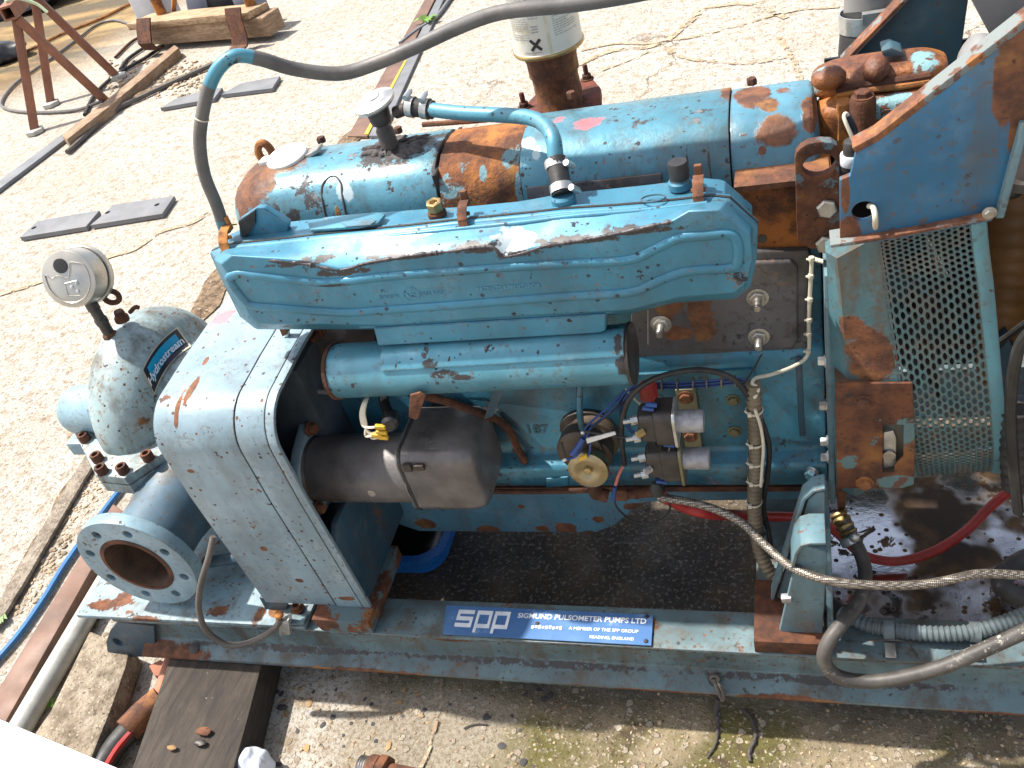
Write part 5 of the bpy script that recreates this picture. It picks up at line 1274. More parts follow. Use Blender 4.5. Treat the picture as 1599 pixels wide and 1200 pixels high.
def clip2(px, py, mat, s=.006):
    a = U(px, py, Y=YF - .004)
    bm = BM(); strip(bm, [a + V(0, .030, .012), a + V(0, .018, .018), a + V(0, .006, .016), a + V(0, -.004, .006), a + V(0, -.006, -.008), a + V(0, -.010, -.013)], (2 * s, 0, 0), .002)
    cyl(bm, a + V(-.002, .004, .009), a + V(2 * s + .002, .004, .009), .0028, 8)
    box(bm, (a.x + .002, a.y + .020, a.z + .010), (a.x + .010, a.y + .026, a.z + .030))
    obj('spring_clip', bm, M[mat], ac, bevel=.0006)
clip2(718, 348, 'rust'); clip2(1083, 312, 'rust'); clip2(347, 384, 'rust_orange', .007)
# breather cylinder under the cleaner
cn = empty('intake_cylinder', U(755, 565, Y=.12)); cn.parent = PS; cn.location = WORLD[cn.name] - WORLD['pump_set']
ca = U(527, 580, Y=.122); cb = U(984, 553, Y=.122); cax = _n(V(1, 0, (cb.z - ca.z) / (cb.x - ca.x))); cl_ = (cb - ca).length; cr = .0385
bm = BM(); lathe(bm, [(cr * .97, .001), (cr, .003), (cr, cl_ - .012), (cr * 1.02, cl_ - .010), (cr * 1.02, cl_ - .004), (cr, cl_)], ca, cax, 44); obj('shell', bm, M['canister'], cn)
bm = BM(); lathe(bm, [(cr * .9, -.003), (cr * 1.045, -.003), (cr * 1.045, .0025), (cr, .003)], ca, cax, 44); obj('end_ring', bm, M['rust_brown'], cn)
bm = BM(); lathe(bm, [(cr, cl_ - .0005), (cr * 1.05, cl_), (cr * 1.05, cl_ + .004), (cr * .9, cl_ + .005)], ca, cax, 44); obj('end_ring', bm, M['darkmetal'], cn)
bm = BM(); strip(bm, [V(U(588, 545, Y=.1).x, .122 - cr * 1.03 * math.cos(math.radians(a)), ca.z + .006 + cr * 1.03 * math.sin(math.radians(a))) for a in range(28, 85, 8)], cax * (cl_ * .79), .002); obj('saddle', bm, M['canister'], cn, bevel=.0008)

# --- starter motor
st = empty('starter_motor', U(620, 735, Y=.13)); st.parent = PS; st.location = WORLD[st.name] - WORLD['pump_set']
sa = U(503, 741, Y=.118); sb = U(614, 731, Y=.118); sax = V(1, 0, 0)
SX0, SX1 = sa.x, sb.x; sz = (sa.z + sb.z) / 2; so = V(SX0, .125, sz)
r_ = .0535; Ls = SX1 - SX0
bm = BM(); lathe(bm, [(r_ * .9, -.004), (r_ * .98, 0), (r_ * .98, .016), (r_, .018), (r_, U(619, 735, Y=.073).x - SX0 + .004)], so, sax, 44); obj('body', bm, M['starter'], st)
def srect(y, z, hy, hz, r, n=6):
    out = []
    for cy, cz, a in ((y - hy + r, z - hz + r, 180), (y + hy - r, z - hz + r, 270), (y + hy - r, z + hz - r, 0), (y - hy + r, z + hz - r, 90)):
        for k in range(n + 1):
            t = math.radians(a + 90 * k / n); out.append((cy + r * math.cos(t), cz + r * math.sin(t)))
    return out
ex0 = U(619, 735, Y=.073).x; ex1 = U(738, 720, Y=.082).x
rows = []
zc = sz + .010
for x, k in ((ex0 - .001, .93), (ex0, .985), (ex0 + .003, 1), (ex1 - .034, 1), (ex1 - .016, .985), (ex1 - .006, .93), (ex1 - .001, .84), (ex1, .72)):
    rows.append([V(x, a, b) for a, b in srect(.135, zc, .060 * k, .061 * k, .020 * k)])
bm = BM(); loft(bm, rows); obj('end_cover', bm, M['starter'], st, smooth=50)
bm = BM(); loft(bm, [[V(ex0 + .004 + dx_, a, b) for a, b in srect(.135, zc, .0612, .0622, .0205)] for dx_ in (0, .004)], caps=False); obj('cover_seam', bm, M['black'], st, smooth=50)
bm = BM(); lathe(bm, [(.0065, -.001), (.0065, .0008), (.0055, .001), (.0052, .0002), (.001, .0002)], V(U(564, 736, Y=.072).x, .125 - r_, sz), FY, 18); obj('screw', bm, M['steel'], st)
p = U(637, 730, Y=.073); bm = BM(); box(bm, (p.x - .007, .0700, p.z - .007), (p.x + .006, .0745, p.z + .007)); box(bm, (p.x + .010, .0690, p.z - .004), (p.x + .026, .0745, p.z + .006)); obj('clip', bm, M['darkmetal'], st, bevel=.001)
bm = BM(); fx = SX0 - .010
fl_ = [V(fx - .012, .125 + a, sz + b) for a, b in ((-.058, -.052), (-.064, -.03), (-.058, .0), (-.05, .04), (-.02, .058), (.03, .075), (.06, .085), (.06, -.05), (.02, -.068), (-.03, -.066))]
prism(bm, fl_, (.016, 0, 0)); obj('mount_flange', bm, M['guard'], st, bevel=.003)
bm = BM(); lathe(bm, [(r_ * 1.02, -.008), (r_ * 1.02, .0), (r_ * .92, .006)], so - V(.006, 0, 0), sax, 40); obj('nose_ring', bm, M['darkmetal'], st)
for a, b in ((-.052, -.036), (.02, .068)):
    bolt(st, V(fx + .006, .125 + a, sz + b), (1, 0, 0), .009, .014, 'rust')
bm = BM(); box(bm, (-.36, .15, .30), (-.2625, .50, .64)); pp('flywheel_housing', bm, 'housing', bevel=.004)
bm = BM(); prism(bm, UL([(640, 618), (655, 614), (664, 620), (652, 655), (648, 656), (638, 652)], Y=.075), (0, .004, 0)); obj('bracket', bm, M['rust'], st, bevel=.001)
bm = BM(); tube(bm, [U(655, 617, Y=.10), U(690, 625, Y=.12), U(740, 642, Y=.15), U(775, 655, Y=.19), U(795, 672, Y=.20), U(808, 700, Y=.20), U(820, 722, Y=.195)], .0062, 10, 6); pp('oil_pipe', bm, 'rust_brown')
bm = BM(); tube(bm, [U(598, 608, Y=.14), U(600, 628, Y=.13), U(608, 648, Y=.11)], .008, 12, 4); lathe(bm, [(.013, -.006), (.0135, 0), (.012, .014), (.008, .018)], U(610, 655, Y=.09), _n(V(.3, -1, .2)), 14); obj('battery_boot', bm, M['black_gloss'], st)
ends = [(588, 667), (590, 675), (592, 683), (583, 680)]
for k, (px, py) in enumerate(ends):
    bm = BM(); tube(bm, [U(585 - k * 2, 612, Y=.13), U(570 + k, 625, Y=.10), U(563 + k * 2, 645, Y=.085), U(566 + k * 2, 664, Y=.078), U(px - 12, py + 1, Y=.075), U(px, py, Y=.072)], .0019, 6, 6); obj('white_wire', bm, M['cream'], st)
    bm = BM(); p = U(px + 6, py, Y=.071); obox(bm, p, (.0075, 0, -.001), (0, .003, 0), (0, 0, .003)); obj('yellow_terminal', bm, M['yellow'], st, bevel=.001)
bm = BM(); prism(bm, UL([(772, 605), (788, 604), (770, 650), (756, 655)], Y=.15), (0, .004, 0)); pp('dark_strap', bm, 'guard_dark')

# --- fuel lift pump with metal bowl
fpu = empty('fuel_pump', U(918, 700, Y=.15)); fpu.parent = PS; fpu.location = WORLD[fpu.name] - WORLD['pump_set']
c = U(925, 690, Y=.19); bm = BM(); lathe(bm, [(.040, .028), (.040, -.002), (.034, -.004), (.034, -.03), (.028, -.034)], c, (0, 1, 0), 28); obj('body', bm, M['fuelpump'], fpu)
c2 = U(918, 672, Y=.205); bm = BM(); prism(bm, circ(c2, .044, (1, 0, 0), (0, 0, 1), 20, .036), (0, .01, 0)); obj('gasket_flange', bm, M['darkmetal'], fpu, bevel=.001)
c3 = U(905, 705, Y=.150); bm = BM(); lathe(bm, [(.033, .03), (.034, 0), (.028, -.004)], c3, (0, 1, -.15), 28); obj('diaphragm', bm, M['fuelpump'], fpu)
bc = U(919, 733, Y=.125); bn = _n(V(-.04, -.88, .16)); bm = BM(); lathe(bm, [(.026, -.018), (.0295, -.006), (.0305, .0), (.0295, .004), (.022, .0075), (.014, .0065), (.008, .003), (.001, .002)], bc, bn, 40); obj('bowl', bm, M['bowl'], fpu)
bm = BM(); lathe(bm, [(.0055, .001), (.0055, .006), (.004, .007)], bc, bn, 6); obj('bowl_nut', bm, M['brass'], fpu)
bm = BM(); tube(bm, [U(905, 602, Y=.17), U(905, 630, Y=.16), U(907, 660, Y=.16), U(915, 690, Y=.17)], .0048, 10, 5); obj('blue_pipe', bm, M['engine'], fpu)
bm = BM(); p = U(928, 716, Y=.135); cyl(bm, U(922, 748, Y=.16), U(932, 772, Y=.16), .011, 12); cyl(bm, U(928, 770, Y=.16), U(950, 775, Y=.16), .0105, 12); obj('elbow', bm, M['rust_brown'], fpu)
bm = BM(); lathe(bm, [(.0105, 0), (.0105, .022)], U(958, 772, Y=.16), (1, 0, 0), 6); obj('hex_nut', bm, M['rust'], fpu, bevel=.001)
bm = BM(); tube(bm, [U(975, 772, Y=.16), U(1000, 770, Y=.16), U(1030, 768, Y=.155)], .0078, 12, 4); lathe(bm, [(.0088, 0), (.0088, .006)], U(990, 771, Y=.16), (1, 0, 0), 12); obj('pipe', bm, M['rust_brown'], fpu)
bm = BM(); tube(bm, [U(760, 768, Y=.18), U(850, 768, Y=.175), U(925, 766, Y=.168)], .0042, 8, 4); obj('copper_pipe', bm, M['rust_brown'], fpu)

# --- pair of shut-off solenoids
for k, (px, py, dz) in enumerate(((1062, 658, 0), (1072, 716, 0))):
    s = empty('solenoid', U(px, py, Y=.12)); s.parent = PS; s.location = WORLD[s.name] - WORLD['pump_set']
    c = U(px - 5, py, Y=.105)
    bm = BM(); lathe(bm, [(.0152, 0), (.0152, .032), (.0138, .0345), (.002, .035)], c, (1, 0, -.02), 28); obj('can', bm, M['solenoid'], s)
    bm = BM(); prism(bm, [c + V(-.003, a, b) for a, b in srect(0, -.002, .024, .030 if k == 0 else .034, .012)], (.004, 0, 0)); obj('plate', bm, M['zinc' if k == 0 else 'olive'], s, bevel=.0008)
    bm = BM(); rows = [[c + V(x, a, b) for a, b in srect(0, 0, .022 * q, .028 * q, .010 * q)] for x, q in ((-.0035, 1), (-.026, 1), (-.028, .85), (-.046, .78), (-.050, .6))]; loft(bm, rows); obj('body', bm, M['darkmetal'], s, bevel=.0015)
    for dzz, dyy in ((.016, -.012), (-.012, -.016)):
        q = c + V(-.048, dyy, dzz); bm = BM(); lathe(bm, [(.0062, 0), (.0062, .009)], q, (-1, -.25, 0), 6); lathe(bm, [(.0032, .006), (.0032, .019)], q, (-1, -.25, 0), 10); obj('terminal', bm, M['zinc'], s)
    q = c + V(-.042, -.018, 0); bm = BM(); lathe(bm, [(.0052, 0), (.0052, .010)], q, (-.7, -.7, 0), 6); obj('terminal', bm, M['brass' if k == 0 else 'zinc'], s)
    bx = U(1071 if k == 0 else 1078, 632 if k == 0 else 692, Y=.19)
    bm = BM(); box(bm, (bx.x - .013, .196, bx.z - .035), (bx.x + .015, .2075, bx.z + .022)); obj('mount_bracket', bm, M['olive'], s, bevel=.001)
    bolt(s, V(bx.x, .1955, bx.z + .008), FY, .0085, .005, 'rust')

# --- wiring (fixed runs are parts, loose looms are things)
def wire(pts, r, mat, name='wire', parent=None, label=None, cat=None, seg=8, sub=7, group=None):
    bm = BM(); tube(bm, [U(p[0], p[1], Y=p[2]) for p in pts], r, seg, sub); o = obj(name, bm, M[mat], parent)
    if label: tag(o, label, cat, group)
    return o
lm = empty('blue_wire_loom', U(1060, 600, Y=.17)); tag(lm, 'bundle of thin blue wires with pale ties running along the engine block', 'wire loom')
for k in range(7):
    d = (k - 3) * 2.0; y = .172 + (k % 3) * .003
    wire([(962 + k, 640 + d * 2, y - .01), (985, 612 + d, y - .012), (1020, 603 + d * .8, y), (1060, 602 + d * .8, y), (1110, 599 + d * .8, y), (1150, 595 + d * .8, y), (1176, 602 + d * .6, y - .01)], .0011, 'bluewire' if k not in (2, 5) else 'black', 'wire', lm)
for px in (1034, 1058, 1083, 1104, 1127, 1148):
    p = U(px, 602 - (px - 1034) * .055, Y=.174); bm = BM(); lathe(bm, [(.0075, -.0010), (.0083, -.0010), (.0083, .0010), (.0075, .0010)], p, (1, 0, .03), 12, caps=False); cyl(bm, p + V(0, -.004, .007), p + V(.001, -.008, .009), .0011, 6); obj('cable_tie', bm, M['conduit'], lm)
for k, pts in enumerate(([(975, 610, .165), (945, 640, .15), (915, 668, .14), (912, 690, .13), (900, 712, .125), (884, 718, .12)], [(978, 612, .165), (950, 645, .15), (920, 672, .14), (922, 692, .125), (921, 704, .122), (918, 713, .12)],
                         [(985, 615, .17), (972, 640, .16), (978, 665, .16), (992, 682, .16), (1010, 690, .15), (1030, 692, .135)], [(982, 612, .17), (975, 640, .162), (984, 668, .162), (1000, 685, .16)], [(990, 615, .168), (960, 640, .152), (925, 668, .14)])):
    wire(pts, .0017 if k < 2 else .0012, 'bluewire' if k != 4 else 'black', 'wire', lm)
wire([(911, 685, .125), (903, 698, .122), (893, 710, .12)], .0042, 'bluewire', 'sleeve', lm)
bm = BM(); p = U(884, 718, Y=.118); cyl(bm, p, p + V(-.005, 0, -.002), .0022, 8); cyl(bm, U(910, 674, Y=.128), U(910, 678, Y=.126), .003, 8); obj('connector', bm, M['white'], lm)
bm = BM(); prism(bm, UL([(904, 715), (916, 711), (917, 716), (905, 721)], Y=.112), (0, .003, 0)); obj('yellow_tag', bm, M['yellow'], lm)
bm = BM(); prism(bm, UL([(915, 686), (960, 675), (962, 679), (917, 693)], Y=.118), (0, .002, 0)); obj('white_tag', bm, M['white'], lm)
wire([(912, 674, .124), (950, 680, .12), (1000, 687, .12), (1030, 694, .11)], .0017, 'black', 'wire', lm)
wire([(877, 692, .13), (883, 715, .122)], .0018, 'black', 'wire', lm)
bm = BM(); superblob(bm, U(1013, 612, Y=.165), .012, .007, .017, .45, 3, .12); obj('red_connector', bm, M['red'], lm)
for px, py in ((1018, 632), (1013, 638), (1046, 695), (1034, 752)):
    bm = BM(); p = U(px, py, Y=.095); cyl(bm, p + V(-.008, 0, .001), p + V(.006, 0, -.002), .0032, 8); obj('blue_terminal', bm, M['bluewire'], lm)
wire([(978, 608, .168), (990, 622, .15), (1004, 634, .12), (1012, 637, .1)], .002, 'cream', 'wire', lm)
wire([(1046, 698, .092), (1040, 722, .09), (1034, 748, .09)], .0011, 'hose_grey', 'wire', lm)
wire([(975, 724, .15), (966, 742, .145), (960, 762, .14)], .0024, 'pink', 'wire', lm)
wire([(960, 760, .138), (958, 780, .138)], .0034, 'bluewire', 'sleeve', lm)
wire([(958, 778, .138), (965, 795, .14), (985, 812, .15), (1005, 818, .15), (1030, 812, .14), (1045, 798, .13), (1046, 780, .12)], .0016, 'black', 'wire', lm)
# black cable arching from the fuel pump over to the conduit
wire([(975, 726, .145), (971, 690, .135), (972, 655, .13), (985, 620, .125), (1015, 595, .125), (1060, 581, .13), (1105, 579, .14), (1145, 592, .145), (1170, 622, .15), (1190, 660, .155), (1201, 700, .155), (1198, 745, .16), (1192, 790, .16), (1200, 830, .15), (1206, 870, .14)], .0038, 'black', 'black_cable', None, 'black cable arching from the fuel pump over the block and down beside the conduit', 'cable', 10)
wire([(1026, 770, .10), (1026, 755, .11), (1024, 700, .11), (1018, 660, .11)], .003, 'black', 'black_cable', None, 'short black cable rising past the solenoid terminals to the red connector', 'cable')
bm = BM(); p = U(1026, 765, Y=.10); lathe(bm, [(.010, -.006), (.011, .0), (.008, .010), (.004, .016)], p, (0, -.1, 1), 14); tag(obj('cable_boot', bm, M['black']), 'black rubber boot where the braided hose and red cable start under the solenoids', 'boot')
# white wire with clips
ww = empty('white_wire', U(1265, 480, Y=.21)); tag(ww, 'cream wire clipped down the side cover, looping from the round hole in the blue plate', 'wire')
wire([(1357, 322, .112), (1364, 326, .104), (1367, 350, .100), (1363, 378, .165), (1345, 402, .18), (1318, 413, .195), (1290, 410, .205), (1268, 404, .212)], .0029, 'cream', 'wire', ww)
wire([(1268, 404, .212), (1266, 440, .212), (1263, 500, .212), (1262, 552, .212), (1240, 572, .20), (1205, 585, .18), (1180, 591, .165), (1175, 600, .155), (1184, 607, .15), (1178, 622, .145)], .0026, 'cream', 'wire', ww)
for py in (405, 432, 468, 500, 522, 549):
    bm = BM(); p = U(1267 - (py - 405) * .035, py, Y=.210); lathe(bm, [(.0034, -.003), (.0042, 0), (.0034, .003)], p, (0, 0, 1), 10); cyl(bm, p, p + V(-.006, 0, 0), .0016, 6); obj('wire_clip', bm, M['cream'], ww)
wire([(1190, 552, .19), (1176, 578, .17), (1158, 605, .15)], .0013, 'black', 'cable_tie_tail', None, 'long black cable tie tail sticking up beside the side cover', 'cable tie')
# corrugated conduit
cd = empty('conduit', U(1180, 700, Y=.14)); tag(cd, 'brown ribbed conduit with a cream wire tied along it hanging down the block', 'conduit')
path = [(1176, 600, .155), (1178, 640, .15), (1180, 690, .148), (1180, 740, .148), (1178, 790, .145), (1182, 835, .14), (1190, 870, .13), (1205, 896, .12), (1228, 912, .11)]
bm = BM(); ribbed(bm, [U(a, b, Y=c) for a, b, c in path], .0105, .0021, .0022, 14, 24); obj('ribbed_tube', bm, M['conduit'], cd)
wire([(1179, 640, .138), (1188, 668, .137), (1192, 700, .137), (1190, 730, .137), (1188, 760, .137)], .0022, 'cream', 'cream_wire', cd)
for a, b, yy in ((1178, 640, .150), (1180, 690, .148), (1180, 720, .148), (1180, 749, .148), (1178, 783, .1455)):
    p = U(a, b, Y=yy); bm = BM(); lathe(bm, [(.0103, -.0016), (.0114, -.0016), (.0114, .0016), (.0103, .0016)], p, (0, -.1, 1), 16, caps=False); obox(bm, p + V(-.006, -.010, 0), (.0025, 0, 0), (0, .002, 0), (0, 0, .0028)); cyl(bm, p + V(-.007, -.010, 0), p + V(-.012, -.010, .007), .0011, 6); obj('cable_tie', bm, M['cream'], cd)
bm = BM(); p = U(1183, 823, Y=.135); lathe(bm, [(.0122, -.0025), (.0145, -.0025), (.0145, .0025), (.0122, .0025)], U(1184, 824, Y=.137), (.3, 0, 1), 16, caps=False); obj('black_tie', bm, M['black'], cd)
# blue grey conduit lying along the skid
c2_ = empty('skid_conduit', (.62, .08, .21)); tag(c2_, 'blue grey ribbed conduit clipped along the top of the skid beam at the right', 'conduit')
pth = [U(1225, 905, Z=.214), U(1270, 935, Z=.214), U(1330, 965, Z=.214), U(1370, 980, Z=.216), U(1440, 989, Z=.218), U(1510, 988, Z=.220), U(1570, 972, Z=.224), U(1640, 945, Z=.23)]
bm = BM(); ribbed(bm, pth, .0110, .0018, .0015, 14, 24); obj('ribbed_tube', bm, M['conduit_blue'], c2_)
bm = BM(); tube(bm, [U(1296, 945, Z=.213), U(1313, 957, Z=.213)], .0135, 14, 1); obj('collar', bm, M['black'], c2_)
for px, py in ((1388, 985), (1522, 987)):
    p = U(px, py, Z=.217); bm = BM(); lathe(bm, [(.0125, -.007), (.0140, -.007), (.0140, .007), (.0125, .007)], p, (1, -.05, .02), 18, caps=False); obj('saddle_clip', bm, M['conduit_blue'], c2_)
    bm = BM(); q = p + V(0, -.014, -.010); prism(bm, [q + V(-.007, 0, 0), q + V(.007, 0, 0), q + V(.007, -.022, -.002), q + V(-.007, -.022, -.002)], (0, 0, .002)); obj('clip_tab', bm, M['steel'], c2_, bevel=.0006)
wire([(1352, 1000, .01), (1400, 1000, .01), (1420, 1005, .0)], .0011, 'darkmetal', 'loose_wire', None, 'thin loose wire lying on the skid beam under the ribbed conduit', 'wire')
wire([(1420, 1003, .0), (1425, 1015, .0), (1432, 1024, .0)], .0012, 'black', 'loose_wire', None, 'short curled black wire on the skid beam edge', 'wire')

# --- loose hoses and cables
bm = BM(); tube(bm, [U(1028, 777, Y=.11), U(1075, 784, Y=.10), U(1120, 797, Y=.09), U(1160, 818, Y=.075), U(1195, 852, Y=.05), U(1235, 885, Y=.02), U(1290, 906, Y=.0), U(1360, 914, Y=.0), U(1440, 913, Y=.01), U(1500, 902, Y=.02), U(1540, 896, Y=.03), U(1640, 902, Y=.04)], .0058, 14, 9)
tag(obj('braided_hose', bm, M['braid']), 'steel braided hose sagging from the fuel pump in front of the engine foot', 'hose')
bm = BM(); tube(bm, [U(1034, 776, Y=.14), U(1070, 793, Y=.15), U(1110, 803, Y=.16)] + [U(1180, 806, Z=.22), U(1280, 815, Z=.17), U(1340, 862, Z=.05), U(1380, 876, Z=.03), U(1420, 874, Z=.03), U(1465, 858, Z=.04), U(1510, 828, Z=.06), U(1545, 793, Z=.09), U(1580, 765, Z=.12), U(1640, 730, Z=.16)], .0082, 14, 8)
tag(obj('red_cable', bm, M['red']), 'thick red battery cable sweeping over the oily puddle', 'cable')
gh = empty('drain_hose', U(1340, 900, Y=.08)); tag(gh, 'worn grey rubber hose with clamped fitting looping over the skid beam at the right', 'hose')
bm = BM(); tube(bm, [U(1318, 812, Y=.17), U(1330, 838, Y=.15), U(1345, 868, Y=.12), U(1351, 900, Y=.09), U(1342, 938, Y=.05), U(1318, 970, Y=.01), U(1294, 1002, Y=-.015), U(1287, 1030, Y=-.025), U(1304, 1054, Y=-.03), U(1345, 1064, Y=-.03), U(1400, 1060, Y=-.03), U(1470, 1042, Y=-.025), U(1540, 1013, Y=-.01), U(1640, 968, Y=.02)], .0098, 16, 8); obj('hose', bm, M['wornhose'], gh)
bm = BM(); a = U(1308, 800, Y=.18); b = U(1330, 842, Y=.15); tube(bm, [a, b], .0125, 16, 1, step=.0035, rf=lambda i, t: .0125 + .0022 * math.sin(i * 2.2)); obj('ribbed_ferrule', bm, M['brass'], gh)
bm = BM(); lathe(bm, [(.012, 0), (.0145, .003), (.0145, .012), (.010, .014)], U(1324, 838, Y=.148), b - a, 16); blob(bm, U(1334, 840, Y=.135), .008, .006, .009, 2); obj('hose_clamp', bm, M['zinc'], gh)
bm = BM(); prism(bm, UL([(1306, 765), (1322, 770), (1320, 800), (1308, 800)], Y=.185), (0, .02, 0)); obj('fitting', bm, M['rust'], gh, bevel=.002)
bm = BM(); tube(bm, [U(1640, 860, Z=.06), U(1590, 880, Z=.05), U(1565, 905, Z=.04), U(1580, 930, Z=.04), U(1640, 945, Z=.04)], .017, 16, 6); tag(obj('black_hose', bm, M['wornhose']), 'thick worn black hose curving on the ground at the right edge', 'hose')
bm = BM(); tube(bm, [U(333, 838, Y=.03), U(326, 870, Y=.01), U(313, 915, Y=-.01), U(311, 955, Y=-.02), U(325, 988, Y=-.025), U(360, 1008, Y=-.025), U(400, 1000, Y=-.02), U(430, 980, Y=-.012), U(437, 966, Y=-.006)], .0052, 12, 7)
tag(obj('earth_cable', bm, M['cable_grey']), 'grey earth cable looping from the coupling guard to the clamp on the skid', 'cable')
# big grey hose over everything
fh = empty('overhead_hose', U(450, 90, Y=.3)); tag(fh, 'long grey hose with a blue painted bend rising from the air cleaner and passing overhead', 'hose')
HP = [(352, 362, .17), (338, 320, .17), (320, 275, .17), (312, 225, .175), (316, 180, .18), (327, 135, .19), (344, 104, .20), (368, 88, .21), (405, 92, .225), (455, 107, .245), (510, 115, .26), (545, 113, .27), (590, 98, .28), (650, 73, .285), (710, 45, .29), (765, 24, .29), (815, 15, .29), (890, 8, .29), (990, -8, .29), (1090, -32, .30), (1180, -75, .34)]
pts = smoothpath([U(a, b, Y=y) for a, b, y in HP] + [V(.50, .50, 1.12), V(.85, .95, 1.02), V(1.15, 1.45, .60), V(1.40, 1.85, .10), V(1.75, 2.1, .012)], 8)
i0, i1 = 40, 62
bm = BM(); tube(bm, pts[:i0 + 1], .0082, 14, 1); obj('lower_length', bm, M['hose_grey'], fh)
bm = BM(); tube(bm, pts[i0:i1 + 1], .0084, 14, 1); obj('painted_bend', bm, M['canister'], fh)
bm = BM(); tube(bm, pts[i1:], .0088, 14, 1); obj('upper_length', bm, M['hose_grey'], fh)
bm = BM(); tube(bm, pts[:5], .0085, 14, 1); obj('painted_end', bm, M['canister'], fh)
bm = BM(); lathe(bm, [(.0086, -.001), (.0095, 0), (.0086, .001)], pts[31], pts[32] - pts[31], 14, caps=False); obj('wire_tie', bm, M['cream'], fh)
bm = BM(); tube(bm, [U(448, 516, Y=.19), U(452, 540, Y=.19), U(462, 572, Y=.19), U(474, 600, Y=.185), U(488, 610, Y=.18), U(530, 613, Y=.17)], .0042, 10, 6); pp('steel_pipe', bm, 'zinc')
bm = BM(); prism(bm, UL([(435, 512), (444, 508), (449, 522), (441, 526)], Y=.185), (0, .01, 0)); pp('pipe_clip', bm, 'rust_brown')

# --- exhaust stub with a paint tin over it
xf = empty('exhaust_outlet', U(875, 170, Z=.80)); xf.parent = PS; xf.location = WORLD[xf.name] - WORLD['pump_set']
zf = .80
bm = BM(); FPL = UL([(812, 172), (845, 138), (925, 122), (938, 137), (938, 160), (900, 185), (815, 190)], Z=zf); prism(bm, FPL, (0, 0, -.016)); obj('flange', bm, M['rust_red'], xf, bevel=.003)
ec0 = U(876, 162, Z=zf); ec1 = atop(ec0, 862, 66)
bm = BM(); hh_ = ec1.z - zf; lathe(bm, [(.040, -.004), (.0375, .01), (.0365, hh_ * .5), (.0395, hh_ * .55), (.0395, hh_ * .75), (.041, hh_ * .8), (.039, hh_ * 1.3)], ec0, (0, 0, 1), 36); wobble(bm, .0012, 60); obj('pipe', bm, M['rust'], xf)
for px, py in ((819, 168), (906, 158), (917, 124)):
    bolt(xf, U(px, py, Z=zf), (0, 0, 1), .0085, .009, 'rust_brown', True, .016, name='stud_nut')
bm = BM(); box(bm, (.03, .47, .70), (.17, .62, .784)); pp('manifold', bm, 'rust_brown', bevel=.01)
tn = empty('paint_tin', (ec0.x, ec0.y, ec1.z)); tag(tn, 'old white paint tin with printed label upturned over the rusty exhaust pipe', 'tin')
tr_ = .0535; tb = V(ec0.x, ec0.y, ec1.z - .006)
bm = BM(); lathe(bm, [(tr_ * .8, .002), (tr_ * 1.0, 0), (tr_ * 1.03, .002), (tr_ * 1.03, .006), (tr_, .008), (tr_, .15), (tr_ * 1.03, .152), (tr_ * .9, .154)], tb, (0, 0, 1), 48); obj('can', bm, M['tin'], tn)
bm = BM(); lathe(bm, [(tr_ * 1.02, .0), (tr_ * 1.045, .002), (tr_ * 1.045, .005), (tr_ * 1.02, .007)], tb, (0, 0, 1), 48, caps=False); obj('rim', bm, M['brass'], tn)
ta = math.atan2(CAM.y - tb.y, CAM.x - tb.x)
def tinp(s, h, lift=.0004):   # s metres round the can from the middle of the side in view
    a = ta + s / tr_; return V(tb.x + (tr_ + lift) * math.cos(a), tb.y + (tr_ + lift) * math.sin(a), tb.z + h)
def tinbar(bm, s0, s1, h0, h1, n=4):
    rows = [[tinp(s0 + (s1 - s0) * i / n, h) for h in (h0, h1)] for i in range(n + 1)]; loft(bm, rows, caps=False, closed=False)
bm = BM()
for colx, (s0, s1) in enumerate(((-.060, -.026), (-.023, -.008), (.012, .054))):
    h = .120
    while h > (.030 if colx != 1 else .060):
        s = s0
        while s < s1 - .002:
            wd = random.uniform(.002, .007); e = min(s + wd, s1); tinbar(bm, s, e, h, h + .0011, 1); s = e + .0013
            if random.random() < .04: break
        h -= .0034
for h in (.05, .046, .042): tinbar(bm, -.021, -.011, h, h + .0018, 2)
tinbar(bm, -.04, -.012, .012, .0132, 3)
obj('fine_print', bm, M['print_grey'], tn, smooth=60)['kind'] = 'stuff'
bm = BM()
for sg in (-1, 1):
    rows = []
    for i in range(7):
        t = i / 6 - .5; s, h = -.019 + t * .016, .024 + sg * t * .016
        rows.append([tinp(s - .0016, h + sg * .0016, .0006), tinp(s + .0016, h - sg * .0016, .0006)])
    loft(bm, rows, caps=False, closed=False)
obj('hazard_cross', bm, M['ink'], tn, smooth=60)
bm = BM(); tinbar(bm, .0, .0045, .008, .145, 2); obj('seam', bm, M['label_cream'], tn, smooth=60)

# --- thermostat housing
th = empty('thermostat_housing', U(1370, 200, Y=.36)); th.parent = PS; th.location = WORLD[th.name] - WORLD['pump_set']
def ygrid(pts, y0, y1, mat, name, bev=.01, par=None):
    bm = BM(); prism(bm, UL(pts, Y=y0), (0, y1 - y0, 0)); return obj(name, bm, M[mat], par or th, bevel=bev, seg=4, smooth=60)
bm = BM(); superblob(bm, U(1374, 174, Y=.345), .074, .034, .030, .55, 4, .03); obj('lower_body', bm, M['thermo'], th, smooth=60)
bm = BM(); superblob(bm, U(1318, 205, Y=.345), .020, .028, .050, .6, 3, .03); obj('lower_body', bm, M['rust_orange'], th, smooth=60)
bm = BM(); superblob(bm, U(1371, 116, Y=.375), .076, .036, .019, .6, 4, .05); obj('upper_body', bm, M['thermo'], th, smooth=60)
bm = BM(); tube(bm, [U(1306, 141, Y=.340), U(1360, 133, Y=.336), U(1410, 127, Y=.336), U(1450, 120, Y=.342)], .0065, 10, 4); obj('gasket_seam', bm, M['rust_brown'], th)
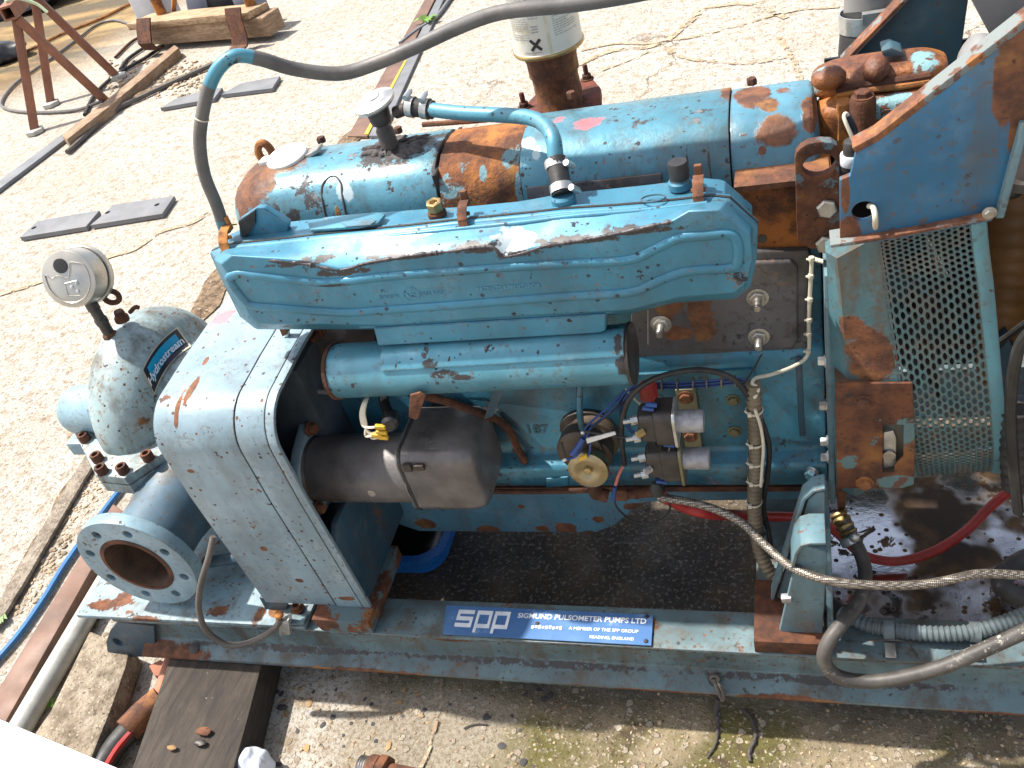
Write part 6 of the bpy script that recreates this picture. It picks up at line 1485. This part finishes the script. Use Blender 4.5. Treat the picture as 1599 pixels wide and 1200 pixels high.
bm = BM(); tube(bm, [U(1306, 149, Y=.336), U(1360, 141, Y=.330), U(1410, 135, Y=.330), U(1450, 128, Y=.337)], .004, 8, 4); obj('orange_bead', bm, M['rust_orange'], th)
bm = BM(); blob(bm, U(1294, 122, Y=.335), .020, .016, .014, 3, .08); obj('boss', bm, M['thermo'], th, smooth=60)
bm = BM(); blob(bm, U(1368, 108, Y=.345), .015, .020, .016, 3, .08); obj('boss', bm, M['thermo'], th, smooth=60)
bm = BM(); p = U(1347, 152, Y=.305); lathe(bm, [(.015, -.11), (.015, -.004), (.0135, 0)], p, (0, 0, 1), 22); obj('bolt_boss', bm, M['rust_brown'], th)
bolt(th, p, (0, 0, 1), .0095, .008, 'rust_brown')
bm = BM(); prism(bm, UL([(1306, 165), (1330, 160), (1336, 240), (1306, 260)], Y=.312), (0, .03, 0)); obj('side_rib', bm, M['rust_orange'], th, bevel=.006, seg=3)
bm = BM(); a = U(1366, 186, Y=.3105); add_text(bm, '873402', lambda x, y, z: a + V(x, -z, y + x * .02), width=.040, size=.012, bold=.0003, extrude=.001); obj('cast_number', bm, M['thermo'], th, smooth=0)
bm = BM(); prism(bm, UL([(1376, 80), (1392, 75), (1410, 82), (1412, 88), (1380, 90)], Y=.36), (0, .03, 0)); obj('bracket_top', bm, M['rearplate'], th, bevel=.003)
# temperature sender
ts = empty('sender', U(1330, 235, Y=.26)); ts.parent = PS; ts.location = WORLD[ts.name] - WORLD['pump_set']
p = U(1331, 252, Y=.255)
bm = BM(); lathe(bm, [(.009, -.034), (.0095, -.012), (.012, -.010), (.013, -.004), (.013, .006), (.0125, .008)], p, (0, 0, 1), 20); obj('threaded_base', bm, M['black'], ts)
bm = BM(); lathe(bm, [(.0132, -.003), (.0136, -.002), (.0136, .009), (.0132, .010)], p, (0, 0, 1), 22); obj('collar', bm, M['cloth'], ts)
bm = BM(); lathe(bm, [(.0105, .009), (.0105, .024), (.0095, .026), (.006, .0265), (.004, .030), (.001, .031)], p, (0, 0, 1), 20); obj('cap', bm, M['black'], ts)
bm = BM(); tube(bm, [U(1340, 240, Y=.245), U(1333, 220, Y=.245), U(1322, 195, Y=.25), U(1318, 182, Y=.255), U(1322, 178, Y=.258), U(1328, 190, Y=.256)], .0023, 8, 5); obj('cream_wire', bm, M['cream'], ts)
bm = BM(); tube(bm, [U(1323, 182, Y=.258), U(1330, 195, Y=.256), U(1334, 208, Y=.255)], .0045, 8, 4); obj('blue_sleeve', bm, M['label_black'], ts)

# --- lifting eye
le = empty('lifting_eye', U(1277, 310, Y=.19)); le.parent = PS; le.location = WORLD[le.name] - WORLD['pump_set']
bm = BM(); ey = .188
outl = UL([(1241, 250), (1243, 240), (1250, 232), (1262, 225), (1280, 222), (1298, 223), (1308, 230), (1311, 242), (1311, 380), (1290, 393), (1262, 388), (1245, 374)], Y=ey)
plate(bm, outl, [circ(U(1279, 259, Y=ey), .0175, (1, 0, .05), (0, 0, 1), 20, .0135)], (0, .014, 0)); obj('eye_plate', bm, M['eye'], le, bevel=.0015)
for px, py in ((1291, 324), (1289, 380)):
    bolt(le, U(px, py, Y=ey), FY, .0115, .007, 'steel', False)
# --- support plates for the radiator (front and rear)
def supp(pts, y, mat, hole=None):
    bm = BM(); P = UL(pts, Y=y); H = [circ(U(hole[0], hole[1], Y=y), .0118, (1, 0, 0), (0, 0, 1), 20)] if hole else []
    plate(bm, P, H, (0, .008, 0)); return pp('support_plate', bm, mat, bevel=.0012)
s1 = supp([(1336, 240), (1598, 46), (1655, 5), (1640, 120), (1612, 200), (1558, 334), (1548, 346), (1400, 374), (1312, 386), (1311, 282), (1328, 275)], .108, 'bigplate', (1349, 331))
# turned edges: upper flange and lower flange
bm = BM(); a = [U(1336, 240, Y=.1075), U(1374, 220, Y=.1075), U(1436, 172, Y=.1075), U(1600, 45, Y=.1075), U(1655, 3, Y=.1075)]
strip(bm, a, (0, .024, 0), .007); obj('upper_flange', bm, M['plate_edge'], s1, bevel=.001)
bm = BM(); a = [U(1297, 388, Y=.098), U(1400, 372, Y=.098), U(1548, 344, Y=.098)]
strip(bm, a, (0, .030, 0), .004); obj('lower_flange', bm, M['plate_edge'], s1, bevel=.001)
bm = BM(); a = U(1596, 190, Y=.106); b = U(1556, 338, Y=.106); d_ = _n(b - a); obox(bm, (a + b) / 2 + V(.002, 0, 0), (b - a) * .5, d_.cross(V(0, 1, 0)) * .004, (0, .005, 0)); obj('side_flange', bm, M['bracket'], s1, bevel=.001)
bolt(s1, U(1545, 333, Y=.098), FY, .005, .004, 'steel')
s2 = supp([(1318, 105), (1425, -5), (1460, -40), (1520, -40), (1512, 0), (1497, 108), (1490, 180), (1400, 190), (1330, 195)], .50, 'rearplate')
bm = BM(); strip(bm, [U(1318, 104, Y=.478), U(1425, -6, Y=.478), U(1450, -32, Y=.478)], (0, .03, 0), .005); obj('upper_flange', bm, M['plate_edge'], s2, bevel=.001)
# top hose with clip behind
hs2 = empty('top_hose', U(1352, 60, Y=.62)); hs2.parent = PS; hs2.location = WORLD[hs2.name] - WORLD['pump_set']
bm = BM(); tube(bm, [U(1350, 120, Y=.60), U(1350, 80, Y=.61), U(1354, 38, Y=.62), U(1356, 20, Y=.625)], .036, 24, 4); wobble(bm, .0016, 60); obj('hose', bm, M['black'], hs2, smooth=60)
bm = BM(); lathe(bm, [(.0355, -.012), (.0378, -.012), (.0378, .012), (.0355, .012)], U(1353, 30, Y=.618), (0, .05, 1), 30, caps=False); q = U(1368, 26, Y=.585); obox(bm, q, (.018, 0, 0), (0, .006, 0), (0, 0, .007)); obj('hose_clamp', bm, M['zinc'], hs2)
bm = BM(); cyl(bm, U(1356, 22, Y=.625), U(1360, -40, Y=.63), .034, 24); obj('metal_neck', bm, M['radiator'], hs2)
# radiator
rd = empty('radiator', (.80, .34, .3)); rd.parent = PS; rd.location = WORLD[rd.name] - WORLD['pump_set']
bm = BM(); box(bm, (.80, .08, .30), (.86, .60, .96)); obj('core', bm, M['darkhull'], rd, bevel=.004)
bm = BM(); prism(bm, UL([(1512, -40), (1516, 0), (1560, 82), (1700, 60), (1700, -40)], Y=.43), (0, .10, 0)); obj('shroud_plate', bm, M['radiator'], rd, bevel=.003)
bm = BM(); p = U(1530, 95, Y=.36); blob(bm, p + V(0, 0, -.02), .026, .05, .050, 3, .03); obj('filler_dome', bm, M['radiator'], rd, smooth=60)
bm = BM(); lathe(bm, [(.035, 0), (.040, .002), (.040, .012), (.030, .014), (.028, .006), (.001, .006)], U(1607, 240, Y=.20), _n(V(-.5, -.8, .2)), 28); obj('pulley', bm, M['darkmetal'], rd)
bm = BM(); blob(bm, U(1572, 285, Y=.24), .020, .03, .014, 3, .04); obj('rubber_mount', bm, M['black'], rd, smooth=60)
bm = BM(); prism(bm, UL([(1556, 550), (1576, 530), (1590, 560), (1586, 640), (1578, 740), (1562, 740)], Y=.32), (0, .06, 0)); obj('side_panel', bm, M['guard_dark'], rd, bevel=.004)
bm = BM(); ribbed(bm, [U(1585, 640, Y=.12), U(1583, 700, Y=.12), U(1585, 760, Y=.12)], .016, .004, .002, 14, 12); obj('ribbed_pipe', bm, M['black'], rd)
# --- fan and its guards
fa = empty('fan', (.60, .34, .60)); fa.parent = PS; fa.location = WORLD[fa.name] - WORLD['pump_set']
bm = BM(); lathe(bm, [(.05, -.02), (.055, 0), (.03, .02)], V(.60, .34, .60), (1, 0, 0), 20); obj('hub', bm, M['darkmetal'], fa)
for k in range(6):
    a = math.radians(60 * k + 17); d = V(0, math.cos(a), math.sin(a)); w = V(0, -math.sin(a), math.cos(a)); c = V(.60, .34, .60)
    bm = BM(); prism(bm, [c + d * .04 - w * .02 + V(-.008, 0, 0), c + d * .17 - w * .045 + V(-.018, 0, 0), c + d * .185 + w * .03 + V(.012, 0, 0), c + d * .04 + w * .02 + V(.008, 0, 0)], (.002, 0, 0)); obj('blade', bm, M['darkmetal'], fa)
bm = BM(); cyl(bm, V(.495, .34, .60), V(.58, .34, .60), .07, 28); obj('pulley', bm, M['guard_dark'], fa)
# added dark sheets behind and above the fan block sun and bright ground
bm = BM(); box(bm, (.492, .53, .28), (.745, .535, .84)); obj('rear_blocker', bm, M['darkhull'], fa)
bm = BM(); box(bm, (.492, .24, .795), (.745, .53, .80)); obj('top_blocker', bm, M['darkhull'], fa)
# perforated sheet
LC = [(1368, 368, .133), (1372, 400, .130), (1380, 450, .125), (1393, 540, .120), (1407, 630, .116), (1417, 690, .122), (1424, 725, .134), (1429, 745, .152)]
RC = [(1515, 338, .134), (1520, 390, .130), (1528, 450, .125), (1537, 540, .120), (1545, 620, .116), (1551, 690, .124), (1551, 722, .140), (1547, 738, .158)]
def rail(C, v):
    P = smooth_cache.setdefault(id(C), smoothpath([U(a, b, Y=y) for a, b, y in C], 8)); f = v * (len(P) - 1); i = min(int(f), len(P) - 2); return P[i].lerp(P[i + 1], f - i)
smooth_cache = {}
fg = empty('fan_guard', U(1460, 560, Y=.12)); fg.parent = PS; fg.location = WORLD[fg.name] - WORLD['pump_set']
def fgp(u_, v_): return rail(LC, v_).lerp(rail(RC, v_), u_)
bm = BM(); NC, NR = 15, 40
for i in range(NC):
    for j in range(NR):
        oy = .5 if i % 2 else 0
        u0, u1 = i / NC, (i + 1) / NC; v0, v1 = (j + oy) / (NR + .5), (j + 1 + oy) / (NR + .5)
        um, vm = (u0 + u1) / 2, (v0 + v1) / 2; du, dv = (u1 - u0) / 2, (v1 - v0) / 2
        ru, rv = du * .78, dv * .80
        if i % 2 == 0: pass
        out = []; inn = []; deep = []
        C0 = fgp(um, vm); nrm_ = _n((fgp(u1, vm) - fgp(u0, vm)).cross(fgp(um, v1) - fgp(um, v0)))
        if nrm_.y > 0: nrm_ = -nrm_
        for k in range(8):
            ca, sa_ = math.cos(math.pi / 4 * k), math.sin(math.pi / 4 * k)
            sq = max(abs(ca), abs(sa_))
            out.append(bm.verts.new(fgp(um + du * ca / sq, vm + dv * sa_ / sq)))
            q = fgp(um + ru * ca, vm + rv * sa_); inn.append(bm.verts.new(q)); deep.append(bm.verts.new(q - nrm_ * .0022))
        for k in range(8):
            k2 = (k + 1) % 8
            face(bm, [out[k], out[k2], inn[k2], inn[k]]); face(bm, [inn[k], inn[k2], deep[k2], deep[k]])
bmesh.ops.remove_doubles(bm, verts=bm.verts, dist=1e-6)
obj('perforated_sheet', bm, M['fan_guard'], fg, smooth=30)
def edgestrip(C0, w, mat, name, into):
    bm = BM(); A = [rail(C0, k / 30) for k in range(31)]
    nrm_ = V(0, -1, 0); loft(bm, [[p + V(-.002 if into < 0 else 0, -.0015, 0), p + V(w * into, -.0035, 0), p + V(w * into, .018, 0), p + V(-.002 if into < 0 else 0, .018, 0)] for p in A]); return obj(name, bm, M[mat], fg, bevel=.0008)
edgestrip(RC, .015, 'rim', 'side_rim', 1)
bm = BM()
A = [rail(LC, k / 30) for k in range(31)]
B_ = smoothpath(UL([(1289, 394), (1290, 405), (1292, 430), (1296, 520), (1299, 600), (1303, 690), (1306, 762)], Y=.160), 8)
Bq = [B_[int(k / 30 * (len(B_) - 1))] for k in range(31)]
Mq = [b.lerp(a, .22) + V(0, -.020, 0) for a, b in zip(A, Bq)]
loft(bm, [[b, m_, a + V(.004, 0, 0), a + V(.004, .02, 0), b + V(0, .04, 0)] for a, b, m_ in zip(A, Bq, Mq)], caps=True); obj('side_band', bm, M['fan_side'], fg, smooth=50)
bm = BM()
plate(bm, UL([(1304, 600), (1425, 599), (1429, 690), (1427, 757), (1405, 764), (1307, 763)], Y=.112), [UL([(1379, 664), (1411, 664), (1411, 714), (1397, 728), (1397, 739), (1378, 739)], Y=.112)], (0, .004, 0)); obj('slot_plate', bm, M['fan_plate'], fg, bevel=.0012)
bm = BM(); box(bm, (.488, .1165, .40), (.578, .14, .60)); 
bm.free(); bm = BM(); prism(bm, UL([(1305, 603), (1380, 602), (1376, 760), (1308, 760)], Y=.117), (0, .06, 0)); obj('slot_box', bm, M['black_inside'], fg)
bm = BM(); prism(bm, UL([(1379, 676), (1395, 673), (1400, 685), (1399, 728), (1379, 732)], Y=.120), (0, .02, 0)); obj('adjuster_bar', bm, M['zinc'], fg, bevel=.002)
bm = BM(); lathe(bm, [(.008, 0), (.008, .003), (.003, .004)], U(1388, 710, Y=.119), FY, 16); obj('adjuster_bolt', bm, M['steel'], fg)
bolt(fg, U(1348, 628, Y=.112), FY, .0085, .006, 'rust'); bolt(fg, U(1350, 754, Y=.112), FY, .0085, .008, 'rust_orange')
bm = BM(); lathe(bm, [(.0035, .0), (.0, .0008)], U(1325, 617, Y=.112), FY, 10); obj('hole', bm, M['black'], fg)

# --- engine foot
fo = empty('engine_foot', (.42, .05, .2)); fo.parent = PS; fo.location = WORLD[fo.name] - WORLD['pump_set']
bm = BM(); box(bm, (.366, .0015, .2005), (.4615, .11, .2275)); obj('foot_block', bm, M['rust_brown'], fo, bevel=.0015)
bm = BM(); prism(bm, UL([(1216, 992), (1284, 998), (1291, 880), (1291, 862), (1256, 852), (1246, 862)], Y=.020), (0, .012, 0)); obj('lower_web', bm, M['bracket'], fo, bevel=.003)
bm = BM(); strip(bm, UL([(1240, 890), (1246, 866), (1254, 855), (1266, 852), (1290, 852)], Y=.014), (0, .05, 0), .004); obj('rolled_lip', bm, M['bracket'], fo, bevel=.001)
bm = BM(); prism(bm, UL([(1213, 935), (1236, 860), (1262, 780), (1275, 770), (1288, 768), (1291, 900), (1240, 935)], Y=.075), (0, .012, 0)); obj('upper_web', bm, M['bracket'], fo, bevel=.003)
bm = BM(); strip(bm, UL([(1208, 938), (1236, 850), (1258, 782), (1272, 770), (1290, 766)], Y=.068), (0, .026, 0), .004); obj('upper_lip', bm, M['bracket'], fo, bevel=.001)
bm = BM(); box(bm, (.466, .016, .2280), (.4745, .165, .385));
for v in bm.verts:
    if v.co.z > .3 and v.co.y < .1: v.co.y += .06
obj('side_web', bm, M['bracket'], fo, bevel=.002)
bm = BM(); prism(bm, UL([(1219, 936), (1236, 935), (1236, 944), (1221, 943)], Y=.016), (0, .01, 0)); obj('paint_drip', bm, M['solenoid'], fo, bevel=.002)

# --- brown ribbed duct behind the fan guard, right edge cable, ropes
dc = empty('brown_duct', U(1565, 540, Z=.3)); tag(dc, 'brown ribbed flexible duct hanging behind the perforated fan guard', 'duct')
bm = BM(); ctr = [U(1592, 270, Y=.42), U(1582, 330, Y=.41), U(1574, 410, Y=.40), U(1566, 470, Y=.39), U(1558, 540, Y=.38), U(1553, 590, Y=.38)]
tube(bm, ctr, .06, 28, 10, step=.0055, rf=lambda i, t: (.050 - .026 * t ** 1.5) * (1 - (.06 if i % 4 == 0 else 0))); obj('ribbed_duct', bm, M['duct'], dc, smooth=70)
wire([(1540, 546, .20), (1570, 528, .18), (1600, 506, .16), (1640, 480, .14)], .0042, 'black', 'black_cable', None, 'black cable crossing from the fan guard to the right edge', 'cable')
wire([(1640, 500, .06), (1598, 530, .07), (1583, 580, .08), (1578, 640, .09), (1582, 720, .1), (1590, 800, .1)], .0065, 'black', 'black_cable', None, 'thick black cable hanging down at the right edge', 'cable')
for k, pts in enumerate(([(1114, 1060), (1119, 1075), (1126, 1088), (1128, 1100)], [(1118, 1060), (1124, 1074), (1131, 1086), (1127, 1094)])):
    pass
rp = empty('rope_end', U(1120, 1080, Y=-.01)); tag(rp, 'frayed brown rope end hanging from a hole in the skid beam', 'rope')
bm = BM(); tube(bm, [U(1113, 1060, Y=.0), U(1119, 1072, Y=-.006), U(1124, 1085, Y=-.006), U(1128, 1094, Y=-.005)], .0032, 8, 5); tube(bm, [U(1118, 1060, Y=.002), U(1124, 1070, Y=-.006), U(1129, 1082, Y=-.007), U(1130, 1092, Y=-.006)], .003, 8, 5); tube(bm, circ(U(1116, 1060, Y=.0), .006, (1, 0, 0), (0, .3, .8), 10), .0026, 7, 2, closed=True); obj('loop', bm, M['cable_grey'], rp)
bm = BM(); tube(bm, [U(1122, 1092, Z=.03), U(1118, 1110, Z=.008), U(1121, 1128, Z=.004), U(1120, 1148, Z=.004), U(1116, 1165, Z=.004), U(1104, 1184, Z=.003)], .0035, 8, 6, rf=lambda i, t: .0045 * (1 - .7 * t) * (1 + .3 * math.sin(i * 2.1))); obj('tail', bm, M['gunk'], rp)
bm = BM(); tube(bm, [U(1160, 1108, Z=.004), U(1172, 1120, Z=.004), U(1179, 1138, Z=.004), U(1179, 1155, Z=.004), U(1170, 1175, Z=.004), U(1172, 1190, Z=.003)], .0035, 8, 6, rf=lambda i, t: .0028 * (1 + .35 * math.sin(i * 1.7)))
tag(obj('rope_scrap', bm, M['gunk']), 'curved dark rope scrap lying on the concrete below the skid beam', 'rope')
bm = BM(); tube(bm, [U(724, 1138, Z=.003), U(735, 1133, Z=.003), U(748, 1131, Z=.003), U(762, 1132, Z=.003)], .0012, 6, 4); tag(obj('twig', bm, M['tar']), 'thin dark twig on the near concrete below the nameplate', 'twig')
